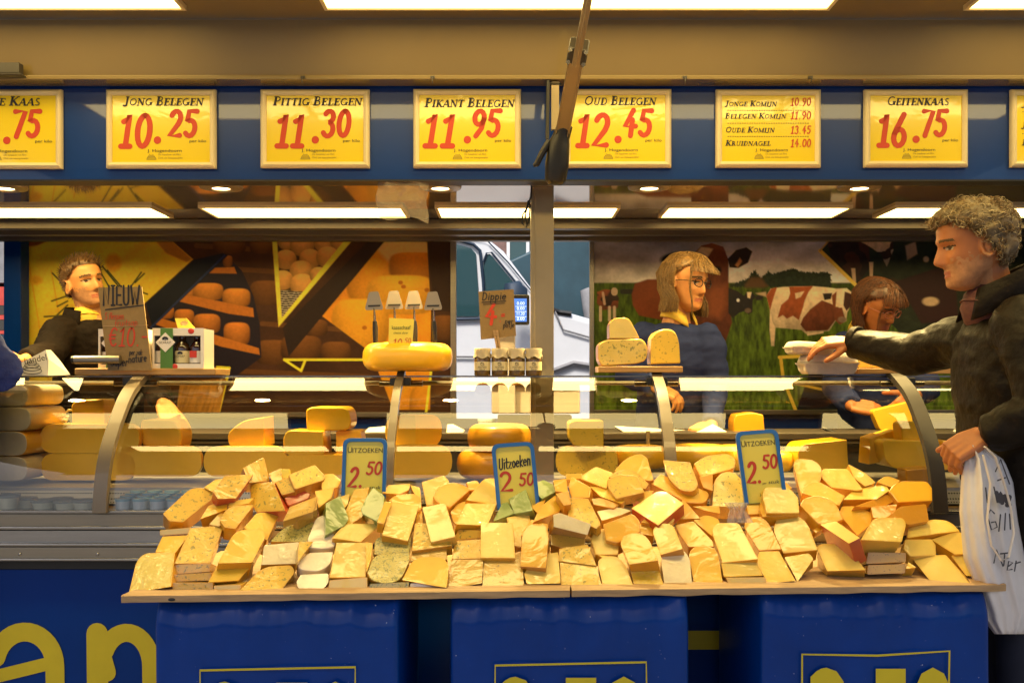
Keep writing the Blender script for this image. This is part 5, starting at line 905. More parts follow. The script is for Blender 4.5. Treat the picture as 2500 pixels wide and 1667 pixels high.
# paper sheets, knife and tool on the worktop
def sheet(pts, label):
    c = at(*pts[0]); b = MB().add([at(*p) - c for p in pts], [tuple(range(len(pts)))]); o = b.build('paper_sheet', M['paper'], None, loc=c, fix=False); so_ = o.modifiers.new('s', 'SOLIDIFY'); so_.thickness = .0008; tag(o, label, 'paper', 'wrapping paper on the worktop')
sheet([(1535, 1062, 3.70), (1500, 1040, 3.85), (1590, 1045, 3.88), (1700, 1052, 3.86), (1660, 1062, 3.70)], 'white wrapping paper left of the woman cutting cheese'); sheet([(1690, 1060, 3.72), (1740, 1035, 3.80), (1790, 1062, 3.74), (1740, 1064, 3.70)], 'white wrapping paper under the hand cutting cheese'); sheet([(890, 1055, 3.72), (900, 1044, 3.8), (945, 1040, 3.8), (942, 1062, 3.70)], 'folded white paper behind the first price card'); sheet([(1090, 1060, 3.70), (1092, 1036, 3.74), (1105, 1035, 3.75), (1135, 1050, 3.72), (1112, 1074, 3.69)], 'crumpled white paper right of the cornered wheel'); sheet([(2320, 1062, 3.74), (2330, 1048, 3.8), (2400, 1046, 3.8), (2395, 1064, 3.74)], 'white paper behind the right support near the sleeve')
c = at(2045, 1056, 3.76); kn = empty('knife', c, 'black handled knife lying on the worktop', 'knife'); MB().tube([at(2008, 1044, 3.8) - c, at(2045, 1060, 3.76) - c], [.006, .009], 8).build('handle', M['black_rubber'], kn, smooth=50); MB().prism([at(2044, 1056, 3.765) - c, at(2080, 1064, 3.73) - c, at(2044, 1064, 3.755) - c], (0, 0, .001)).build('blade', M['steel'], kn)
c = at(1582, 1090, 3.66); b = MB().tube([at(1582, 1090, 3.66) - c, at(1582, 1052, 3.66) - c], .008, 12); tag(b.build('peg_post', M['alu_tan'], None, loc=c, smooth=40), 'short brass coloured pin at the worktop edge left of the hand', 'pin')
c = at(1187, 1060, 3.9); tb = empty('tub', c, 'white tub with pale blue lid behind the orange wheel', 'tub'); MB().lathe([(0, 0), (.03, 0), (.034, .06), (0, .06)], 18).build('body', M['milk'], tb, smooth=40); MB().lathe([(.036, .055), (.036, .064), (0, .066)], 18).build('lid', M['cyan_lid'], tb, smooth=40)
# ------------------------------------------------------------------ table boards on tarp covered crates, the heap of cheese
ZB = .885
def ybx(x): return 1452.6 + (x - 296) * (1424.8 - 1452.6) / 2159     # front edge of the boards in the photo
def Ybx(x): return F * (H - ZB) / (ybx(x) - 925)                     # and its distance
for xa, xb, label, sd in ((296, 1391, 'left worn plank of the cheese table with a dark knot at its front edge', 1), (1396, 2456, 'right plank of the cheese table reaching to the white bag', 2)):
    A, B = at(xa, ybx(xa), Ybx(xa)), at(xb, ybx(xb), Ybx(xb)); d = (B - A); c = A.copy(); n = 60; rr = random.Random(sd); V = []
    back = Vector((0, .58, 0)) if sd == 2 else Vector((.06, .58, 0))
    for i in range(n + 1):
        t = i / n; w1, w2 = (mnoise.noise(Vector((t * 9, sd, 0))) * .003, mnoise.noise(Vector((t * 14, sd, 5))) * .0025)
        p = d * t; V += [p + Vector((0, w1, -.018 + w2)), p + Vector((0, w1 - .001, -.002)), p + Vector((0, .003 + w1, 0)), p + back * 1., p + back + Vector((0, 0, -.018))]
    b = MB().add(V, [(5 * i + k, 5 * i + (k + 1) % 5, 5 * (i + 1) + (k + 1) % 5, 5 * (i + 1) + k) for i in range(n) for k in range(5)] + [tuple(range(5)), tuple(5 * n + k for k in range(4, -1, -1))])
    o = b.build('table_board', M['wood'], None, loc=c, smooth=40); tag(o, label, 'board', 'planks of the cheese table')
    if sd == 1: MB().ball(at(419, 1463, Ybx(419) - .0005) - c, (.009, .002, .004), 12).build('knot', M['dark'], o, smooth=60)
def crate(x0, x1, xs, ytop, label, letters, xl, rnd=.035):
    xm = (x0 + x1) / 2; Y = Ybx(xm) + .055; A, B = at(x0, ytop, Y), at(x1, ytop, Y); zt = ZB - .020; c = Vector(((A.x + B.x) / 2, Y + .2, 0.)); w = (B.x - A.x) / 2; dp = .24
    t = empty('covered_crate', c, label, 'crate', 'blue covered crates under the cheese table')
    nx, nz = 90, 64; V = []; sd = R.random() * 50; h = zt
    def wrinkle(u, v):   # soft dents hanging from the top edge
        return -rnd * max(0, 1 - v / (rnd * 2.2)) ** 2 + .020 * mnoise.noise(Vector((u * 4 + sd, v * 3, 0))) * math.exp(-v / .15) + .011 * mnoise.noise(Vector((u * 9, v * 7, sd))) * math.exp(-v / (rnd * 2)) + .003 * mnoise.noise(Vector((u * 26, v * 12, sd))) * math.exp(-v / (rnd * 1.5)) + .0025 * mnoise.noise(Vector((u * 3, v * 3, sd + 3)))
    per = [(-w, dp), (-w, -dp + .012), (-w + .004, -dp + .003), (-w + .012, -dp)] + [(-w + .012 + (2 * w - .024) * i / nx, -dp) for i in range(1, nx)] + [(w - .012, -dp), (w - .004, -dp + .003), (w, -dp + .012), (w, dp)]
    m = len(per)
    for j in range(nz + 1):
        v = .0 if j == 0 else (h - .02) * ((j - 1) / (nz - 1)) ** 1.5 + .008
        for (x, y) in per:
            fr = 1. if y < -dp + .013 else 0.; ins = .014 if j == 0 else 0.
            V.append((x * (1 - ins / w), y + ins + fr * -wrinkle(x / w, v), h - v))
    b = MB().add(V, [(j * m + i, (j + 1) * m + i, (j + 1) * m + i + 1, j * m + i + 1) for j in range(nz) for i in range(m - 1)] + [tuple(range(m))]); b.build('cover', M['blue_tarp'], t, smooth=60)
    fl = Flat(); Yl = Y - .052
    def q(x, y): p = at(x, y, Y - .047) - c; return p.x, p.z
    fl.line([q(x, y) for x, y in xl], .0055); p = q(*letters); fl.text('2,50', .30, p[0], p[1] - .212, fit=.36, bold=.025, align=.5); fl.build('lettering', M['yellow_letter'], t, d=.252)
crate(393, 978, 1020, 1470, 'leftmost blue tarp covered crate with yellow price frame under the table', (690, 1664), [(490, 1800), (490, 1634), (868, 1626), (868, 1800)])
crate(1102, 1675, 1680, 1462, 'middle blue tarp covered crate with scuffed corners under the table', (1395, 1652), [(1208, 1800), (1209, 1622), (1577, 1614), (1580, 1800)])
crate(1848, 2400, 2402, 1450, 'rightmost blue tarp covered crate with the glossiest creased top under the table', (2150, 1630), [(1956, 1800), (1957, 1595), (2140, 1598), (2316, 1587), (2312, 1800)], rnd=.035)

# the heap: outline in a crop of the photograph, material (face/side), thickness, slope, turn, label
CROP = {'A': (250, 1100, 3.357), 'B': (850, 1100, 3.357), 'C': (1350, 1100, 3.357), 'D': (1850, 1100, 3.6185)}
PILE = '''
A|1150,140 1325,48,15 1375,250 1200,265|herb/cumin|.04|52|30|olive herb block standing highest at the left end of the heap
A|1360,185 1465,140 1478,250 1400,275|herb|.03|50|0|small olive lump just right of the highest left block
A|1462,150 1535,150 1538,225 1470,228|tagy|.01|70|0|small bright yellow slice peeping up behind the glossy herb block
A|1790,195 1890,185,10 1958,240 1930,300 1800,330|gold/orng|.05|42|20|golden piece with brown side left of the first price card foot
A|1415,255 1520,215 1580,335 1470,365|herb|.04|45|-10|small herb block left under the glossy herb block
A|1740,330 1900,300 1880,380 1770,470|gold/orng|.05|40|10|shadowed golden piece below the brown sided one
A|830,300 930,232 1010,230 930,350|yel|.02|45|0|thin yellow slab tucked behind the two long herb slabs
A|1040,415 1240,385 1200,430 1030,460|pale|.02|30|0|pale thin slice lying under the red sided herb slab
A|870,450 1030,400 1020,480 800,560|gold/orng|.03|32|0|dull golden piece under the leftmost long herb slab
A|905,335 1000,205,15 1240,190 1095,390 945,395|herb/redrind|.03|48|28|long herb slab with a red rind at the top left of the heap
A|495,515 720,305,40 830,300,40 965,345 660,585 545,575,10|herb/orng|.04|42|20|thick golden herb slab, leftmost of the upper heap
A|1690,420 1760,365 1760,480 1600,575 1560,560|cumin|.03|40|10|shadowed tan piece between the red strip and the left green piece
A|1490,385 1640,318,10 1705,350 1690,390 1520,452,8|red|.03|50|15|red waxed strip under the glossy herb block
A|1480,578 1535,462 1765,370 1730,498|cumin|.02|40|15|tan triangular slice below the red waxed strip
A|1525,195 1740,110,14 1830,205,14 1815,240 1575,318,14|glossyherb/herb|.06|42|20|glossy herb block wrapped in film left of the first price card
A|1215,420 1210,270,25 1400,250,25 1500,492 1260,502|herb/redrind|.04|50|-28|herb wedge with red rind on its left side, above the plain yellow one
A|870,605 960,505 1040,520 960,620|cumin|.03|34|0|dull slab behind the golden herb wedge left of centre heap
A|960,565 1030,452,30 1245,440,10 1090,640 1000,628|herb/gold|.04|42|20|golden herb piece between the thick slab and the yellow block
A|1160,630 1265,505,20 1458,503,10 1350,735|yel/gold|.05|42|30|plain yellow slab with brown right side above the smooth yellow one
A|468,650 725,628 725,678 470,694|pale|.07|75|0|thin pale slice seen edge on at the far left of the heap
A|430,832 490,700 705,690 600,835|yel|.03|38|-5|yellow film wrapped slab behind the leftmost corner slab
A|1375,745 1500,610,40 1735,585 1690,745|herbg/herb|.04|40|10|dark speckled herb slab behind the silvery wrapped piece
A|1680,722 1755,535,50 1840,520,30 1905,700 1910,785,20 1800,805,30 1695,795|white|.03|42|15|white goat cheese slice, top one of three in the left heap
A|1810,505 1850,405,30 2030,350 2010,440 1900,560|pale|.03|45|0|pale arched slab behind the leftmost green piece
A|1900,690 1990,500 2080,280,25 2190,290,15 2130,540 2010,620|gold|.03|46|-10|long golden slab between the two left green pieces
A|1830,430 1950,368,8 2020,560 1985,610 1830,692|green|.05|52|25|green pesto wedge, leftmost of the green ones
A|2130,520 2115,480 2160,380 2220,295,10 2310,370,8 2300,520 2250,582|green|.05|50|-15|dark green pesto wedge, second from the left
B|235,590 300,410 360,420 290,600|gold|.03|40|10|narrow golden slab right of the second green wedge
B|275,345 330,280 510,270 500,320 420,358|gold/orng|.04|40|20|golden slab lying crosswise under the first price card
B|510,280 590,300,15 600,440 530,330|gold/orng|.03|40|0|narrow golden piece right of the crosswise slab
B|330,408 390,358,30 590,350,30 602,470 570,500|gold|.03|45|10|golden arched slab behind the long pale slab
A|1880,715 1990,592,20 2288,600 2115,748|glossypale/gold|.04|36|15|glossy pale wedge under the two left green wedges
A|1860,1040 1918,745 2175,752 2158,1035|pale|.035|40|0|pale tall slab above the front edge left of the speckled stack
A|2155,745 2215,755 2200,900 2165,1000|gold|.03|40|0|narrow golden strip between pale slab and speckled stack
A|1848,1150 1862,1060 2170,1035 2170,1150|pale|.03|65|0|pale yellow block at the front edge under the tall pale slab
B|205,850 222,720,20 275,700 520,705 500,850|herbg|.03|42|0|speckled grey green slab, upper one of the rounded pair
B|162,1152 180,1090 500,1075 492,1142|herbg|.06|70|0|speckled slice at the board under the rounded green grey slab
B|155,1000 212,845,30 510,835,20 500,910 430,1065,50 300,1095,50 185,1060,40|herbg/herb|.035|40|10|speckled grey green slab with rounded lower end at the front
A|1590,920 1690,832,20 1895,825,10 1870,930,30 1780,990,40 1620,975,40|white|.035|40|12|white goat cheese slice, middle one of three in the left heap
A|1590,1070 1625,1015 1850,1003 1855,1085,30 1780,1158,40 1605,1135,40|white|.035|40|0|white goat cheese slice, lowest one of three, at the front edge
A|1610,745 1728,742 1600,915|herb|.03|40|30|tan speckled triangle right of the silvery wrapped block
A|1300,935 1325,770,12 1612,745,8 1590,925|film/herb|.05|48|20|silvery film wrapped block in the left part of the heap
A|1120,1150 1310,950,40 1550,935,60 1580,990,20 1430,1192,10|herb/cumin|.03|36|15|broad speckled slab lying at the front edge, third from the left
A|915,1138 912,1105 1135,1095 1130,1152|pale|.08|75|0|pale bottom slice at the front under the yellow slabs
A|865,1078 950,925 1245,915 1115,1062|yel/pale|.04|36|25|yellow slab over the front edge below the smooth yellow one
A|945,922 1085,652,35 1310,630,60 1345,690,20 1225,915|yel/gold|.045|42|28|smooth yellow slab with rounded top in the left front
A|575,1140 576,1080 905,1080 905,1138|herb|.10|78|0|lowest of three herb slices stacked at the left front
A|570,1072 576,1015 892,995 892,1062|herb|.10|78|0|middle of three herb slices stacked at the left front
A|576,1012 585,932 890,922 882,990|herb|.10|72|0|upper of three herb slices stacked at the left front
A|590,925 720,632 1000,608 880,922|glossyherb/herb|.035|42|25|large glossy herb slab leaning on the stack at the left front
A|215,1168 278,905,40 340,840,30 595,828 562,1112|glossypale/gold|.03|40|-12|pale glossy slab at the bottom left corner of the heap
B|600,255 785,198,15 828,250 720,440 640,450|pale|.03|48|-10|pale yellow slab left of the dark golden round one
B|965,260 1060,235,30 1090,300 1000,330|gold|.02|45|0|small golden arch peeping between two larger arches
B|560,510 605,490 615,620 550,620|gold|.03|40|0|small golden sliver left of the pinkish pale slab
B|695,375 730,290,40 870,245,60 1012,310,20 835,468 720,420,20|deep|.03|44|10|dark golden rounded slab in the upper middle
B|965,405 1120,215,60 1255,235,60 1270,310,20 1212,440|pale/gold|.05|46|25|pale arch with golden rind left of the middle price card
B|508,905 525,800 805,780 812,890|cumin|.03|40|0|dull tan slab behind the yellow arch at the front
B|520,822 545,590 825,590 852,775|herb|.03|40|0|herb tan slab under the pinkish pale slab
B|275,692 360,408,14 582,450,8 490,742|pale/gold|.03|42|12|big pale slab leaning above the rounded speckled slab
B|605,462 762,430,8 800,440 882,705 678,752|pale|.03|46|-10|pinkish pale slab leaning to the right in the middle
B|838,500 900,425,30 1005,405 980,520 890,615 860,580|gold/deep|.04|42|0|golden arch left behind the glossy pale slab
B|868,640 920,590 1088,598 1085,645|pale|.05|60|0|upper thin pale slice under the glossy pale slab
B|860,732 905,645 1088,650 1085,715|herb|.05|60|0|lower thin slice under the glossy pale slab
B|885,602 962,430 1222,428 1140,612|glossypale/yel|.045|40|18|glossy pale slab with bright highlights in the middle
B|850,888 872,735 1110,720 1110,882|herb|.03|42|0|herb tan slab left behind the big white square slab
B|820,1132 842,890 1108,890 1096,1085|cumin|.045|40|0|tan cumin slab with thick front edge in the front middle
B|505,1122 510,1085 775,1085 770,1118|white|.04|70|0|white slice under the yellow arch at the front edge
B|443,1058 520,905,30 600,868,60 790,875,60 826,950,20 806,1122|yel/gold|.03|38|-5|yellow arch lying at the front right of the speckled slab
B|1295,545 1485,508,10 1500,610 1420,788 1365,782|pale|.03|42|0|pale slab right behind the big white square slab
B|1330,265 1510,280 1560,420 1500,500|gold|.03|42|0|golden slab behind the middle green wedges
B|1188,578 1262,428 1305,418 1365,512|green|.03|42|-10|small green triangle in the middle of the heap
B|1100,1108 1112,888 1425,820 1440,1102|cumin/gold|.03|40|0|tan yellow slab at the front below the white square slab
B|1085,878 1086,588,8 1350,585,10 1370,880|pale/yel|.035|44|0|big whitish square slab in the middle of the heap
B|1500,460 1560,420 1620,400 1560,520|gold/orng|.03|40|0|brownish sliver below the right green diamond
B|1290,330 1300,288,10 1372,260,10 1442,272,10 1512,490 1362,518|green|.06|50|-25|large light green wedge in the middle
B|1478,292 1600,235,8 1748,310 1590,395|green|.04|36|0|green diamond shaped piece, rightmost of the green ones
B|1415,690 1500,560 1640,600 1620,800|gold|.03|42|0|golden slab behind the arch with holes
B|1440,1005 1560,850 1720,830 1742,1085 1465,1092|pale/yel|.03|38|0|pale yellow slab at the front right of the arch with holes
B|1410,948 1425,680,40 1490,592,60 1620,600,60 1645,690,30 1620,962|deep/orng|.045|46|-8|smooth golden arch with holes in the middle front
B|1515,585 1572,460 1720,348,20 1768,440,14 1730,500|gold/deep|.05|44|22|golden slab below the rightmost green diamond
C|0,240 110,225,10 125,350 20,330|gold/orng|.04|44|0|golden block just right of the green diamond
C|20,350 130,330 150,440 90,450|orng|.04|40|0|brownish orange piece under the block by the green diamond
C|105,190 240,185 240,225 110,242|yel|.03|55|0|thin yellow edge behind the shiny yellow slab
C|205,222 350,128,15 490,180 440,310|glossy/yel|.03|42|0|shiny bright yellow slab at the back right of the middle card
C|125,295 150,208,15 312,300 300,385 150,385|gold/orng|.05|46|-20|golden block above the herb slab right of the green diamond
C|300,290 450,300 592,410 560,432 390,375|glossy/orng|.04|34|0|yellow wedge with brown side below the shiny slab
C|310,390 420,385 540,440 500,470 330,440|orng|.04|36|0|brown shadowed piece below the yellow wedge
C|500,165 600,55,50 720,20,60 772,60 826,240 780,248|gold/orng|.04|50|-20|golden slab at the back left of the third support foot
C|455,215 530,155,40 660,148,40 785,270 760,315|herb/orng|.03|46|0|olive slab behind its twin right of the shiny slab
C|445,235 530,190,30 692,202,20 752,340 520,395 455,310|herb|.03|44|-5|olive slab, front one of two, right of the shiny slab
C|125,395 150,378 290,390 395,600,14 360,640 120,535|herb|.04|42|-10|herb slab left of the tan wrapped piece
C|360,495 540,460,20 642,490 560,525 400,572|film/cumin|.05|30|0|tan wrapped piece lying flat over the orange wedge
C|0,522 60,508,10 315,600 285,690 5,622|film/cumin|.05|60|10|greyish film covered block edge left of the orange wedge
C|-20,770 -10,630 262,700 262,842|cumin|.03|44|0|tan cumin slab under the greyish film covered block
C|45,902 50,800 285,765 358,940|herb|.03|40|0|herb yellow slab under the tan cumin slab
C|70,1128 56,910 352,930 402,1112|herb|.03|42|0|herb yellow slab at the front edge right of the plank joint
C|700,600 800,560 830,700 720,680|gold|.03|42|0|golden slab half hidden right of the orange wedge
C|310,720 345,640,20 430,635 545,760 535,852 348,852|pale/yel|.04|42|0|pale slab under the orange wedge
C|410,600 560,545 655,510,20 710,570,10 718,665 525,757 430,735|deep/gold|.05|50|-10|deep orange wedge with grooved top in the middle right
C|640,395 740,330 830,325 765,440|herb/redrind|.04|44|-20|herb piece with red rind behind the white glazed slab
C|800,265 880,190 1180,300,30 1292,340,40 1250,432,40 1100,425|deep|.03|40|0|deep yellow round slab under the glossy herb arch
C|1155,105 1250,40,40 1440,18,50 1508,80,40 1480,145 1212,222|glossyherb/gold|.04|44|0|glossy golden slab left of the third price card
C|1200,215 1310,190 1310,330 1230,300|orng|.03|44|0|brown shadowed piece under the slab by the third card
C|900,75 1125,95 1195,285,40 1150,335,40 1050,330,50 945,230,60|glossyherb/gold|.05|48|-18|glossy herb arch with rounded lower edge near the third support
C|1140,455 1362,450 1372,515 1250,492|gold/deep|.03|50|0|golden slice edge left of the white herb arch
C|1010,560 1062,388 1210,555|deep/gold|.03|44|-10|deep golden triangle right of the white glazed slab
C|720,585 860,470 1000,560 960,620|herb|.03|40|0|shadowed herb slab under the white glazed slab
C|640,470 852,328,25 922,328,15 1075,432,6 862,612|glossypale/redrind|.035|34|-15|white glazed slab with bright red edge
C|1150,570 1250,518,40 1385,565,30 1330,720|gold|.03|42|0|golden arch behind the large pale slab at right
C|1000,605 1150,575 1312,740 1320,785 1110,788 1040,690|gold/deep|.04|44|-10|golden slab between the red rind arch and the large pale slab
C|1550,205 1600,160,40 1750,152,40 1795,235 1700,290 1570,300|gold|.03|48|0|golden arch covering the foot of the third price card
C|1580,415 1665,285 1720,400 1690,520 1600,520|gold|.03|44|0|golden block right of the white herb arch
C|1305,452 1318,240,60 1400,165,60 1500,178,60 1572,270,40 1578,455 1430,462|herbp/herb|.05|50|0|whitish herb arch in twisted film below the third price card
C|1660,300 1665,262,20 1750,232,40 1900,245,40 1962,305 1720,380|gold|.03|44|0|golden arch behind the shiny pale slab under the third card
C|1690,480 1700,420 2020,500 2010,530 1720,540|gold/deep|.03|36|0|golden edge below the shiny pale slab under the third card
C|1752,512 1710,350,40 1750,285,40 1930,288,50 2012,385 2022,512|glossypale/gold|.035|46|0|shiny pale slab right below the third price card
C|2040,390 1968,100,20 2000,65,30 2145,75,60 2212,150,30 2190,250 2060,350|gold/deep|.035|52|-15|tall golden slab right of the third price card
D|800,118 960,200,40 1042,280 950,315 850,240|glossy|.03|46|0|golden slab at the back behind the crosswise glossy slab
D|555,235 572,158,15 790,158,10 932,342 880,352 650,325|glossy/gold|.035|44|-10|glossy golden slab just left of the right support at the top
D|1050,275 1130,215,40 1262,262 1190,325|gold|.03|46|0|small golden arch at the back right
D|390,372 430,290,40 530,262,60 775,400 720,485|gold|.03|42|0|rounded golden slab right of the tall one
D|755,432 850,345,20 1130,295,30 1162,350 1050,428|glossy/orng|.04|32|0|glossy flat golden slab at the right above the orange block
D|850,492 1180,375,10 1215,440 1092,502|orng|.04|45|20|orange side of a block under the flat glossy slab
D|1155,352 1232,265,30 1500,268,30 1542,330 1545,440 1240,455 1200,400|gold/orng|.07|40|10|thick golden block topmost at the right end
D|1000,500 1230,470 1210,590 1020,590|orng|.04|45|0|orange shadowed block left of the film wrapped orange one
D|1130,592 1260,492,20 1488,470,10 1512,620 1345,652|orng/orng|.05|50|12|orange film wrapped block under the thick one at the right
D|722,560 740,488,14 905,488,50 1025,560,50 990,655 880,748|gold|.03|42|10|golden arch left of the orange wrapped block
D|372,482 400,420,40 530,382,70 685,440,50 762,605 690,635 540,652,20|deep/gold|.035|44|0|deep golden broad arch in the right part of the heap
D|490,700 550,650 580,690 510,725|deep|.02|44|0|small golden corner under the deep golden broad arch
D|550,650 690,620 902,770 805,818|pale/redrind|.06|34|-45|pale wedge showing its red rind at the right
D|1320,770 1330,690 1530,598,50 1700,620,60 1785,710 1600,730|glossypale/orng|.05|30|0|orange rinded round with glazed top near the right end
D|1285,865 1300,778,10 1540,778,10 1575,830 1580,925 1350,932|pale|.03|44|0|pale slab under the orange rinded round at the right
D|1530,782 1790,698,30 1962,905 1740,915|pale/gold|.03|40|-10|pale slab with one hole near the right end
D|870,842 880,798,8 1125,810 1110,880|gold/orng|.06|60|0|orange slice at the top of the short wrapped stack at right
D|955,1000 975,895 1310,900 1312,982|cumin|.08|72|0|tan middle slice of the short wrapped stack at right
D|968,1092 975,1008 1302,1000 1302,1080|cumin|.08|74|0|tan bottom slice of the short wrapped stack at right
D|912,785 1010,612,30 1060,588,20 1285,592,30 1312,645,15 1272,805|glossypale/pale|.05|42|10|thick glossy pale slab on top of the wrapped stack
C|365,855 415,855 480,870 440,890|yel|.02|40|0|small yellow corner above the bright glossy arch
C|412,1128 362,895,50 440,858,50 545,868,40 605,960 660,1112|glossypale/yel|.03|42|-8|bright glossy arch at the front right of the plank joint
C|668,1112 622,925 845,905 908,1102|glossy/yel|.03|42|-8|yellow glossy slab at the front between two arches
C|880,855 808,640,30 880,588,50 985,600,50 1065,805|pale/orng|.05|48|-25|pale arch with orange rind on its left
C|625,932 542,745,50 600,680,50 720,668,50 790,725,40 862,900|gold/deep|.045|46|-20|golden arch leaning left above the front edge
C|915,1098 882,872,40 930,815,50 1075,812,50 1120,880,30 1142,1100|film/pale|.035|46|0|pale arch under wrinkled film at the front edge
C|1155,1088 1112,832,50 1160,785,50 1300,782,60 1352,840,30 1392,1082|gold/deep|.04|46|-6|smooth golden arch at the front edge right of the filmed one
C|1440,1095 1420,1038 1742,1035 1752,1088|pale|.06|70|0|lowest pale slice of the stack at the front right
C|1400,1032 1380,920 1665,898 1722,1022|pale|.03|48|0|pale slice above the lowest one at the front right
C|1390,918 1298,655,40 1340,590,40 1522,588,20 1682,888|pale/gold|.035|44|-12|large pale slab leaning left in the right half
C|1760,1085 1662,905 1692,825 1852,820 1988,1065|glossy/orng|.035|42|-10|golden glossy slab at the front edge in the right half
C|2005,1072 1898,870 2100,838,20 2135,885|pale/gold|.03|44|-15|pale wedge with torn film at the front right
C|1690,818 1558,615,30 1600,540,40 1705,532,40 1772,595,30 1872,808|deep/orng|.045|46|-20|golden arch with orange side right of the large pale slab
C|1888,842 1798,645,40 1840,540,60 2010,522,70 2092,600,50 2172,812|pale/gold|.04|46|-10|pale golden arch with glare spots in the right half
D|612,1062 520,850,30 560,820,20 782,825,10 952,1052|pale/yel|.055|36|-18|thick whitish block with front edge near the board at right
D|1310,1042 1330,980 1402,1030|yel|.03|44|0|small yellow corner right of the wrapped stack
D|1840,1102 1708,925 1980,888,30 2062,930 2168,1128|pale/gold|.025|38|-15|pale slab at the right end of the board
D|1550,1182 1348,930 1662,918,10 1882,1182|pale/gold|.03|36|-25|large pale slab hanging over the front edge at the right end
'''
M['red'] = M['redrind']; M['tagy'] = M['tag_yellow']
step = 5; gx0, gy0 = 280, 1100; GW, GH = 440, 80
gx, gy = np.meshgrid(gx0 + step * np.arange(GW), gy0 + step * np.arange(GH)); T = np.full(gx.shape, 1e3)
shifts = []; PIECES = []
for ln in PILE.strip().splitlines():
    cr, pts, mm, th, pitch, yaw, label = ln.split('|'); ox, oy, s = CROP[cr]; th = float(th) * 1.25
    P_ = []
    for p in pts.split():
        v = [float(a) for a in p.split(',')]; P_.append((ox + v[0] / s, oy + v[1] / s) + ((v[2] / s * (2.3 if v[2] >= 30 else 1.4),) if len(v) > 2 else (2.5,)))
    P2 = rpoly(P_, 4); xc = sum(p[0] for p in P2) / len(P2); yc = sum(p[1] for p in P2) / len(P2)
    p_, w_ = math.radians(float(pitch)), math.radians(float(yaw)); n = Vector((math.sin(p_) * math.sin(w_), -math.sin(p_) * math.cos(w_), math.cos(p_)))
    Y0 = Ybx(xc) + .035 + (ybx(xc) - yc) * .00112
    inside = polyd(gx.astype(float), gy.astype(float), [(p[0], p[1]) for p in P2]) < 1
    def depth(x, y, Yc):
        C0 = at(xc, yc, Yc) - Vector((0, 0, H)); k = n.dot(C0); return k / (n.x * (x - 1250) / F + n.y - n.z * (y - 925) / F)
    D = depth(gx[inside], gy[inside], Y0); t_ = T[inside]; gap = .004 + .28 * th
    ex = D - t_ + gap; s_ = max(0., float(np.percentile(ex, 96))) if len(ex) else 0.; Y0 -= s_; shifts.append(round(s_, 3)); T[inside] = np.minimum(t_, depth(gx[inside], gy[inside], Y0))
    V = [Vector((0, 0, H)) + Vector(((x - 1250) / F, 1, -(y - 925) / F)) * depth(x, y, Y0) for x, y in P2]
    PIECES.append((V, n, th, mm, label, yc))
off = []
for V, n, th, mm, label, yc in PIECES:
    mf, ms = (mm.split('/') + [mm.split('/')[0]])[:2]; N = len(V)
    back = [v - n * th for v in V]
    for q in back: q.z = max(q.z, ZB + .001)
    c = sum(V, Vector()) / N; c.z = min(v.z for v in V + back); ctr = sum(V, Vector()) / N; inn_ = [v + (ctr - v).normalized() * min(.011, .35 * (ctr - v).length) for v in V]
    b = MB().add([v - c for v in V + back + inn_], [tuple(range(2 * N, 3 * N)), tuple(range(2 * N - 1, N - 1, -1))] + [(i, i + N, (i + 1) % N + N, (i + 1) % N) for i in range(N)] + [(i, (i + 1) % N, 2 * N + (i + 1) % N, 2 * N + i) for i in range(N)], [0, 1] + [1] * N + [0] * N)
    o = b.build('cheese_piece', [M[mf], M[ms]], None, loc=c, bevel=min(.0085, th * .24), seg=3); tag(o, label, 'cheese', 'cheese pieces heaped on the table')
    ea = o.data.attributes.new('Edge', 'FLOAT', 'POINT'); ea.data.foreach_set('value', [1.] * N + [0.] * (2 * N))
print('SHIFTS', max(shifts), sum(shifts) / len(shifts), [(s, l[4][:20]) for s, l in zip(shifts, PIECES) if s > .08])
print('COUNT', len(PIECES), len(set(p[4] for p in PIECES)))
# twisted film tail under the whitish herb arch
c = at(1790, 1275, 2.36); b = MB(); nu, nv = 18, 22; V = []
for j in range(nv + 1):
    v = j / nv; half = 18 + 26 * abs(v - .35) ** .7 * (1 if v < .35 else .75)
    for i in range(nu + 1):
        u = i / nu * 2 - 1; x = 1797 + 10 * v + half * u; y = 1226 + 50 * v; d = mnoise.noise(Vector((u * 4, v * 2, 3))) * .012 + mnoise.noise(Vector((u * 11, v * 4, 9))) * .006 + .012 * (1 - u * u); V.append(at(x, y, 2.345 - d) - c)
film = b.add(V, [(j * (nu + 1) + i, j * (nu + 1) + i + 1, (j + 1) * (nu + 1) + i + 1, (j + 1) * (nu + 1) + i) for j in range(nv) for i in range(nu)])
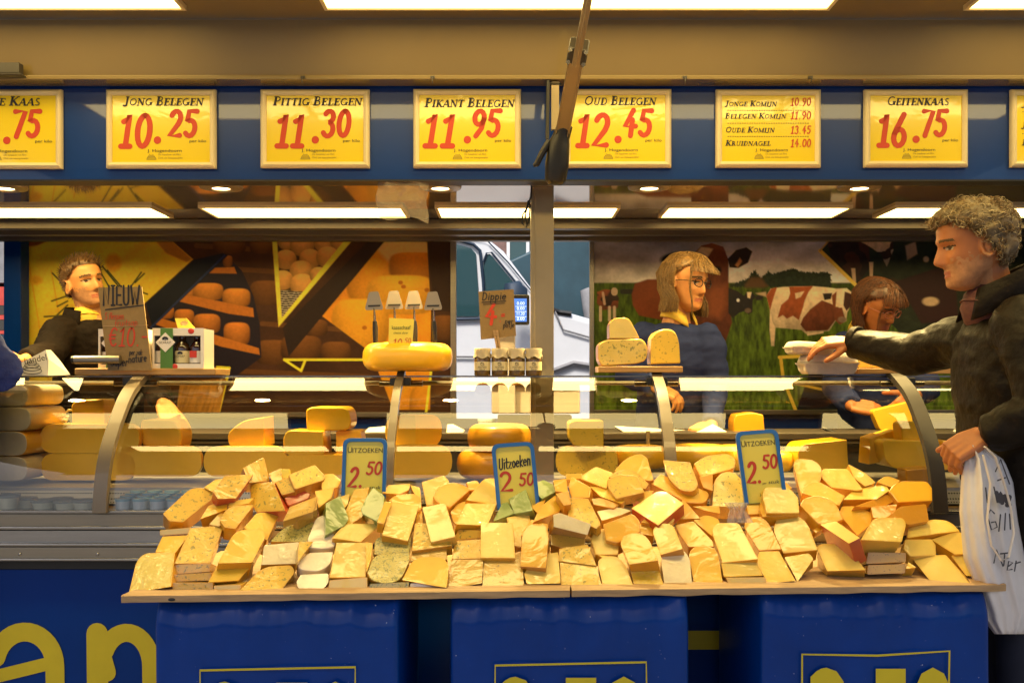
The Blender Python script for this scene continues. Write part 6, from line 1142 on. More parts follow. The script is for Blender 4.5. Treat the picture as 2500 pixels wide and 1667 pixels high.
# ------------------------------------------------------------------ price cards stuck in the heap
def pcard(quad, Y, label, title, st, pr_, up, more=()):
    P_ = [at(x, y, Y + .012 * (1 - (y - 1060) / 120)) for x, y in quad]; c = sum(P_, Vector()) / 4; c.z = min(p.z for p in P_); t = empty('price_card', c, label, 'price card', 'blue edged price cards standing in the heap')
    o = P_[3] - c; ux = (P_[2] - P_[3]); uz = (P_[0] - P_[3]); w, h = ux.length, uz.length; ex, ez = ux / w, uz / h; ny = ez.cross(ex).normalized()
    Mx = Matrix((ex, -ny if ny.y < 0 else ny, ez)).transposed(); rot = Mx
    def g(v): return rot @ Vector(v) + o
    ou = rpoly([(0, 0), (w, 0), (w, h, .022), (0, h, .022)], 6); e = .0105; inn_ = rpoly([(e, 0), (w - e, 0), (w - e, h - e, .014), (e, h - e, .014)], 6)
    b = MB(); k = len(ou); V = [(x, -.004, z) for x, z in ou] + [(x, -.004, z) for x, z in inn_] + [(x, .006, z) for x, z in ou] + [(x, .006, z) for x, z in inn_]
    Fc = []
    for i in range(k):
        j = (i + 1) % k; Fc += [(i, j, k + j, k + i), (i, 2 * k + i, 2 * k + j, j), (k + i, k + j, 3 * k + j, 3 * k + i), (2 * k + i, 3 * k + i, 3 * k + j, 2 * k + j)]
    b.add([g(v) for v in V], Fc); b.build('edge', M['plastic_blue'], t, bevel=.0015)
    b = MB().prism([g((x, .001, z)) for x, z in inn_], rot @ Vector((0, .003, 0))); b.build('sheet', M['tag_yellow'], t)
    bl, rd = Flat(), Flat()
    if st: bl.strokes(title, h * .165, w * .13, h * .60, fit=w * .76, lw=.12, slant=.25, rot=.10)
    else:
        bl.text(title[0], h * .118, w * .11, h * .785, fit=w * .10); bl.text(title[1:], h * .098, w * .22, h * .785, fit=w * .68)
    rd.strokes(pr_, h * .30, w * .12, h * .27, fit=w * (.38 if not st else .34), lw=.15, slant=.22 if not st else .0); rd.strokes('50', h * .19, w * (.53 if not st else .56), h * (.46 if not st else .34), fit=w * .36, lw=.17, slant=.15)
    if not st: bl.text('per', h * .045, w * .48, h * .25, shear=.2, fit=w * .10); bl.text('stuk', h * .07, w * .62, h * .25, shear=.2, fit=w * .26); bl.text('J. Hogendoorn', h * .05, w * .38, h * .10, fit=w * .5)
    for f_, nm_, m_ in ((bl, 'lettering', 'ink'), (rd, 'price', 'red_ink')):
        me = bpy.data.meshes.new(nm_); me.from_pydata([tuple(g((a, bb + .0002, cc))) for a, bb, cc in f_.v], [], f_.f); link(me, nm_, [M[m_]], t)
pcard([(838, 1069), (945, 1069), (941, 1235), (832, 1235)], 2.585, 'blue edged UITZOEKEN card, the leftmost, above the green wedges', 'UITZOEKEN', False, '2.', '50')
pcard([(1199, 1084), (1303, 1077), (1318, 1238), (1214, 1245)], 2.575, 'blue edged card with slanting handwriting Uitzoeken in the middle', 'Uitzoeken', True, '2', '50')
pcard([(1794, 1054), (1900, 1050), (1922, 1222), (1818, 1230)], 2.60, 'blue edged UITZOEKEN card, the rightmost, leaning left', 'UITZOEKEN', False, '2.', '50')
fo = film.build('film_tail', G_FILM, None, loc=c, smooth=70); tag(fo, 'twisted clear film tail below the whitish herb arch', 'cling film')
# ------------------------------------------------------------------ people
def itp(t, ks, vs): return np.interp(t, ks, vs)
HK = [-1, -.9, -.75, -.5, -.25, 0, .25, .5, .75, .9, 1.0]
HF = [.050, .078, .084, .084, .086, .089, .096, .094, .076, .048, .010]
HBK = [.010, .004, -.010, -.052, -.080, -.092, -.099, -.099, -.082, -.052, -.010]
HW = [.020, .040, .052, .062, .069, .073, .076, .074, .060, .036, .006]
def head_local(th, t, chin=0., nose=1.0, wide=1.0):
    """point on the head, th=0 faces forward (+y), t from chin -1 to crown 1; half height .118"""
    f, bk, w = itp(t, HK, HF), itp(t, HK, HBK), itp(t, HK, HW) * wide
    cy = (f + bk) / 2; ry = (f - bk) / 2; e = .88
    s, c = np.sin(th), np.cos(th); x = np.sign(s) * np.abs(s) ** e * w; y = cy + np.sign(c) * np.abs(c) ** e * ry; z = t * .118
    fr = np.clip(c, 0, 1) ** .5
    nb = np.interp(z, [-.052, -.046, -.038, -.030, -.010, .010, .022], [0, .012, .029, .031, .020, .008, 0]) * nose
    y = y + nb * np.exp(-(x / np.interp(z, [-.045, -.03, .01], [.016, .013, .009])) ** 2) * fr
    for sx in (-1, 1): y = y - .013 * np.exp(-((x - sx * .031) / .015) ** 2 - ((z - .004) / .012) ** 2) * fr + .004 * np.exp(-((x - sx * .031) / .011) ** 2 - ((z - .003) / .007) ** 2) * fr + .006 * np.exp(-((x - sx * .042) / .016) ** 2 - ((z + .028) / .016) ** 2) * fr
    y = y + .006 * np.exp(-(x / .045) ** 2 - ((z - .024) / .008) ** 2) * fr
    y = y + (.007 * np.exp(-(x / .022) ** 2 - ((z + .062) / .0055) ** 2) + .007 * np.exp(-(x / .020) ** 2 - ((z + .074) / .006) ** 2) - .004 * np.exp(-(x / .026) ** 2 - ((z + .068) / .003) ** 2) + (.008 + chin) * np.exp(-(x / .022) ** 2 - ((z + .100) / .012) ** 2)) * fr
    return x, y, z
def head_mesh(mb, Mx, **k):
    nt, nzz = 72, 64; ts = np.linspace(-1, 1, nzz); V = []
    for t in ts:
        th = np.linspace(0, 2 * np.pi, nt, endpoint=False); x, y, z = head_local(th, np.full(nt, t), **k); V += [Mx @ Vector((a, b, c)) for a, b, c in zip(x, y, np.full(nt, t * .118) if np.isscalar(z) else z)]
    mb.add(V, [(i * nt + j, i * nt + (j + 1) % nt, (i + 1) * nt + (j + 1) % nt, (i + 1) * nt + j) for i in range(nzz - 1) for j in range(nt)] + [tuple(range(nt - 1, -1, -1)), tuple((nzz - 1) * nt + j for j in range(nt))])
    for sx in (-1, 1):    # ears: a rim around a shallow bowl
        rim = [Vector((sx * (.074 + .008 * abs(math.sin(a))), -.010 + .019 * math.cos(a) - .004 * math.sin(a), -.004 + .032 * math.sin(a))) for a in np.linspace(0, 2 * math.pi, 15)]
        mb.tube([Mx @ p for p in rim], .0052, 7); mb.ball(Mx @ Vector((sx * .072, -.010, -.004)), (.006 + .004, .015, .024), 10)
def cap_tube(mb, pts, r, n=14, ry=None, up=None):
    mb.tube(pts, r, n, ry=ry, up=up); r = r if hasattr(r, '__len__') else [r] * len(pts); mb.ball(pts[0], r[0] * .97, 12); mb.ball(pts[-1], r[-1] * .97, 12)
def frame(fwd, up):
    f = Vector(fwd).normalized(); u = Vector(up); u = (u - f * u.dot(f)).normalized(); return f, u, f.cross(u)
def hand(mb, wrist, fwd, back, side, curl=(20, 25, 15), spread=.10, thumb=(.5, .75, -.25), thumb_curl=20, sc=1.0, curls=None):
    """back = direction the back of the hand faces, side=+1 when the thumb lies on fwd x back"""
    f, u, l = frame(fwd, back); l = l * side; W_ = Vector(wrist)
    P = lambda a, b, c: W_ + (f * a + l * b + u * c) * sc
    for b_ in (-.030, -.010, .010, .028): mb.tube([P(0, b_ * .65, 0), P(.045, b_ * .95, .002), P(.092, b_ * 1.02, .0)], [.0135 * sc, .0145 * sc, .0115 * sc], 10); 
    mb.ball(P(.045, .0, -.003), (.03 * sc, .03 * sc, .03 * sc) if False else .019 * sc, 10)
    L = (.072, .080, .074, .058); B = (.029, .010, -.010, -.029)
    for k in range(4):
        cv = curls[k] if curls else curl; p = P(.088 - .004 * abs(k - 1.3), B[k], 0); d = (f + l * (spread * (1.5 - k) / 1.5)).normalized(); pts = [p - d * .012 * sc, p]; rr = [.0105 * sc, .0102 * sc]
        for seg, ang, ra in zip((.46, .30, .26), cv, (.0092, .0084, .0070)):
            a = math.radians(ang); ax = d.cross(u).normalized(); d = (Matrix.Rotation(-a, 3, ax) @ d).normalized(); uu = Matrix.Rotation(-a, 3, ax) @ u; p = p + d * L[k] * seg * sc; pts.append(p); rr.append(ra * sc)
        cap_tube(mb, pts, rr, 9)
    d = (f * thumb[0] + l * thumb[1] + u * thumb[2]).normalized(); p0 = P(.022, .024, -.004); p1 = p0 + d * .040 * sc; d2 = (d + f * math.sin(math.radians(thumb_curl))).normalized(); p2 = p1 + d2 * .032 * sc; p3 = p2 + (d2 + f * .2).normalized() * .024 * sc
    cap_tube(mb, [p0, p1, p2, p3], [.0150 * sc, .0125 * sc, .0105 * sc, .0085 * sc], 9)
def headM(c, yaw, pitch=0., roll=0., s=1.0):   # yaw 0 faces the camera (-Y); positive turns to picture right
    return Matrix.Translation(c) @ Matrix.Rotation(math.radians(180 + yaw), 4, 'Z') @ Matrix.Rotation(math.radians(-pitch), 4, 'X') @ Matrix.Rotation(math.radians(roll), 4, 'Y') @ Matrix.Diagonal((s, s, s, 1))
def person(label, c, yaw, pitch, roll, sh, el, wr, hips, floor, hands, skin, hair_fn, cloth, face, lip='lips', voxel=.0042, s=1., hk={}, sl=1.0, tw=1.0, beard=False, neck_lean=None, cuffs=None, extra=None, folds=1.0, vest=None):
    base = Vector((hips.x, hips.y, floor)); t = None
    Mx = headM(c, yaw, pitch, roll, s); mb = MB(); head_mesh(mb, Mx, **hk); mid = (sh[0] + sh[1]) / 2
    hb = Mx @ Vector((0, -.030, -.06)); cap_tube(mb, [Mx @ Vector((0, -.022, -.045)), hb * .55 + (mid + Vector((0, 0, .02))) * .45, mid + Vector((0, 0, -.03))], [.052 * s, .054 * s, .075 * s], 18)
    cap_tube(mb, [sh[0] * .9 + mid * .1 - Vector((0, 0, .02)), mid - Vector((0, 0, .03)), sh[1] * .9 + mid * .1 - Vector((0, 0, .02))], [.04, .06, .04], 12)
    ax = (sh[1] - sh[0]).normalized(); cap_tube(mb, [mid - Vector((0, 0, .08)), (mid + hips) / 2, hips], [.085, .095, .09], 18, ry=[.075, .08, .085], up=ax.cross(Vector((0, 0, 1))))
    for i in (0, 1):
        if wr[i] is None: continue
        e_ = el[i]; w_ = wr[i]; cap_tube(mb, [sh[i] - Vector((0, 0, .01)), (sh[i] + e_) / 2, e_, e_ * .4 + w_ * .6, w_], [.046, .042, .036, .034, .024], 12)
        if hands[i]: hand(mb, w_, **hands[i])
    for sx in (-1, 1): p = hips + ax * .09 * sx; cap_tube(mb, [p, Vector((p.x, p.y - .01, (hips.z + floor) / 2)), Vector((p.x, p.y, floor + .06))], [.085, .06, .045], 12)
    mb.v = [tuple(Vector(p) - base) for p in mb.v]; me = remeshed(mb, 'person', voxel, 3)
    mats_ = [M[skin], M[lip], M['eye'], M['brow'], M['stubble'], M['eyewhite']]
    for m_ in mats_: me.materials.append(m_)
    inv = Mx.inverted(); cen = np.empty(len(me.polygons) * 3, np.float32); me.polygons.foreach_get('center', cen); cen = cen.reshape(-1, 3) + np.array(base); im = np.array(inv); L = cen @ im[:3, :3].T + im[:3, 3]
    idx = np.zeros(len(cen), np.int32); x, y, z = L.T; front = y > .04
    jit = np.array([mnoise.noise(Vector((float(q[0]) * 90, float(q[1]) * 90, float(q[2]) * 90))) for q in L]) if beard else 0
    if beard: idx[(z + jit * .03 < -.030) & (z > -.125) & (y > -.02) & ((z < -.042) | (np.abs(x) > .035)) & (np.hypot(x, y) < .16)] = 4
    idx[front & (np.abs(x) < .025) & (np.abs(z + .068) < .0085) & (y > .07)] = 1
    ex = (np.abs(np.abs(x) - .031) / .013) ** 2 + ((z - .003) / .0058) ** 2; idx[front & (ex < 1)] = 5; idx[front & ((np.abs(np.abs(x) - .031) / .0062) ** 2 + ((z - .003) / .0055) ** 2 < 1)] = 2
    idx[front & (np.abs(np.abs(x) - .033) < .020) & (np.abs(z - .0085 + .1 * np.abs(np.abs(x) - .033)) < .0022)] = 2
    idx[front & (np.abs(np.abs(x) - .034) < .020) & (np.abs(z - .026 + .12 * np.maximum(np.abs(x) - .034, 0)) < .0042)] = 3
    me.polygons.foreach_set('material_index', idx); t = link(me, 'person', None, None, base); t.data.polygons.foreach_set('use_smooth', [True] * len(me.polygons)); tag(t, label, 'person')
    # clothing: torso and sleeves grown together, with folds
    cb = MB(); U = Vector((0, 0, 1)); fw = ax.cross(U).normalized(); k = cloth
    secs = [(mid + U * .045, .075, .062), (mid + U * .015, .13, .085), (mid - U * .03, (sh[1] - sh[0]).length / 2 + .01, .105), (mid - U * .12, .185 * tw, .125), (mid - U * .28, .185 * tw, .125), (mid * .25 + hips * .75, .185 * tw, .125), (hips, .195 * tw, .13), (hips - U * .10, .20 * tw, .13)]
    off = lambda q: (hips - mid) * max(0, min(1, ((mid.z - q.z) / max(.05, mid.z - hips.z)))) 
    cs = [Vector((q.x + off(q).x * (0 if i > 4 else 1), q.y + off(q).y * (0 if i > 4 else 1), q.z)) for i, (q, a, b) in enumerate(secs)]
    cb.tube(cs, [a for q, a, b in secs], 28, ry=[b for q, a, b in secs], up=fw)
    for i in (0, 1):
        if wr[i] is None: continue
        e_, w_ = el[i], wr[i]; d = (w_ - e_).normalized(); a, b = sh[i], e_; end = w_ - d * .005
        cap_tube(cb, [a - U * .02 - (a - mid) * .1, a * .7 + b * .3, a * .35 + b * .65, e_, e_ * .6 + end * .4, e_ * .25 + end * .75], [.078 * sl, .072 * sl, .066 * sl, .062 * sl, .056 * sl, .049 * sl], 16); cb.tube([e_ * .3 + end * .7, e_ * .1 + end * .9, end], [.050 * sl, .046 * sl, .043 * sl], 16)
    if extra: extra(cb, mid, fw, ax)
    cb.v = [tuple(Vector(p) - base) for p in cb.v]; cm = remeshed(cb, 'clothing', .009, 2); n_ = len(cm.vertices); co = np.empty(n_ * 3, np.float32); cm.vertices.foreach_get('co', co); co = co.reshape(-1, 3); nr = np.empty(n_ * 3, np.float32); cm.vertices.foreach_get('normal', nr); nr = nr.reshape(-1, 3)
    dsp = np.array([mnoise.noise(Vector((p[0] * 9, p[1] * 9, p[2] * 22))) * .0065 + abs(mnoise.noise(Vector((p[0] * 20 + 4, p[1] * 20, p[2] * 38)))) * .006 - .003 for p in co]) * folds; co = co + nr * dsp[:, None]; cm.vertices.foreach_set('co', co.astype(np.float32).ravel()); cm.update()
    o = link(cm, face, [M[k]], t); tr_ = MB()
    for sx in (-1, 1): p = hips + ax * .09 * sx - base; cap_tube(tr_, [p - U * .04, p * .5 + Vector((p.x, p.y, 0)) * .5, Vector((p.x, p.y, .03))], [.11, .09, .075], 14)
    tr_.build('trousers', M['trouser'], t, smooth=60)
    if hair_fn: hair_fn(t, base, Mx)
    return t, base, Mx
def strands(name, m, parent, base, paths, r0=.0012, r1=.0006):
    b = MB()
    for p in paths: n = len(p); b.tube([q - base for q in p], [r0 + (r1 - r0) * i / (n - 1) for i in range(n)], 3, caps=False)
    return b.build(name, M[m], parent, smooth=180, fix=False)
def scalp(mask, off, Mx, n=(60, 40), rough=.0, seed=0):
    """a shell over the part of the head where mask(x,y,z) holds"""
    nt, nz_ = n; ts = np.linspace(-.55, 1, nz_); V = []; ok = []
    for t in ts:
        th = np.linspace(0, 2 * np.pi, nt, endpoint=False); x, y, z = head_local(th, np.full(nt, t))
        for a, b, c in zip(x, y, z if hasattr(z, '__len__') else np.full(nt, t * .118)):
            m_ = mask(a, b, c); ok.append(m_ > 0); d = Vector((a, b + .01, c * .9)).normalized(); o_ = off * min(1, m_) + rough * mnoise.noise(Vector((a * 40, b * 40, c * 40 + seed))); V.append(Mx @ (Vector((a, b, c)) + d * max(.001, o_)))
    Fc = [(i * nt + j, i * nt + (j + 1) % nt, (i + 1) * nt + (j + 1) % nt, (i + 1) * nt + j) for i in range(nz_ - 1) for j in range(nt) if ok[i * nt + j] and ok[(i + 1) * nt + j] and ok[i * nt + (j + 1) % nt]]
    return V, Fc
def hairline(zf, zs, zb):   # heights of the hair edge at front, side, back
    def f(x, y, z):
        a = y / .09; lim = zf if a > .75 else (zs + (zf - zs) * max(0, (a - .1) / .65) if a > .1 else zb + (zs - zb) * max(0, min(1, (a + .55) / .65))); return (z - lim) / .012
    return f
def rnd_scalp(rr, mask, Mx, n):
    out = []
    while len(out) < n:
        th, t = rr.uniform(0, 2 * math.pi), rr.uniform(-.55, 1); x, y, z = head_local(np.array([th]), np.array([t])); p = Vector((x[0], y[0], t * .118))
        if mask(p.x, p.y, p.z) > .2 and rr.random() < .35 + .65 * math.sqrt(max(0, 1 - t * t)): out.append(p)
    return out
# ---- curly haired customer
def curly(t, base, Mx):
    mk = hairline(.066, .020, -.060); V, Fc = scalp(mk, .020, Mx, (80, 48), .014, 3); MB().add([v - base for v in V], Fc).build('hair', M['hair_grey'], t, smooth=180, fix=False); rr = random.Random(5); paths = []
    for p in rnd_scalp(rr, mk, Mx, 2600):
        d = Vector((p.x, p.y + .01, p.z * .9)).normalized(); top = max(0, min(1, (p.z + .02) / .1)); u = d.orthogonal().normalized(); u = (Matrix.Rotation(rr.uniform(0, 6.3), 3, d) @ u).normalized(); v = d.cross(u)
        out = rr.uniform(.010, .022) + .014 * top * rr.random() + .012 * mnoise.noise(p * 30); r = rr.uniform(.006, .011); a0 = rr.uniform(0, 6.3); tw = rr.uniform(4.5, 7.5); fw_ = Vector((0, .35, -.25)) * .02; q = []
        for k in range(10):
            s_ = k / 9; a = a0 + s_ * tw; q.append(Mx @ (p + d * (out * (.55 + .45 * s_) + r * .8 * math.sin(a)) + u * (r * math.cos(a)) + v * (.022 * (s_ - .5)) + fw_ * s_))
        paths.append(q)
    strands('curls', 'hair_grey', t, base, paths[::3], .0012, .0007); strands('grey_curls', 'hair_silver', t, base, paths[1::3], .0010, .0006); strands('brown_curls', 'hair_brown', t, base, paths[2::3], .0011, .0006)
def jacket_collar(name, m, t, base, pts, h, lean):
    b = MB(); n = len(pts); V = []
    for p in pts: V += [p - base, p + Vector(lean) * .4 + Vector((0, 0, h * .6)) - base, p + Vector(lean) + Vector((0, 0, h)) - base, p + Vector(lean) * 2.2 + Vector((0, 0, h * .15)) - base]
    b.add(V, [(4 * i + k, 4 * (i + 1) + k, 4 * (i + 1) + k + 1, 4 * i + k + 1) for i in range(n - 1) for k in range(3)]); o = b.build(name, M[m], t, smooth=60, fix=False); so_ = o.modifiers.new('s', 'SOLIDIFY'); so_.thickness = .006; return o
cc = at(2380, 603, 2.64)
rs, ls = at(2372, 822, 2.84), at(2508, 775, 2.46)
pt, base, Mx = person('man with curly grey hair in dark jacket reaching across for egg cartons', cc, -97, 7, 0, [ls, rs], [at(2560, 1010, 2.36), at(2225, 868, 3.02)], [at(2400, 1062, 2.44), at(2078, 836, 3.17)], at(2490, 1260, 2.62), 0., [dict(fwd=(-.75, .1, -.45), back=(-.45, -.6, .75), side=1, curl=(55, 60, 45), spread=.04, thumb=(.7, .5, -.5)), dict(fwd=(-.98, .06, -.02), back=(.02, -.35, .95), side=-1, curls=((16, 22, 18), (24, 30, 22), (30, 34, 26), (36, 36, 28)), spread=.14, thumb=(.75, .55, -.40), thumb_curl=10)], 'skin_red', curly, 'cord_jacket', 'jacket', hk=dict(nose=1.05, chin=.0), sl=1.15, tw=1.12, beard=True, folds=1.0, voxel=.0036, s=1.0)
U_ = Vector((0, 0, 1)); mid = (rs + ls) / 2
def neck_collar(t, base, Mx, m, open_deg, rise=.055, r=1., shift=(.012, 0, -.035)):
    f_ = (Mx.to_3x3() @ Vector((0, 1, 0))); f_.z = 0; f_.normalize(); s_ = f_.cross(Vector((0, 0, 1))); nk = Mx @ Vector((0, -.03, -.13)); V = []; n = 40
    for i in range(n + 1):
        a = math.radians(open_deg + (360 - 2 * open_deg) * i / n); d = f_ * math.cos(a) + s_ * math.sin(a); back = .5 - .5 * math.cos(a); k_ = nk + Vector(shift) + Vector((0, 0, rise * back))
        V += [k_ + d * .074 * r + Vector((0, 0, -.03)) - base, k_ + d * .070 * r + Vector((0, 0, .022)) - base, k_ + d * .082 * r + Vector((0, 0, .030)) - base, k_ + d * .090 * r + Vector((0, 0, .004)) - base, k_ + d * (.098 + .010 * (1 - back)) * r + Vector((0, 0, -.040 - .02 * (1 - back))) - base]
    o = MB().add(V, [(5 * i + k, 5 * (i + 1) + k, 5 * (i + 1) + k + 1, 5 * i + k + 1) for i in range(n) for k in range(4)]).build('collar', M[m], t, smooth=60, fix=False); so_ = o.modifiers.new('s', 'SOLIDIFY'); so_.thickness = .005
nk = Mx @ Vector((0, -.03, -.13)); neck_collar(pt, base, Mx, 'cord_jacket', 32, .085, 1.06, (.020, 0, -.030))
b = MB(); cap_tube(b, [nk + Vector((.0, 0, -.045)) - base, nk + Vector((.008, 0, -.012)) - base], [.085, .062], 20); b.build('shirt', M['plaid'], pt, smooth=60)
zp = 0 and [at(x, y, Y) - base for x, y, Y in ((2338, 770, 2.62), (2336, 850, 2.58), (2345, 960, 2.56), (2362, 1080, 2.54))]; 
cu = MB(); a_, b_ = at(2098, 837, 3.155), at(2080, 836, 3.175); cu.tube([a_ - base, b_ - base], [.056, .054], 20); cu.build('cuff', M['cord_jacket'], pt, smooth=60, bevel=.004)
# ---- white tote bag in his hand
c = at(2430, 1540, 2.47); tb = empty('tote_bag', c, 'white cotton bag with black lettering hanging from the customer\'s hand', 'bag'); nu, nv = 72, 40; V = []
for j in range(nv + 1):
    v = j / nv; xl = np.interp(v, [0, .12, .35, .6, .8, .93, 1], [2358, 2348, 2342, 2352, 2382, 2402, 2428]); xr = np.interp(v, [0, .08, .2, .4, .7, .9, 1], [2400, 2452, 2474, 2486, 2515, 2530, 2500]); y = 1086 + (1547 - 1086) * v
    if v > .93: y = 1086 + (1547 - 1086) * v
    for i in range(nu):
        a = 2 * math.pi * i / nu; x = (xl + xr) / 2 + (xr - xl) / 2 * math.cos(a); dep = .045 + .06 * math.sin(math.pi * min(1, v * .9)); f_ = .010 * math.sin(a * 7 + 2 * v + 1) * (1 - .5 * v) + .006 * math.sin(a * 13 - 3 * v); V.append(at(x, y, 2.47 + (dep + f_) * math.sin(a)) - c)
MB().add(V, [(j * nu + i, j * nu + (i + 1) % nu, (j + 1) * nu + (i + 1) % nu, (j + 1) * nu + i) for j in range(nv) for i in range(nu)] + [tuple(range(nu * nv, nu * nv + nu))]).build('cloth', M['tote'], tb, smooth=80)
def on(pts, w, fl_): fl_.line([loc(x, y, 2.36, c) for x, y in pts], w, True)
fl = Flat(); 
for pts in (((2428, 1150), (2440, 1120), (2462, 1180)), ((2433, 1172), (2452, 1165)), ((2404, 1190), (2408, 1225)), ((2424, 1188), (2432, 1225)), ((2440, 1200), (2452, 1225)), ((2425, 1252), (2416, 1243), (2408, 1258), (2418, 1292), (2432, 1285), (2428, 1272), (2418, 1274)), ((2440, 1255), (2436, 1295)), ((2452, 1252), (2450, 1292)), ((2462, 1254), (2464, 1290)), ((2424, 1372), (2430, 1340), (2446, 1380)), ((2450, 1352), (2448, 1378)), ((2440, 1350), (2460, 1348)), ((2468, 1388), (2456, 1390), (2460, 1368), (2470, 1372), (2460, 1380)), ((2478, 1368), (2474, 1392)), ((2476, 1374), (2488, 1370))): on(pts, .0036, fl)
for pts in (((2430, 1202), (2438, 1222)), ((2440, 1206), (2444, 1226)), ((2450, 1210), (2462, 1232)), ((2462, 1212), (2456, 1232))): on(pts, .011, fl)
fl.build('lettering', M['bag_print'], tb, d=-(2.355 - c.y) )
b = MB(); hp = [(2400, 1110), (2418, 1180), (2410, 1270), (2420, 1330), (2445, 1368), (2462, 1360), (2475, 1300), (2468, 1240), (2452, 1180), (2430, 1115), (2404, 1090)]; b.tube([at(x, y, 2.345) - c for x, y in hp], .006, 6, ry=.002); b.build('strap', M['tote'], tb, smooth=60)
# ---- woman with glasses
def bob(cfg, m):
    def f(t, base, Mx):
        rr = random.Random(cfg.get('seed', 2)); mk = hairline(.072, .03, -.07); V, Fc = scalp(mk, .016, Mx, (60, 40), .006, 8); MB().add([v - base for v in V], Fc).build('hair', M[m], t, smooth=180, fix=False); paths = []
        for k in range(cfg.get('n', 700)):
            # each lock starts near the parting and falls down the side or the back to the jaw
            a = rr.uniform(cfg.get('a0', 48), 360 - cfg.get('a0', 48)) if rr.random() > .10 else rr.uniform(-38, 50); side = math.radians(a); x0 = rr.uniform(-.012, .03); y0 = rr.uniform(-.05, .075); q = []; bot = cfg['bot'] * rr.uniform(.82, 1.08) if 45 < a < 315 else .045; wv = rr.uniform(-.008, .008); lift = rr.uniform(.010, .034); flick = cfg.get('flick', .0) * rr.uniform(.3, 1.2)
            p0 = Vector((x0, y0, .118 * (1 - (y0 / .115) ** 2 * .35) + .010)); 
            for i in range(9):
                s_ = i / 8; z = p0.z + (bot - p0.z) * s_ ** 1.35; tt = max(-.62, min(.97, z / .118)); xs_, ys_, _z = head_local(np.array([side]), np.array([tt])); e_ = Vector((xs_[0], min(ys_[0], .070) if 45 < a < 315 else ys_[0], z)); dd = Vector((e_.x, e_.y, 0)); dd = dd.normalized() if dd.length > 1e-6 else Vector((0, 0, 0)); e_ = e_ + dd * (lift + .012 * max(0, -z / .118) + flick * max(0, s_ - .6) + wv * math.sin(s_ * 5))
                w_ = min(1, s_ * 2.2); q.append(Mx @ (p0 * (1 - w_) + e_ * w_ + Vector((0, 0, .012 * math.sin(math.pi * min(1, s_ * 2))))))
            paths.append(q)
        strands('locks', m, t, base, [p for i, p in enumerate(paths) if i % 5 < 3], .0017, .0008); strands('light_locks', cfg['hi'], t, base, [p for i, p in enumerate(paths) if i % 5 >= 3], .0014, .0007)
    return f
def glasses(t, base, Mx, m='dark'):
    b = MB()
    for sx in (-1, 1):
        b.tube([Mx @ Vector((sx * .033 + .0225 * math.cos(a), .101 - .010 * abs(math.cos(a) * .6 + sx * .4) ** 2, .002 + .0165 * math.sin(a))) - base for a in np.linspace(0, 2 * math.pi, 19)], .0021, 6); b.tube([Mx @ Vector((sx * .056, .094, .006)) - base, Mx @ Vector((sx * .076, .04, .008)) - base, Mx @ Vector((sx * .078, -.005, .004)) - base], .0018, 6)
    b.tube([Mx @ Vector((-.011, .103, .006)) - base, Mx @ Vector((0, .108, .008)) - base, Mx @ Vector((.011, .103, .006)) - base], .0018, 6); b.build('glasses', M[m], t, smooth=60)
def polo(t, base, Mx, m='collar_yellow', drop=.0):
    nk = Mx @ Vector((0, -.02, -.115)); f_ = (Mx.to_3x3() @ Vector((0, 1, 0))).normalized(); s_ = (Mx.to_3x3() @ Vector((1, 0, 0))).normalized(); V = []; n = 24
    for i in range(n + 1):
        a = math.radians(30 + 300 * i / n) - math.pi / 2 + math.pi * .0; ca, sa = math.cos(a + math.pi / 2 - math.radians(180) + math.pi), math.sin(a + math.pi / 2 - math.radians(180) + math.pi); ang = math.radians(20 + 320 * i / n); d = f_ * math.cos(ang) + s_ * math.sin(ang); dip = -.040 * max(0, math.cos(ang)) ** 2; p = nk + d * .062 + Vector((0, 0, dip - .012)); V += [p + Vector((0, 0, .026)) - base, p + d * .016 + Vector((0, 0, -.004)) - base, p + d * .022 + Vector((0, 0, -.026)) - base]
    o = MB().add(V, [(3 * i + k, 3 * (i + 1) + k, 3 * (i + 1) + k + 1, 3 * i + k + 1) for i in range(n) for k in range(2)]).build('collar', M[m], t, smooth=60, fix=False); so_ = o.modifiers.new('s', 'SOLIDIFY'); so_.thickness = .003
c1 = at(1674, 692, 4.12); s1 = [at(1566, 812, 4.16), at(1732, 816, 4.10)]
pt1, b1, M1 = person('woman in glasses and blue sweatshirt standing behind the speckled cheeses', c1, 40, 6, -3, s1, [at(1528, 915, 4.18), at(1748, 935, 4.06)], [at(1602, 946, 4.00), at(1738, 1036, 3.86)], at(1645, 1090, 4.18), .33, [dict(fwd=(.86, -.25, -.40), back=(.35, -.45, .8), side=-1, curls=((25, 30, 18), (32, 32, 20), (38, 34, 22), (44, 34, 22)), spread=.16, thumb=(.8, .4, -.5)), dict(fwd=(-.75, -.35, -.28), back=(-.1, -.35, .9), side=1, curl=(38, 40, 25), spread=.12, thumb=(.75, .45, -.4))], 'skin', bob(dict(bot=-.125, n=2200, hi='hair_blond', flick=.035, a0=86), 'hair_brown'), 'navy', 'sweatshirt', s=1.02, hk=dict(nose=.9, wide=.97), sl=.96, tw=.92, folds=1.1)
glasses(pt1, b1, M1); polo(pt1, b1, M1)
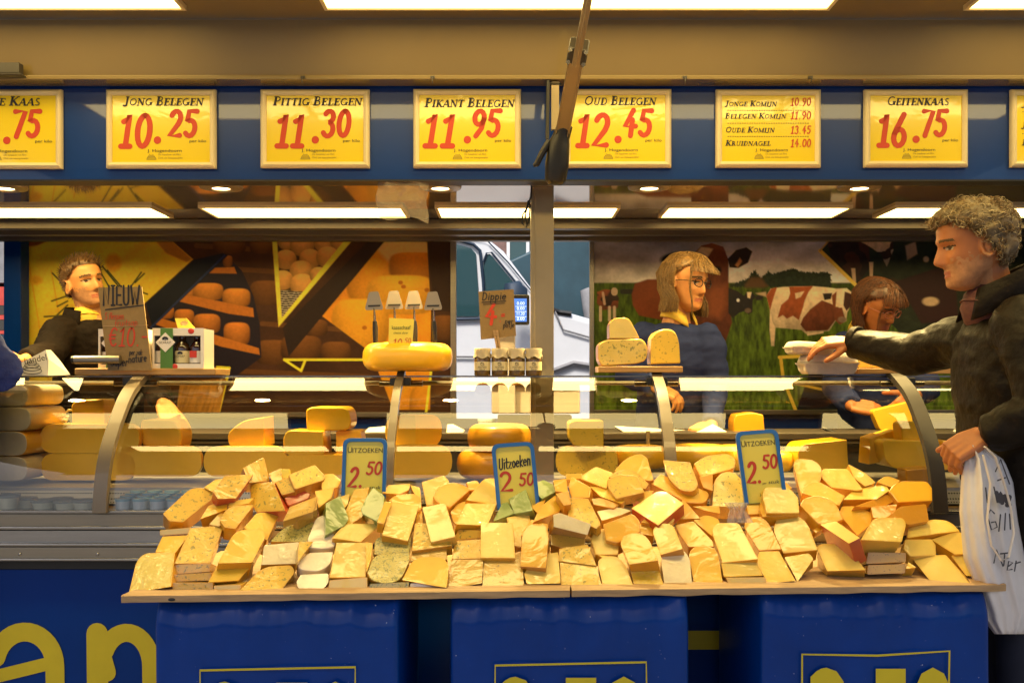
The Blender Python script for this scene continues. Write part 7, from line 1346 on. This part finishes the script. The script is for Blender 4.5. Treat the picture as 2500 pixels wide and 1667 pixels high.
# ---- woman looking down
c2 = at(2142, 748, 4.20); s2 = [at(2055, 838, 4.26), at(2235, 850, 4.22)]
pt2, b2, M2 = person('woman with dark red bob looking down behind the egg cartons', c2, 32, 28, 6, s2, [at(2042, 945, 4.18), at(2260, 950, 4.1)], [at(2078, 990, 3.94), at(2236, 965, 3.92)], at(2150, 1100, 4.26), .33, [dict(fwd=(.85, -.2, -.12), back=(-.05, -.65, .7), side=-1, curl=(22, 30, 22), spread=.10, thumb=(.7, .3, -.6)), dict(fwd=(-.7, -.2, -.5), back=(.3, -.7, .5), side=1, curl=(30, 40, 30))], 'skin_red', bob(dict(bot=-.105, n=1900, hi='hair_auburn', seed=9, a0=92), 'hair_dark'), 'navy', 'sweatshirt', s=.96, hk=dict(nose=.9, wide=.97), sl=1.05, folds=1.)
glasses(pt2, b2, M2, 'lips'); polo(pt2, b2, M2)
# ---- man at the left, reaching out
def crop(t, base, Mx):
    mk = hairline(.074, .030, -.05); V, Fc = scalp(mk, .010, Mx, (72, 48), .004, 2); MB().add([v - base for v in V], Fc).build('hair', M['hair_short'], t, smooth=180, fix=False); rr = random.Random(8); paths = []
    for p in rnd_scalp(rr, mk, Mx, 1300):
        d = Vector((p.x, p.y + .01, p.z * .9)).normalized(); top = max(0, min(1, p.z / .09)); Lh = rr.uniform(.006, .012) + .020 * top * rr.random(); dr = Vector((rr.uniform(-.3, .3), .9 * top - .3, -.3 + .5 * top)); q = [Mx @ (p + d * .004 + (d + dr * (s_ * .8)) * Lh * s_) for s_ in (0, .35, .7, 1)]; paths.append(q)
    strands('tufts', 'hair_short', t, base, paths, .0016, .0007)
c3 = at(206, 694, 4.12); s3 = [at(150, 800, 4.06), at(318, 812, 4.18)]
pt3, b3, M3 = person('man in dark hooded jacket reaching out left behind the NIEUW card', c3, 52, -8, 10, s3, [at(118, 868, 3.86), at(372, 930, 4.1)], [at(62, 878, 3.66), at(398, 985, 3.92)], at(250, 1090, 4.2), .33, [dict(fwd=(-.85, -.35, .10), back=(-.1, -.2, .95), side=1, curl=(20, 25, 15), thumb=(.7, .5, .3)), dict(fwd=(.55, -.45, -.65), back=(.1, -.7, .6), side=-1, curl=(65, 70, 50), thumb=(.7, .3, -.5))], 'skin', crop, 'brown_jacket', 'jacket', s=.96, hk=dict(nose=1.0, wide=.93), sl=1.06, beard=True, folds=1.1)
nk = M3 @ Vector((0, -.035, -.10)); neck_collar(pt3, b3, M3, 'brown_jacket', 45, .03, 1.12, (0, 0, -.03))
b = MB(); cap_tube(b, [nk + Vector((.02, -.03, -.06)) - b3, nk + Vector((.01, -.015, -.02)) - b3], [.070, .052], 18); b.build('shirt', M['collar_yellow'], pt3, smooth=60)
# ---- customer at the left edge, only the blue sleeve shows
c4 = at(-220, 560, 2.95); s4 = [at(-330, 800, 2.95), at(-105, 800, 2.98)]
person('person in royal blue fleece, only an elbow showing at the left edge', c4, 110, 0, 0, s4, [at(-360, 1000, 2.9), at(-6, 905, 3.0)], [at(-250, 1060, 2.8), at(-70, 850, 3.2)], at(-220, 1200, 2.95), 0., [dict(fwd=(.6, .1, -.5), back=(.4, -.4, .8), side=1), dict(fwd=(.1, .9, .2), back=(.2, -.2, .9), side=-1)], 'skin', crop, 'royal', 'fleece', sl=1.25, tw=1.1)
